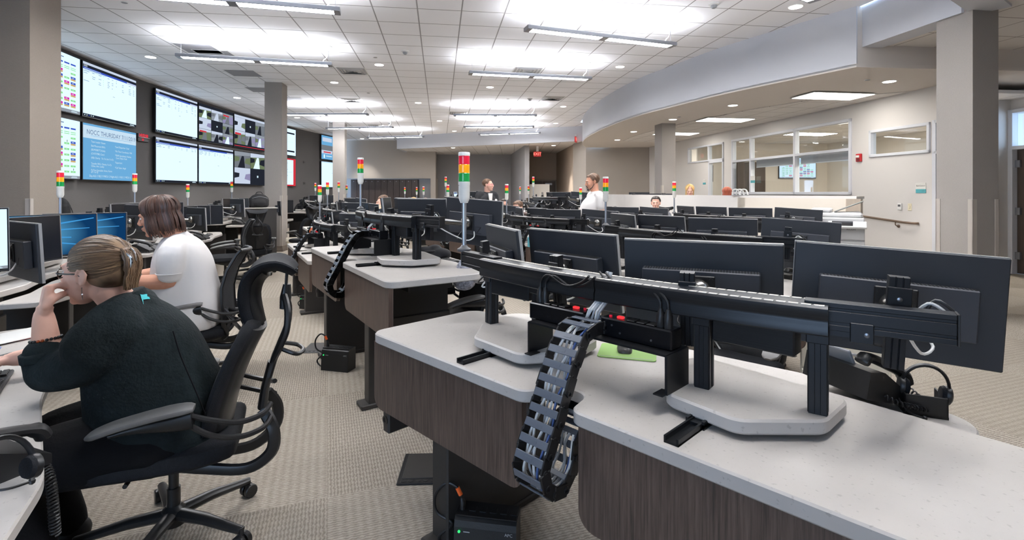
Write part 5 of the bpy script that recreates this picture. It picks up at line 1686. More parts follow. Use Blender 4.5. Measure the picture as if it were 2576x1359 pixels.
def strip(pts):
    P = catmull([Vector(p) for p in pts], 4); n = len(P); vs = []
    for k, p in enumerate(P):
        t = (P[min(k+1, n-1)] - P[max(k-1, 0)]).normalized(); w = .0085*(.35 + math.sin(PI*(.1+.8*k/(n-1))))
        b = Vector((-t.y, t.x, 0))*w; vs += [p + b, p - b]
    mb.add(vs, [(2*k, 2*k+1, 2*k+3, 2*k+2) for k in range(n-1)])
strip([(-.03, .03, 0), (-.012, .02, 0), (.0, .004, 0), (.012, -.008, 0), (.034, -.012, 0)])
strip([(.0, .004, 0), (-.004, -.014, 0), (-.012, -.034, 0)])
strip([(.012, -.008, 0), (.014, -.022, 0), (.026, -.036, 0)])
em = mb.obj('teal_emblem', mat('teal_print', (40, 178, 186), .6), p, loc=(-.125, .055, 1.0), rot=(-.7, -.35, .9), smooth=0)
sw_ = em.modifiers.new('follow_cloth', 'SHRINKWRAP'); sw_.target = [c for c in p.children if c.name.startswith('fleece_jacket')][0]; sw_.offset = .004; sw_.wrap_mode = 'ABOVE_SURFACE'
# legs
mb = MB()
mb.ball((-.03, .02, .46), (.2, .2, .1), 18)
for s, k in ((-1, -.13), (1, .10)):
    limb(mb, [(k, .02, .45), (k, .22, .45), (k-.01, .40, .43), (k-.01, .46, .38)], [.13, .125, .105, .085])
    limb(mb, [(k-.01, .45, .42), (k, .42, .25), (k, .36, .09)], [.085, .075, .055])
soft(mb, 'trousers', M_TROUSER, p, .011, 4)
for k in (-.13, .10):
    mb = MB(); mb.ball((k, .40, .04), (.045, .11, .035), 14); mb.ball((k, .34, .055), (.04, .05, .045), 12); soft(mb, 'shoe', M_SHOE, p, .008, 3)
# hair drawn back to a clip
rnd = random.Random(11)
mb = MB(); mb.T = HM @ Matrix.Scale(1.02, 4); mb.ball((0, -.027, .04), (.083, .1, .09), 22); mb.ball((0, -.05, .0), (.075, .075, .07), 18)
soft(mb, 'hair', M_HAIR1, p, .006, 2); hair = p.children[-1]
st = []
for i in range(520):
    a = rnd.uniform(-1.0, 1.0)*PI*.60
    st.append((math.sin(a)*.95, .62 + .18*math.cos(a) + rnd.uniform(-.25, .04), math.cos(a)*.88 + .12 + rnd.uniform(-.06, .05)))
for i in range(260):
    a = rnd.uniform(-1, 1)*PI*.5
    st.append((math.sin(a), rnd.uniform(-.5, .2), math.cos(a)+rnd.uniform(-.2, .1)))
mbs = strands(HM, st, lambda u: (u.x*.14, -1, .12 + .25*u.z), (.0845, .104, .091), 11, .0019, 1.02, .004, .004, rnd=rnd)
mbs.obj('hair_strand', HAIRSET['ash_brown_hair'], hair, smooth=60)
# strands under the ear and loose ends at the nape
st = [(math.copysign(1, rnd.uniform(-1, 1))*(.98), rnd.uniform(-.3, .1), -.35 + rnd.uniform(-.25, .2)) for i in range(160)]
strands(HM, st, lambda u: (u.x*.1, -1, -.05), (.081, .101, .09), 8, .0016, 1.02, .004, .004, rnd=rnd).obj('nape_strand', HAIRSET['ash_brown_hair'], hair, smooth=60)
mb = MB(); T = HM @ Matrix.Scale(1.02, 4)
for i in range(150):
    a = rnd.uniform(-1, 1); r0 = rnd.uniform(.3, 1)
    P = [Vector((a*.03, -.108 - .014*r0, -.055 + rnd.uniform(-.02, .01))), Vector((a*.036, -.122 - .014*r0, -.01)), Vector((a*.038, -.124 - .016*r0, .035)), Vector((a*.03, -.112 - .014*r0, .068)), Vector((a*.018, -.095, .082))]
    mb.mi = rnd.choice((0, 1, 1, 2)); mb.tube([T @ (q + Vector((rnd.uniform(-1, 1), rnd.uniform(-1, 1), 0))*.003) for q in catmull(P, 3)], .0032, 5)
mb.obj('twisted_roll', HAIRSET['ash_brown_hair'], hair, smooth=60)
mb = MB(); mb.T = T
mb.tube(catmull([(-.03, -.13, .06), (-.033, -.148, .05), (-.033, -.152, .03), (-.032, -.145, .01)], 3), .004, 6); mb.tube(catmull([(.0, -.13, .075), (-.012, -.15, .06), (-.012, -.154, .03)], 3), .003, 6)
mb.obj('metal_hair_clip', M_CHROME, hair)
# glasses
M_SPEC = mat('tortoise_frame', (40, 28, 24), .25, noise=(60, .6))
mb = MB(); mb.T = T
for x in (-1, 1):
    mb.tube([(x*.031 + .023*math.cos(a), .101 - .012*abs(math.cos(a))*(1 if True else 0), .003 + .016*math.sin(a)) for a in [2*PI*i/16 for i in range(16)]], .0022, 6, closed=True)
    mb.tube([(x*.054, .091, .008), (x*.076, .06, .008), (x*.083, .0, .004), (x*.084, -.01, -.004)], [.0035, .003, .0026, .0024], 6)
mb.tube([(-.009, .106, .006), (0, .109, .008), (.009, .106, .006)], .002, 6)
gl = mb.obj('glasses', M_SPEC, p)
# bracelet, earring
mb = MB()
c = ELB.lerp(WR, .62) + Vector((0, 0, .0)); ax = (WR-ELB).normalized(); e1 = ax.cross(Vector((1, 0, 0))).normalized(); e2 = ax.cross(e1)
for i in range(22):
    a = 2*PI*i/22; mb.ball(c + (e1*math.cos(a) + e2*math.sin(a))*.0415, .0055, 8, mi=1 if i in (5, 6) else 0)
mb.obj('bead_bracelet', [M_BLACKPL, mat('amber_bead', (150, 70, 30), .3)], p)
mb = MB(); mb.T = T; mb.tube([(-.086, -.014, -.042), (-.087, -.014, -.062), (-.086, -.013, -.085)], .0016, 6); mb.ball((-.087, -.014, -.066), .003, 8); mb.obj('earring', M_CHROME, p)
# pen in her other hand
mb = MB(); mb.tube([(.12, .63, .725), (.10, .60, .76), (.08, .565, .80)], .0045, 8)
t = mb.obj('pen', mat('white_blue_pen', (150, 160, 210), .3), None); t.parent = None
t.location = p.location; t.rotation_euler = p.rotation_euler; tag(t, 'white and blue pen held by the woman in dark fleece', 'pen')

# ---- the woman in white
p = person('woman in a white shirt with auburn bob, seen from behind her shoulder', -2.32, 3.66, (-.93, -.37))
HM = Mh((-.13, .17, 1.215), -.1, .25)
mb = MB(); head_shape(mb, HM, (-.11, .07, 1.07), 1.06)
limb(mb, [(-.30, .05, .90), (-.29, .07, .80), (-.24, .22, .785), (-.16, .42, .785)], [.06, .057, .048, .034])
hand(mb, (-.16, .42, .785), (.3, 1, 0), (-.1, 0, 1), .4, -1, .95)
limb(mb, [(.13, .16, .80), (.12, .36, .77), (.06, .50, .775)], [.055, .048, .034])
hand(mb, (.06, .50, .775), (-.2, 1, 0), (0, 0, 1), .4, 1, .95)
soft(mb, 'body', M_SKIN2, p, .006, 3); face_parts(HM, p, 1.06)
mb = MB()
torso(mb, [(-.08, -.005, .43, .20, .19), (-.08, .0, .5, .225, .215), (-.08, .01, .64, .222, .22), (-.085, .02, .78, .22, .20), (-.09, .03, .92, .225, .175), (-.1, .04, 1.02, .19, .13), (-.105, .05, 1.07, .11, .09)])
limb(mb, [(-.2, .04, 1.03), (-.30, .05, .975), (-.31, .055, .90), (-.305, .06, .85)], [.07, .083, .084, .078])
limb(mb, [(0, .04, 1.03), (.12, .06, .97), (.14, .12, .85), (.135, .15, .81)], [.07, .085, .08, .075])
mb.tube([(-.108, .06, 1.06), (-.11, .07, 1.09)], [.085, .07], 16)
soft(mb, 'white_shirt', M_WSHIRT, p, .010, 4)
for pts in ([(-.16, -.02, 1.045), (-.25, -.035, 1.0), (-.30, -.02, .93), (-.31, .03, .87)], [(-.30, .145, .845), (-.375, .11, .845), (-.385, .03, .845), (-.34, -.01, .845)]):
    mb = MB(); mb.tube(catmull(pts, 5), .003, 6); mb.obj('seam', M_WSHIRT, p)
mb = MB(); mb.ball((-.08, .02, .47), (.21, .22, .1), 18)
for k in (-.18, .03): limb(mb, [(k, .02, .47), (k, .25, .48), (k, .42, .44)], [.11, .095, .075]); limb(mb, [(k, .42, .45), (k, .42, .25), (k, .38, .1)], [.07, .06, .05])
soft(mb, 'trousers', M_TROUSER, p, .013, 4)
for k in (-.18, .03):
    mb = MB(); mb.ball((k, .42, .045), (.045, .11, .04), 12); mb.obj('shoe', M_SHOE, p, smooth=180)
mb = MB(); mb.T = HM @ Matrix.Scale(1.06, 4); mb.ball((0, -.026, .035), (.092, .107, .098), 20); mb.ball((0, -.045, -.03), (.092, .082, .09), 18)
hair = soft(mb, 'hair', M_HAIR2, p, .008, 3)
rnd = random.Random(5); st = []
for i in range(520):
    a = rnd.uniform(0, 2*PI); st.append((.2*math.cos(a), -.1 + .2*math.sin(a) + rnd.uniform(-.25, .5), 1))
def _tgt(u):
    a = math.atan2(u.y + .12, u.x) + rnd.uniform(-.25, .25)
    if .6 < a < 2.5: a = .55 if a < 1.55 else 2.6
    return (math.cos(a), math.sin(a), -.25)
def _drop(u0, u1, r):
    q = Vector((u1.x*.098, u1.y*.112, -.03)); L = r.uniform(.10, .14)
    return [q + Vector((u1.x*.012, u1.y*.01, -L*.35)), q + Vector((u1.x*.014, u1.y*.008, -L*.7)), q + Vector((u1.x*(.002), u1.y*.0, -L))]
strands(HM, st, _tgt, (.096, .111, .102), 9, .003, 1.06, .006, .006, drop=_drop, rnd=rnd).obj('hair_strand', HAIRSET['auburn_hair'], hair, smooth=60)

# ---- smaller figures
def figure(label, x, y, f, head, shirt, hairm, skin=M_SKIN, standing=False, hair='short', look=(0, 0), width=.19, floor=0.0, belly=0.0, inner=None, beard=False):
    """head: (x, y, z) in the person's own frame"""
    p = person(label, x, y, f); p.location.z = floor
    hx, hy, hz = head; HM = Mh(head, look[0], look[1]); nk = (hx*.9, hy-.04, hz-.15)
    mb = MB(); head_shape(mb, HM, nk, 1.0)
    sh = hz - .22
    hip = .93 if standing else .47
    w = width
    hands = []
    for s in (-1, 1):
        S = Vector((hx + s*(w+.015), hy-.05, sh))
        if standing:
            E = S + Vector((s*.04, .0, -.28)); Wr = E + Vector((-s*.01, .09, -.22))
        else:
            E = S + Vector((s*.05, .12, -.24)); Wr = E + Vector((-s*.06, .23, .02))
        limb(mb, [S + Vector((0, 0, -.1)), E, E.lerp(Wr, .5), Wr], [.05, .043, .04, .027])
        hand(mb, Wr, (Wr-E), (s*.6, .3, .7) if not standing else (s, 0, .1), .4, -s, .95)
        hands.append((S, E))
    soft(mb, 'body', skin, p, .008, 2); face_parts(HM, p); brows(HM, p, hairm)
    mb = MB(); rows = []
    for t, k in ((-.14, .9), (0, 1.0), (.35, 1.0), (.7, 1.04), (.92, .98), (1.08, .7), (1.2, .42)):
        z = hip + (sh - hip)*t; b = belly*max(0, math.sin(PI*min(1, max(0, (1-t)*.9))))
        rows.append((hx*max(0, t), (hy-.06)*max(0, t) + b*.5, z, w*k, .13*min(1, k) + b*.8))
    torso(mb, rows)
    for S, E in hands:
        limb(mb, [S + Vector(((hx-S.x)*.4, 0, .03)), S, S.lerp(E, .55 if shirt not in (M_BJACKET,) else 1.0)], [.06, .068, .06])
    mb.tube([(nk[0], nk[1]-.005, sh+.02), (nk[0], nk[1], sh+.085)], [.085, .066], 14)
    soft(mb, 'shirt' if shirt is not M_BJACKET else 'jacket', shirt, p, .012, 4)
    if inner is not None:
        mb = MB(); yy = hy - .06 + .135
        mb.add([(hx-.05, yy, sh+.05), (hx+.05, yy, sh+.05), (hx+.03, yy+.012, sh-.1), (hx, yy+.014, sh-.2), (hx-.03, yy+.012, sh-.1)], [(0, 4, 3, 2, 1)])
        o = mb.obj('inner_shirt', inner, p, smooth=0); md = o.modifiers.new('thickness', 'SOLIDIFY'); md.thickness = .02
    mb = MB()
    mb.ball((0, 0, hip), (w*.98, .14, .1), 16)
    for s in (-1, 1):
        if standing:
            limb(mb, [(s*.09, 0, hip), (s*.1, .02, .5), (s*.1, -.01, .1)], [.095, .07, .05])
        else:
            limb(mb, [(s*.1, 0, hip), (s*.11, .25, hip+.01), (s*.11, .42, hip-.03)], [.09, .08, .065]); limb(mb, [(s*.11, .42, hip-.02), (s*.11, .42, .25), (s*.11, .38, .1)], [.062, .055, .045])
    soft(mb, 'trousers', M_TROUSER, p, .014, 3)
    for s in (-1, 1):
        mb = MB(); mb.ball((s*.1, .03 if standing else .43, .045), (.045, .115, .042), 12); mb.obj('shoe', M_SHOE, p, smooth=180)
    # hair
    rnd = random.Random(hash(label) % 1000 if False else len(label))
    mb = MB(); mb.T = HM
    mb.ball((0, -.027, .043), (.082, .1, .09), 18)
    if hair == 'long': mb.ball((0, -.05, -.02), (.085, .07, .1), 16)
    if hair == 'curly':
        for i in range(60):
            a = rnd.uniform(0, 2*PI); b = rnd.uniform(.0, 1.2); mb.ball((.085*math.cos(a)*math.sin(b), -.03 + .1*math.sin(a)*math.sin(b), .045 + .09*math.cos(b)), .018, 6)
    h = soft(mb, 'hair', hairm, p, .008, 2)
    st = []
    for i in range(130 if hair != 'long' else 220):
        a = rnd.uniform(0, 2*PI); st.append((.25*math.cos(a), .3*math.sin(a) + .2, 1))
    def tg(u):
        a = math.atan2(u.y-.2, u.x) + rnd.uniform(-.3, .3)
        if hair == 'long':
            if .75 < a < 2.4: a = .7 if a < 1.57 else 2.45
            return (math.cos(a), math.sin(a), -.3)
        return (math.cos(a), math.sin(a)*(1 if math.sin(a) < 0 else .75), .55 if math.sin(a) > .3 else -.1 + rnd.uniform(-.1, .2))
    dr = (lambda u0, u1, r: [Vector((u1.x*.088, u1.y*.09-.02, -.03 - k*.035)) for k in (1, 2, 3)]) if hair == 'long' else None
    strands(HM, st, tg, (.086, .104, .094), 7, .0035, 1.0, .004, .003, drop=dr, rnd=rnd).obj('hair_strand', HAIRSET[hairm.name], h, smooth=60)
    if beard:
        mb = MB(); mb.T = HM
        mb.ball((0, .082, -.1), (.026, .022, .022), 10); mb.tube([(-.022, .092, -.08), (-.018, .101, -.05), (0, .106, -.045), (.018, .101, -.05), (.022, .092, -.08)], .006, 6)
        for s in (-1, 1): mb.tube([(s*.03, .07, -.1), (s*.055, .03, -.075), (s*.07, .0, -.03)], [.008, .006, .004], 6)
        mb.obj('beard', M_HAIR6, p)
    return p, HM
p, HM = figure('bearded man in a white polo standing before the half wall', 1.25, 7.65, (-1, -.15), (0, .04, 1.535), M_WSHIRT, M_HAIR3, M_SKIN2, True, 'short', (0, .2), .215, belly=.085, beard=True)
mb = MB(); mb.box(-.03, .03, .235, .245, 1.05, 1.11); mb.obj('badge', M_BLACKPL, p)
mb = MB(); mb.box(-.028, -.005, .246, .25, 1.055, 1.08); mb.obj('badge_print', M_RED, p)
p, HM = figure('woman in a black jacket standing among the consoles, looking sideways', -.5, 10.4, (.55, -.83), (0, .02, 1.53), M_BJACKET, M_HAIR3, M_SKIN, True, 'short', (.75, .0), .185, inner=M_WSHIRT)
mb = MB(); mb.T = HM
for x in (-1, 1): mb.tube([(x*.031 + .022*math.cos(a), .099, .003 + .015*math.sin(a)) for a in [2*PI*i/14 for i in range(14)]], .002, 5, closed=True); mb.tube([(x*.053, .095, .006), (x*.08, .03, .006), (x*.084, -.01, 0)], .002, 5)
mb.obj('glasses', mat('pink_frame', (206, 90, 130), .3), p)
mb = MB(); mb.at((-.1, .165, 1.22), rx=-1.4).lathe([(.028, 0), (.028, .004)], 12); mb.obj('chest_patch', M_IVORY, p)
figure('person with short dark hair looking over the monitors below the half wall', 2.68, 9.42, (-.33, -.94), (0, .12, 1.18), M_GREYSHIRT, M_HAIR6, M_SKIN, hair='short', look=(0, .12))
figure('blond woman seated behind the half wall, looking down', 3.75, 10.7, (-.3, -.95), (0, .1, 1.17), M_BJACKET, M_HAIR4, M_SKIN, hair='long', look=(0, .35), floor=PLAT)
figure('red haired person at the counter, only the crown of the head showing', 4.45, 10.5, (.5, .85), (0, .05, 1.12), M_GREYSHIRT, M_HAIR5, M_SKIN, hair='long', floor=PLAT)
figure('operator with fair brown hair bowed behind the second middle row monitors', .24, 9.15, (-.85, -.5), (0, .16, 1.10), M_GREYSHIRT, M_HAIR3, M_SKIN, hair='short', look=(.3, .3))
figure('operator with curly brown hair facing the wall screens', -2.18, 8.7, (-.8, -.6), (0, .05, 1.19), M_BJACKET, M_HAIR3, M_SKIN, hair='curly')
figure('person in a red shirt seated behind the standing woman', -.2, 11.6, (.2, -.98), (0, .1, 1.10), M_REDSHIRT, M_HAIR6, M_SKIN, hair='short', look=(0, .1))
figure('fair haired operator far back beyond the white screens', -2.5, 12.9, (-.3, .95), (0, .05, 1.13), M_GREYSHIRT, M_HAIR4, M_SKIN, hair='short')
figure('grey haired operator far back next to the fair haired one', -2.25, 13.2, (-.3, .95), (0, .05, 1.11), M_BJACKET, M_HAIR3, M_SKIN2, hair='short')
# ---------------------------------------------------------------- counter behind the half wall
mb = MB(); c_pts = [(x+.28, y+.1) for x, y in BULK if 8.9 < y < 13.0]
c_in = [(x+.95, y+.35) for x, y in BULK if 8.9 < y < 13.0]
t = thing('counter_desk', 'pale counter desk hidden behind the half wall', 'desk')
mb.prism((c_pts + c_in[::-1])[::-1], PLAT+.70, PLAT+.74); mb.obj('worktop', M_LAM, t)
for k in (0, len(c_pts)//2, len(c_pts)-1):
    mb = MB(); mb.at((c_in[k][0]-.25, c_in[k][1]-.08, 0)); mb.box(-.2, .2, -.03, .03, PLAT, PLAT+.70); mb.obj('support_panel', M_WALNUT, t)
def make_stand_monitor(w=.5, h=.31):
    t = thing('counter_monitor', 'x', 'monitor')
    mb = MB(); mb.box(-w/2, w/2, -.022, 0, .12, .12+h, .003); mb.obj('casing', M_MONBACK, t)
    mb = MB(); mb.box(-w/2+.006, w/2-.006, 0, .0025, .13, .12+h-.006); mb.obj('screen_panel', M_OFF, t, smooth=0)
    mb = MB(); mb.box(-.025, .025, -.05, -.022, .01, .3, .003); mb.box(-.1, .1, -.1, .07, 0, .012, .004); mb.obj('stand', M_BLACKPL, t)
    return t
_sm = make_stand_monitor()
for k, (pxx, d, rz, w, up) in enumerate([(1608, 12.5, -.4, 'small one near the standing man', .0), (1637, 12.0, -.9, 'turned away beside the platform pillar', .01), (1666, 11.9, -.35, 'its back to us, beside the platform pillar', .01), (1795, 10.2, -.25, 'one below the blond woman', -.04), (1836, 9.7, -.2, 'one below the red haired person', -.03)]):
    o = _sm if k == 0 else copy_tree(_sm)
    o.location = ((pxx-1288)/FPX*d, d, PLAT+.74); o.rotation_euler = (0, 0, rz)
    o['label'] = 'black counter monitor over the half wall, ' + w; o['group'] = 'counter monitors'
    for ch in o.children:
        ch.location.z += -.04 + up if ch.name.split('.')[0] != 'stand' else 0
# white punch-like organizer on the half wall cap
t = thing('desk_organizer', 'white looped desk organizer standing on the half wall cap', 'organizer', (3.88, 8.62, 1.325), -.9)
mb = MB(); mb.box(-.13, .13, -.05, .05, 0, .012, .004); mb.obj('base', M_GREYPL, t)
for x in (-.07, .0, .07):
    mb = MB(); mb.tube(catmull([(x-.05, -.03, .012), (x-.045, -.02, .08), (x-.02, .0, .105), (x+.03, .015, .09), (x+.055, .02, .012)], 6), .011, 8, flat=1.5, up=(0, 1, 0)); mb.obj('loop', M_WHITEPL, t)
for pxx, w in ((1548, 'near the standing man'), (1722, 'below the doorway')):
    d = 11.8 if pxx < 1600 else 10.6
    t = thing('desk_speaker', 'small black device on the half wall cap ' + w, 'device', ((pxx-1288)/FPX*d - .02, d, 1.325) if False else (BULK[[i for i, p in enumerate(BULK) if p[1] > d][0]][0]+.08, d, 1.325))
    mb = MB(); mb.box(-.04, .04, -.03, .03, 0, .04, .008); mb.obj('case', M_BLACKPL, t)
    mb = MB(); mb.box(-.03, .03, -.033, -.029, .006, .034, .002); mb.obj('grille', M_DARKGREY, t)
# ---------------------------------------------------------------- copier
t = thing('copier', 'white office copier with an angled grey feeder tray by the half wall end', 'copier', (4.24, 6.62, 0), -.6)
M_TRAYGREY = mat('tray_grey', (112, 112, 110), .55)
M_COP = mat('copier_white', (205, 205, 205), .45)
mb = MB(); mb.box(-.3, .3, -.32, .32, .03, .78, .01); mb.obj('body', M_COP, t)
for z0, z1 in ((.05, .2), (.215, .365), (.38, .56)):
    mb = MB(); mb.box(-.285, .285, -.332, -.318, z0, z1, .006); dr = mb.obj('paper_drawer', M_COP, t)
    mb = MB(); mb.box(-.1, .1, -.335, -.33, z1-.035, z1-.02); mb.obj('grip', M_GREYPL, dr)
mb = MB(); mb.box(-.3, .3, -.32, .32, .78, .792); mb.box(-.3, .02, -.3, .3, .792, .95, .004); mb.obj('output_bay', M_GREYPL, t)
mb = MB(); mb.box(.02, .3, -.33, .32, .79, .95, .008); mb.obj('side_block', M_COP, t)
mb = MB(); mb.box(-.3, .3, -.3, .32, .95, 1.06, .012); mb.obj('scanner', M_COP, t)
mb = MB(); mb.at((.12, -.36, .965), rx=.35); mb.box(-.2, .2, -.09, .09, 0, .03, .006); pn = mb.obj('control_panel', M_COP, t)
mb = MB(); mb.at((.08, -.36, .965), rx=.35); mb.box(-.12, .1, -.07, .07, .029, .032); mb.obj('display', M_OFF, pn)
mb = MB(); mb.box(-.28, .28, -.22, .3, 1.06, 1.12, .02); mb.box(-.28, -.05, -.2, .28, 1.12, 1.17, .015); mb.obj('document_feeder', M_COP, t)
mb = MB(); mb.at((-.02, .04, 1.12), ry=-.42); mb.box(0, .34, -.17, .17, 0, .014, .004); mb.obj('feeder_tray', M_TRAYGREY, t)
mb = MB(); mb.at((-.05, .04, 1.11), ry=-.05); mb.box(0, .3, -.14, .14, 0, .008); mb.obj('paper', M_WHITEPL, t)
text('lettering', 'RICOH', .03, M_DARKGREY, t, (.16, -.3315, .92), (PI/2, 0, 0))
# ---------------------------------------------------------------- things on the side wall
def on_wall(name, label, cat, pxx, py, off=-.002):
    y = 8.02/((pxx-1288)/FPX + .1427)
    p = rw(y, -.0); z = CAMZ - (py-HORIZON)/FPX*y
    return thing(name, label, cat, (p.x, p.y, z), RWA + PI)        # +x towards the camera end, -y... out of the wall is local -y? see below
# local frame after the half turn: x runs towards us, y points into the wall, so -y faces the hall
t = on_wall('fire_alarm', 'red fire alarm strobe on the white wall under the seam', 'alarm', 2163, 397)
mb = MB(); mb.box(-.06, .06, -.04, 0, -.075, .075, .008); mb.obj('case', mat('alarm_red', (190, 26, 34), .4), t)
mb = MB(); mb.box(-.035, .035, -.06, -.04, .0, .045, .006); mb.obj('strobe_lens', M_IVORY, t)
mb = MB()
for k in range(4): mb.box(-.04, .04, -.043, -.039, -.06+k*.012, -.055+k*.012)
mb.obj('sounder_slots', M_BLACKPL, t)
for pxx, py, s, txt, w in ((2317, 473, 1.0, 'Bed Control', 'beside the door near the big pillar'), (1772, 458, .9, 'Office', 'on the wall beside the glass office door')):
    t = on_wall('room_sign', 'small white and teal room sign ' + w, 'sign', pxx, py)
    mb = MB(); mb.box(-.09*s, .09*s, -.008, 0, -.02*s, .085*s, .002); mb.obj('white_panel', M_IVORY, t)
    mb = MB(); mb.box(-.09*s, .09*s, -.008, 0, -.085*s, -.02*s, .002); mb.obj('teal_panel', mat('sign_teal', (84, 168, 176), .5) if 'sign_teal' not in MATS else MATS['sign_teal'], t)
    text('lettering', txt, .03*s, M_DARKGREY, t, (0, -.0095, .035*s), (PI/2, 0, 0))
    text('room_number', '1214' if s == 1 else '1210', .024*s, M_DARKGREY, t, (.04*s, -.0095, -.05*s), (PI/2, 0, 0))
t = on_wall('room_sign', 'small white and teal sign on the mullion of the long window', 'sign', 1899, 452); t.location.x -= .05
mb = MB(); mb.box(-.09, .09, -.008, 0, -.02, .085, .002); mb.obj('white_panel', M_IVORY, t)
mb = MB(); mb.box(-.09, .09, -.008, 0, -.085, -.02, .002); mb.obj('teal_panel', MATS['sign_teal'], t)
t = on_wall('thermostat', 'white thermostat with tiny display above the handrail', 'thermostat', 2265, 520)
mb = MB(); mb.box(-.04, .04, -.025, 0, -.06, .06, .006); mb.obj('case', M_WHITEPL, t)
mb = MB(); mb.box(-.025, .025, -.027, -.024, .0, .035); mb.obj('display', M_DARKGREY, t)
t = on_wall('light_switch', 'cream light switch beside the thermostat', 'switch', 2289, 521)
mb = MB(); mb.box(-.036, .036, -.007, 0, -.06, .06, .003); mb.obj('plate', mat('cream_plastic', (228, 218, 190), .45), t)
mb = MB(); mb.box(-.013, .013, -.014, -.006, -.025, .025, .003); mb.obj('toggle', MATS['cream_plastic'], t)
# handrail
t = thing('handrail', 'brown handrail sloping down along the white ramp wall', 'handrail')
def hr(y, z, o=-.07): p = rw(y, o); return (p.x, p.y, z)
pts = [hr(11.2, 1.11), hr(9.85, .955), hr(8.7, .865), hr(8.55, .86), hr(8.5, .86, -.05), hr(8.48, .86, -.01)]
mb = MB(); mb.tube(pts, .02, 10); mb.obj('rail', mat('bronze_rail', (112, 94, 80), .4, metal=.3), t)
for y, z in ((8.85, .875), (10.6, 1.04)):
    mb = MB(); mb.tube(catmull([hr(y, z-.015), hr(y, z-.06), hr(y, z-.085, -.03), hr(y, z-.085, -.005)], 4), .009, 8)
    q = hr(y, z-.085, -.008); mb.ball(q, .028, 10); mb.obj('bracket', MATS['bronze_rail'], t)
# baseboard
p0, p1 = rw(8.2, -.01), rw(11, -.01)
wall_poly('baseboard_right', [(p0.x, p0.y), (p1.x, p1.y)], 0, .1, .012, M_BASE)
# roller shades behind the lower panes
for ya, yb, w in ((9.92, 11.4, 'in the end pane of the long window'), (11.5, 13.0, 'in the middle pane of the long window')):
    t = thing('roller_shade', 'grey half lowered roller shade ' + w, 'shade', (RW0.x, RW0.y, 0), RWA)
    a, b = RWS(ya), RWS(yb)
    mb = MB(); mb.box(a, b, -.118, -.114, 2.02, 2.2); mb.obj('fabric', mat('shade_cloth', (168, 168, 172), .8) if 'shade_cloth' not in MATS else MATS['shade_cloth'], t)
    mb = MB(); mb.box(a, b, -.122, -.11, 2.01, 2.03, .003); mb.obj('bottom_bar', M_ALU, t)
# meeting room screen and office picture
t = thing('meeting_screen', 'lit screen with a schedule on the meeting room wall', 'screen', (9.2, 16.33, 2.16), 0)
mb = MB(); mb.box(-.6, .6, 0, .06, -.34, .34, .004); mb.obj('housing', M_BEZEL, t)
q = pic_schedule(1.17, .65, random.Random(2), .3); q.v = [(x, y-.002, z) for x, y, z in q.v]; q.obj('picture', SCR, t, smooth=0)
t = thing('framed_picture', 'framed picture of reddish shapes behind the glass office door', 'picture', (6.62, 16.5, 1.55), -.2)
mb = MB()
for x0, x1, z0, z1 in ((-.5, .5, -.42, -.36), (-.5, .5, .36, .42), (-.5, -.45, -.42, .42), (.45, .5, -.42, .42)): mb.box(x0, x1, -.02, .02, z0, z1, .003)
mb.obj('frame', M_IVORY, t)
M_PIC = [mat('picture_sand', (168, 146, 128), .7), mat('picture_red', (176, 84, 72), .7), mat('picture_grey', (112, 108, 108), .7), mat('picture_brown', (110, 70, 54), .7)]
mb = MB(); mb.add([(-.45, 0, -.36), (.45, 0, -.36), (.45, 0, .36), (-.45, 0, .36)], [(0, 1, 2, 3)], 0)
rp_ = random.Random(8)
for k in range(9):
    cx, cz, r = rp_.uniform(-.35, .35), rp_.uniform(-.28, .22), rp_.uniform(.08, .18)
    pts = [(max(-.44, min(.44, cx + r*(1+.3*math.sin(3*a+k))*math.cos(a))), -.001-.0006*k, max(-.35, min(.35, cz + r*.6*math.sin(a)))) for a in [2*PI*i/16 for i in range(16)]]
    mb.add(pts, [tuple(range(16))], 1 + k % 3)
mb.obj('print', M_PIC, t, smooth=0)
t = thing('office_screen', 'dark screen edge on the office wall beside the framed picture', 'screen', (5.98, 15.5, 1.95), -1.25)
mb = MB(); mb.box(-.2, .2, 0, .05, -.25, .25, .004); mb.obj('housing', M_BEZEL, t)
mb = MB(); mb.box(-.185, .185, -.002, 0, -.235, .235); mb.obj('screen_panel', M_OFF, t)
# ---------------------------------------------------------------- exit signs, lockers, corridor door
E_EXIT = emat('exit_red', (255, 110, 96), 1.0)
M_EXITBODY = mat('exit_sign_case', (170, 30, 30), .4, emit=((230, 40, 40), .06))
for k, (x, y, z, rz, w) in enumerate([(1.10, 22.0, 3.04, 0.0, 'hanging in the mouth of the corridor'), (2.47, 19.6, 3.42, 1.25, 'seen edge-on beside the bulkhead nose')]):
    t = thing('exit_sign', 'red lit EXIT sign ' + w, 'sign', (x, y, z), rz)
    mb = MB(); mb.box(-.16, .16, -.02, .02, -.11, .11, .006); mb.obj('case', M_EXITBODY, t)
    text('lettering', 'EXIT', .17, E_EXIT, t, (0, -.0225, 0), (PI/2, 0, 0))
    mb = MB(); mb.box(-.05, .05, -.03, .03, .11, BZ-z if z < BZ else .2, .003); mb.obj('canopy', M_WHITEPL, t)
M_LOCK = mat('dark_locker_wood', (62, 52, 48), .5, noise=(5, .15), stretch=(6, 6, .6))
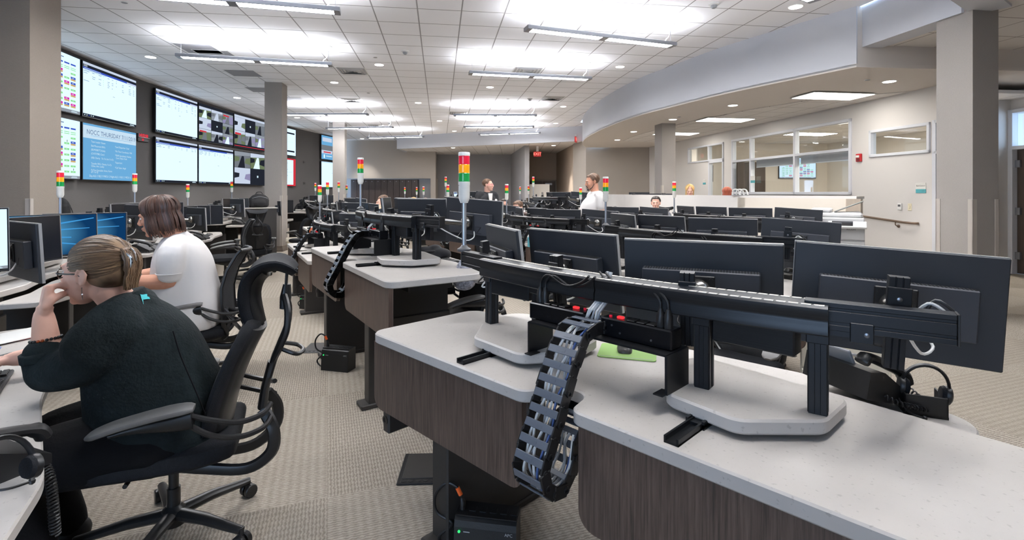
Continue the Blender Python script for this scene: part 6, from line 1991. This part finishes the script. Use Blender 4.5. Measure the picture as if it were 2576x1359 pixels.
for i in range(11):
    x = -8.0 + i*.302
    t = thing('locker', 'dark wood locker door in the back wall recess, number %d from the video wall' % (i+1) if False else 'tall dark wood locker, %s in the row from the video wall' % ['first', 'second', 'third', 'fourth', 'fifth', 'sixth', 'seventh', 'eighth', 'ninth', 'tenth', 'eleventh'][i], 'locker', (x, 25.55, 0), 0, 'lockers in the back recess')
    mb = MB(); mb.box(.004, .298, -.4, 0, .1, 2.02, .003); mb.obj('cabinet', M_LOCK, t)
    mb = MB(); mb.box(.008, .294, -.42, -.401, .11, 2.01, .003); d = mb.obj('door', M_LOCK, t)
    mb = MB(); mb.at((.15, -.42, 1.92), rx=PI/2).lathe([(.022, 0), (.022, .006)], 10); mb.obj('number_disc', M_STEEL, d)
    mb = MB(); mb.box(.006, .296, -.38, 0, 0, .1); mb.obj('plinth', M_BASE, t)
t = thing('back_counter', 'low black worktop in the recess beside the lockers', 'counter', (-4.55, 25.3, 0))
mb = MB(); mb.box(-.5, .5, -.35, .25, .86, 1.62 if False else 1.0); mb.obj('worktop', M_BLACKPL, t)
mb = MB(); mb.box(-.48, .48, -.32, .25, 0, .86); mb.obj('cabinet', M_LOCK, t)
w = thing('door_4', None, None, (1.55, 25.98, 0)); w['kind'] = 'structure'
mb = MB()
for x in (-.72, .68): mb.box(x, x+.06, -.06, .0, 0, 2.0)
mb.box(-.72, .74, -.06, 0, 1.95, 2.02); mb.obj('door_frame', M_BASE, w)
for x0, x1 in ((-.66, .0), (.0, .68)):
    mb = MB(); mb.box(x0+.003, x1-.003, -.04, -.01, 0, 1.95, .003); mb.obj('door_leaf', M_BROWNDOOR, w)
mb = MB(); mb.box(.15, .5, -.08, -.04, 1.75, 1.85, .005); mb.obj('door_closer', M_STEEL, w)
t = thing('white_board', 'white board leaning before the dark corridor door', 'board', (1.25, 23.0, 0), 0)
mb = MB(); mb.box(-.45, .45, -.02, .02, .4, 1.75, .004); mb.obj('panel', M_IVORY, t)
for x in (-.38, .36):
    mb = MB(); mb.box(x, x+.03, -.15, .15, 0, .03); mb.box(x, x+.03, -.015, .015, 0, .42); mb.obj('foot', M_GREYPL, t)
# ---------------------------------------------------------------- wastebasket, floor boxes, pedestal
t = thing('wastebasket', 'beige wastebasket with a white liner beside the pillar', 'wastebasket', (-4.87, 11.3, 0), .3)
mb = MB()
def rring(w, d, z, r=.03): return [(x, y, z) for x, y in rpoly([(-w/2, -d/2), (w/2, -d/2), (w/2, d/2), (-w/2, d/2)], r)]
mb.rings([rring(.20, .16, 0), rring(.21, .17, .01), rring(.28, .22, .34), rring(.295, .235, .345), rring(.295, .235, .365), rring(.275, .215, .365), rring(.19, .15, .02)], True, True)
mb.obj('bin', mat('beige_bin_plastic', (206, 196, 176), .5), t)
mb = MB(); mb.rings([rring(.305, .245, .30), rring(.303, .243, .34), rring(.30, .24, .368), rring(.27, .21, .37), rring(.25, .19, .2)], True, False); mb.obj('liner', mat('liner_film', (222, 216, 202), .3, bump=(22, .8)), t)
for k, (p, rz, w) in enumerate([(pxz(1075, 1180, 0), .05, 'in front of the first aisle row console'), (pxz(808, 876, 0), .1, 'beside the second battery backup')]):
    t = thing('floor_box', 'black floor outlet box set in the carpet ' + w, 'floor box', (p.x, p.y, 0), rz, 'floor boxes')
    mb = MB(); mb.box(-.13, .13, -.14, .14, .0, .008, .003); mb.obj('rim', M_BLACKPL, t)
    mb = MB(); mb.box(-.11, .12, -.1, .13, .006, .012, .003)
    mb.obj('lid', M_LEG, t)
    mb = MB()
    for i in range(6): mb.at((-.1+i*.035, -.118, .0085)).lathe([(.011, 0), (.011, .001)], 10)
    mb.obj('cord_hole', M_SLOT, t)
t = thing('file_pedestal', 'cream file pedestal on the carpet behind the big black end monitor', 'cabinet', (2.28, 3.45, 0), -.65)
mb = MB(); mb.box(-.24, .24, -.3, .3, .03, .60, .006); mb.obj('cabinet', M_WALLCREAM if False else mat('cream_cabinet', (206, 202, 190), .5), t)
for z in (.05, .235, .42):
    mb = MB(); mb.box(-.23, .23, -.318, -.3, z, z+.17, .004); d = mb.obj('drawer', MATS['cream_cabinet'], t)
    mb = MB(); mb.box(-.08, .08, -.326, -.317, z+.125, z+.14, .003); mb.obj('handle', M_GREYPL, d)
# ---------------------------------------------------------------- desk things
def make_keyboard():
    t = thing('keyboard', 'x', 'keyboard')
    mb = MB(); mb.box(-.22, .22, -.068, .068, 0, .014, .004); mb.obj('tray', M_BLACKPL, t)
    mb = MB()
    for r in range(5):
        for c in range(15): mb.box(-.21+c*.0192, -.1935+c*.0192, -.058+r*.0225, -.039+r*.0225, .014, .021, .002)
        for c in range(4):
            mb.box(.092+c*.0305 if False else .13+c*.0192, .1465+c*.0192, -.058+r*.0225, -.039+r*.0225, .014, .021, .002)
    k = mb.obj('keys', M_KEY, t); k['kind'] = 'stuff'
    return t
M_KEY = mat('dark_keycap', (38, 38, 40), .5)
def make_mouse():
    t = thing('mouse', 'x', 'computer mouse')
    mb = MB(); rs = []
    for y, w, h in ((-.052, .03, .012), (-.045, .05, .026), (-.015, .06, .036), (.02, .058, .032), (.045, .05, .02), (.054, .034, .01)):
        rs.append([(w/2*math.cos(a), y, max(.002, h*math.sin(a))) for a in [PI*i/10 for i in range(11)]])
    mb.rings(rs, True, True); mb.obj('shell', M_MOUSE, t, smooth=60)
    mb = MB(); mb.at((0, .03, .03), ry=PI/2).lathe([(.008, -.004), (.008, .004)], 12); mb.obj('wheel', M_GREYPL, t)
    return t
M_MOUSE = mat('dark_grey_mouse', (70, 68, 66), .35)
def coil(path, R, r, turns, n=10):
    P = catmull(path, 10); L = [0]
    for a, b in zip(P, P[1:]): L.append(L[-1]+(b-a).length)
    out = []; N = turns*n
    for k in range(N+1):
        s = L[-1]*k/N
        i = max(0, min(len(P)-2, [q for q in range(len(P)-1) if L[q] <= s+1e-9][-1]))
        f = (s-L[i])/max(1e-9, L[i+1]-L[i]); p = P[i].lerp(P[i+1], f); d = (P[i+1]-P[i]).normalized()
        u = d.cross(Vector((.3, .2, 1))).normalized(); v = d.cross(u); a = 2*PI*k/n
        out.append(p + u*R*math.cos(a) + v*R*math.sin(a))
    return out
def make_phone():
    """desk phone: x across, -y towards the user"""
    t = thing('desk_phone', 'x', 'phone')
    mb = MB()
    mb.rings([[(x, y, z) for y, z in [(-.1, 0), (.1, 0), (.1, .085), (.04, .09), (-.1, .025)]] for x in (-.12, .12)], True, True)
    mb.obj('base', M_BLACKPL, t, smooth=0)
    mb = MB(); mb.at((.04, .02, .0), rx=.44); mb.box(-.07, .07, -.1, .0, .055, .0585, .001); pd = mb.obj('key_pad', M_DARKGREY, t)
    mb = MB(); mb.at((.04, .065, .088), rx=.9); mb.box(-.07, .07, -.03, .045, 0, .012, .003); mb.obj('display', M_GREYPL, t)
    mb = MB(); mb.tube(catmull([(-.085, -.1, .062), (-.085, -.08, .09), (-.085, 0, .112), (-.085, .08, .125), (-.085, .1, .105)], 5), [.02]+[.024]*5+[.019]*5+[.019]*5+[.024]*4+[.022], 10, flat=.8, up=(0, 0, 1))
    mb.obj('handset', M_BLACKPL, t)
    mb = MB(); mb.tube(coil([(-.085, -.1, .055), (-.12, -.16, .015), (-.17, -.12, .012), (-.16, .0, .012), (-.13, .04, .02)], .007, .0022, 26, 8), .0024, 5); mb.obj('coiled_cord', M_BLACKCABLE, t)
    return t
def make_headset():
    t = thing('headset', 'x', 'headset')
    mb = MB(); mb.tube([(.075*math.cos(a), 0, .09+.085*math.sin(a)) for a in [PI*i/16 for i in range(17)]], .006, 8, flat=2.0, up=(0, 1, 0)); mb.obj('headband', M_BLACKPL, t)
    for s in (-1, 1):
        mb = MB(); mb.at((s*.072, 0, .075), ry=PI/2).lathe([(.03, -.012), (.034, -.006), (.034, .006), (.026, .012)], 16); c = mb.obj('ear_cup', M_BLACKPL, t)
        mb = MB(); mb.at((s*.06, 0, .075), ry=PI/2).lathe([(.028, -.01), (.033, 0), (.028, .01)], 16); mb.obj('cushion', M_FABRIC, c)
    mb = MB(); mb.tube(catmull([(-.078, 0, .06), (-.085, -.04, .04), (-.06, -.09, .02), (-.02, -.11, .018)], 5), .0035, 6); mb.ball((-.015, -.11, .018), .009, 8); mb.obj('microphone_boom', M_BLACKPL, t)
    return t
_kb = make_keyboard(); _ms = make_mouse(); _ph = make_phone(); _hs = make_headset()
used = set()
def put(src, key, u, v, rz, label, group, level='front', rx=0.0, dz=0.0):
    W, th, H, ph = CONSOLE[key]
    o = src if src.name not in used else copy_tree(src)
    used.add(src.name)
    o.location = W(u, v, H + (-.062 if level == 'front' else 0) + dz); o.rotation_euler = (rx, 0, th+PI+rz)
    o['label'] = label; o['group'] = group
    return o
put(_kb, 'L1', 1.12, .80, -.05, 'black keyboard under the hands of the woman in dark fleece', 'keyboards')
put(_ms, 'L1', .70, .84, .2, 'dark mouse under the hand of the woman in dark fleece', 'mice')
put(_kb, 'L2', 1.1, .83, 0, 'black keyboard before the woman in white', 'keyboards')
put(_ms, 'A', .97, .585, .6, 'dark mouse on the green pad beyond the cable chain', 'mice', 'rear', dz=.004)
for k in ('L3', 'L4', 'L5', 'L6', 'B', 'C', 'E', 'F'):
    put(_kb, k, 1.08, .83, .05, 'black keyboard on ' + CONSOLE[k][3], 'keyboards')
    put(_ms, k, .75, .85, .1, 'dark mouse on ' + CONSOLE[k][3], 'mice')
    put(_ph, k, 1.68, .86, -.3, 'black desk phone on ' + CONSOLE[k][3], 'desk phones')
put(_ph, 'A', 1.69, .87, -.5, 'black desk phone below the big end monitor', 'desk phones', rx=.22, dz=.03)
W, th, H, ph = CONSOLE['A']
t = thing('mouse_pad', 'bright green mouse pad beyond the cable chain', 'mouse pad', W(.99, .575, H+.001), th+.5)
mb = MB(); mb.prism(rpoly([(-.11, -.09), (.11, -.09), (.11, .09), (-.11, .09)], .015), 0, .003); mb.obj('cloth', mat('green_pad', (150, 186, 110), .8), t)
mb = MB(); mb.box(-.1, .1, -.08, -.077, .003, .0034); mb.obj('stitched_edge', M_GREYPL, t)
# headset in its black stand at the far edge
t = thing('headset_stand', 'black open box holding a headset at the far desk edge', 'stand', W(1.86, .90, H-.062), th+.4)
mb = MB()
for x0, x1, y0, y1 in ((-.055, .055, -.05, -.044), (-.055, -.049, -.05, .05), (.049, .055, -.05, .05)): mb.box(x0, x1, y0, y1, 0, .065, .002)
mb.obj('side_panel', M_BLACKPL, t)
mb = MB(); mb.box(-.055, .055, -.05, .05, 0, .008); mb.obj('bottom_panel', M_BLACKPL, t)
o = _hs; o.location = W(1.86, .90, H-.055); o.rotation_euler = (.15, .1, th+.35); o.scale = (.8, .8, .85); o['label'] = 'black headset resting in its stand at the far desk edge'; used.add(_hs.name)
# things near the bottom corner on the first wall console
W, th, H, ph = CONSOLE['L1']
t = copy_tree(_ph); t['label'] = 'black phone with a long coiled cord at the bottom corner of the picture'; t['group'] = 'desk phones'
t.location = W(1.86, .885, H-.062); t.rotation_euler = (0, 0, th+PI+.5)
for ch in list(t.children):
    if ch.name.split('.')[0] == 'coiled_cord': bpy.data.objects.remove(ch)
t2 = thing('coiled_cord', 'thick black coiled cord drooping over the worktop edge', 'cord', W(0, 0, H))
pA = px(20, 1170, 1.30); pB = px(75, 1158, 1.33); pC = px(105, 1165, 1.36); pD = px(128, 1215, 1.34); pE = px(136, 1290, 1.32); pF = px(140, 1345, 1.32)
off = Vector(t2.location)
mb = MB(); mb.tube(coil([p - off for p in (pA, pB, pC, pD, pE, pF)], .0095, .003, 34, 9), .003, 6); mb.obj('cord_run', M_BLACKCABLE, t2)
mb = MB(); mb.tube(coil([p - off + Vector((-.02, .02, 0)) for p in (pC, pD, pE, pF)], .0105, .003, 24, 9), .003, 6); mb.obj('cord_loop', M_BLACKCABLE, t2)
o = copy_tree(_hs); o['label'] = 'black headset lying at the bottom corner beside the phone'; o.location = W(2.1, .965, H-.055); o.rotation_euler = (-.5, .2, th+2.2)
# papers in front of her
for k, (u, v, rz, n) in enumerate(((.30, .52, .1, 3),)):
    t = thing('papers', 'stack of white papers at the edge of the picture beyond the keyboard', 'papers', W(.22, .80, H-.062), th+.3)
    for j in range(3):
        mb = MB(); mb.at((j*.01, j*.006, .004*j), rz=j*.12); mb.box(-.11, .11, -.14, .14, 0, .003); mb.obj('sheet', M_WHITEPL if j != 1 else M_REDSHIRT, t)
t = thing('red_card', 'red card under the mouse hand', 'card', W(.62, .76, H-.062), th+.2)
mb = MB(); mb.prism(rpoly([(-.05, -.04), (.05, -.04), (.05, .04), (-.05, .04)], .006), 0, .002); mb.obj('face', M_REDSHIRT, t)
mb = MB(); mb.box(-.03, .03, -.02, -.015, .002, .0024); mb.obj('print_line', M_IVORY, t)
W, th, H, ph = CONSOLE['L2']
t = thing('travel_mug', 'brushed steel mug on the desk by the woman in white', 'mug', px(338, 668, 3.35), 0); t.location.z = H-.062
mb = MB(); mb.lathe([(.034, 0), (.038, .004), (.04, .14), (.041, .15), (.036, .15), (.034, .02)], 20); mb.obj('cup', M_CHROME, t)
mb = MB(); mb.tube(catmull([(.038, 0, .12), (.065, 0, .115), (.068, 0, .06), (.038, 0, .04)], 5), .005, 8); mb.obj('handle', M_BLACKPL, t)
# bags by the video wall
M_BAG = mat('black_nylon_bag', (24, 24, 27), .7, bump=(12, .6))
for k, (pxx, py, d, w) in enumerate([(140, 545, 7.4, 'behind the signal beacon by the dark wall'), (93, 546, 7.35, 'half behind the beige pillar'), (652, 522, 11.0, 'beside the pillar on the ledge')]):
    p = px(pxx, py, d)
    t = thing('backpack', 'black backpack standing ' + w, 'bag', p, .3*k)
    mb = MB(); mb.ball((0, 0, .15), (.20, .09, .15), 16); mb.box(-.19, .19, -.08, .08, 0, .2, .04); mb.ball((0, -.07, .1), (.13, .06, .09), 12)
    soft(mb, 'bag_body', M_BAG, t, .014, 4)
    mb = MB(); mb.tube(catmull([(-.07, 0, .28), (-.04, 0, .33), (.04, 0, .33), (.07, 0, .28)], 5), .009, 6); mb.obj('handle', M_BLACKPL, t)
    mb = MB(); mb.tube(catmull([(-.15, -.1, .2), (0, -.125, .235), (.15, -.1, .2)], 5), .004, 6); mb.obj('zipper', M_GREYPL, t)
    t2 = thing('storage_cabinet', 'dark storage cabinet against the video wall under the backpack ' + ['by the beacon', 'by the beige pillar', 'by the pillar'][k], 'cabinet', (p.x, p.y, 0), .3*k)
    mb = MB(); mb.box(-.32, .32, -.18, .18, .06, p.z-.025, .004); mb.obj('cabinet', M_LEG, t2)
    mb = MB(); mb.box(-.34, .34, -.2, .2, p.z-.025, p.z, .004); mb.obj('top', M_LAM, t2)
    mb = MB(); mb.box(-.3, .3, -.16, .16, 0, .06); mb.obj('plinth', M_BASE, t2)
y = 8.75
t = thing('wall_outlet', 'ivory wall outlet with a black plug and cord on the dark wall', 'outlet', (wall_x(8.98)+.003, 8.98, 1.19), math.atan2(1, .2))
mb = MB(); mb.box(-.045, .045, -.008, 0, -.07, .07, .003); mb.obj('plate', MATS['cream_plastic'], t)
mb = MB(); mb.box(-.02, .02, -.035, -.007, -.01, .025, .004); mb.tube(catmull([(0, -.03, .01), (.06, -.05, .0), (.14, -.03, -.05), (.2, -.02, -.18)], 5), .006, 6); mb.obj('plug_and_cord', M_BLACKCABLE, t)
# teal tissue box, bottle, jackets
W, th, H, ph = CONSOLE['F']
p = pxz(1342, 622, .68)
t = thing('tissue_box', 'teal tissue box on a desk between two front monitors', 'box', (p.x, p.y, CONSOLE['E'][2]), .4)
mb = MB(); mb.box(-.058, .058, -.058, .058, 0, .125, .004); mb.obj('carton', mat('teal_carton', (74, 152, 166), .6, noise=(30, .2)), t)
mb = MB(); mb.tube([(-.02, 0, .12), (0, .005, .15), (.012, 0, .17)], [.022, .016, .004], 8); mb.obj('tissue', M_WHITEPL, t)
p = pxz(784, 597, .66)
t = thing('drink_bottle', 'orange drink bottle on the third aisle row console', 'bottle', (p.x, p.y, CONSOLE['C'][2]), 0)
mb = MB(); mb.lathe([(.03, 0), (.034, .006), (.034, .11), (.014, .15), (.013, .165)], 14); mb.obj('bottle_body', mat('orange_drink', (176, 84, 44), .25), t)
mb = MB(); mb.lathe([(.015, .16), (.015, .18)], 12); mb.obj('screw_cap', M_WHITEPL, t)
def cloth(name, label, cat, loc, m, pts, vox=.014):
    t = thing(name, label, cat, loc)
    mb = MB()
    for c, r in pts: mb.ball(c, r, 12)
    soft(mb, 'folded_cloth', m, t, vox, 4)
    mb = MB(); mb.tube(catmull([(-.12, -.02, .03), (-.03, -.06, .07), (.08, -.03, .06), (.14, .0, .02)], 5), .012, 6); mb.obj('sleeve_fold', m, t)
    return t
W, th, H, ph = CONSOLE['B']
q = px(1028, 634, 3.6)
cloth('jacket', 'black jacket bundled on the raised second console', 'jacket', W(.95, .8, H-.062), M_BJACKET, [((0, 0, .03), (.17, .1, .04)), ((-.06, .02, .06), (.1, .07, .05)), ((.08, -.02, .05), (.09, .06, .05)), ((.02, .03, .09), (.06, .05, .035))])
q = px(1167, 668, 3.4)
t = cloth('patterned_bag', 'grey patterned cloth bag hanging at the seat behind the beacon pole', 'bag', (-.32, 3.4, .78), mat('patterned_cloth', (150, 150, 158), .8, noise=(60, .7)), [((0, 0, .06), (.06, .05, .1)), ((0, 0, .0), (.08, .06, .06))], .01)
cloth('cream_jacket', 'cream jacket hung over a chair back among the consoles', 'jacket', (-2.28, 8.5, 1.02), mat('cream_fleece', (214, 190, 160), .9, bump=(30, .6)), [((0, 0, .0), (.19, .1, .16)), ((-.08, 0, .1), (.1, .08, .08)), ((.1, .02, .08), (.08, .08, .08))])
# far side door
d0, d1 = Vector((sw(8.62), 8.62)), Vector((sw(7.55), 7.55)); Ld = (d1-d0).length
w = thing('door_5', None, None, (d0.x, d0.y, 0), math.atan2((d1-d0).y, (d1-d0).x)); w['kind'] = 'structure'
mb = MB()
for x in (.0, Ld): mb.box(x-.05, x+.05, -.06, .16, 0, 2.78, .004)
for z in (2.1, 2.72): mb.box(0, Ld, -.06, .16, z, z+.06, .004)
mb.obj('door_frame', M_ALU, w)
mb = MB(); mb.box(.05, Ld-.05, .04, .085, .01, 2.1, .003); dl = mb.obj('door_leaf', M_BROWNDOOR, w)
for z in (.25, 1.0, 1.8):
    mb = MB(); mb.box(.045, .12, -.005, .045, z, z+.12, .003); mb.obj('hinge', M_STEEL, dl)
mb = MB(); mb.box(.05, Ld-.05, .05, .056, 2.16, 2.72); mb.obj('glass', M_GLASS, w)
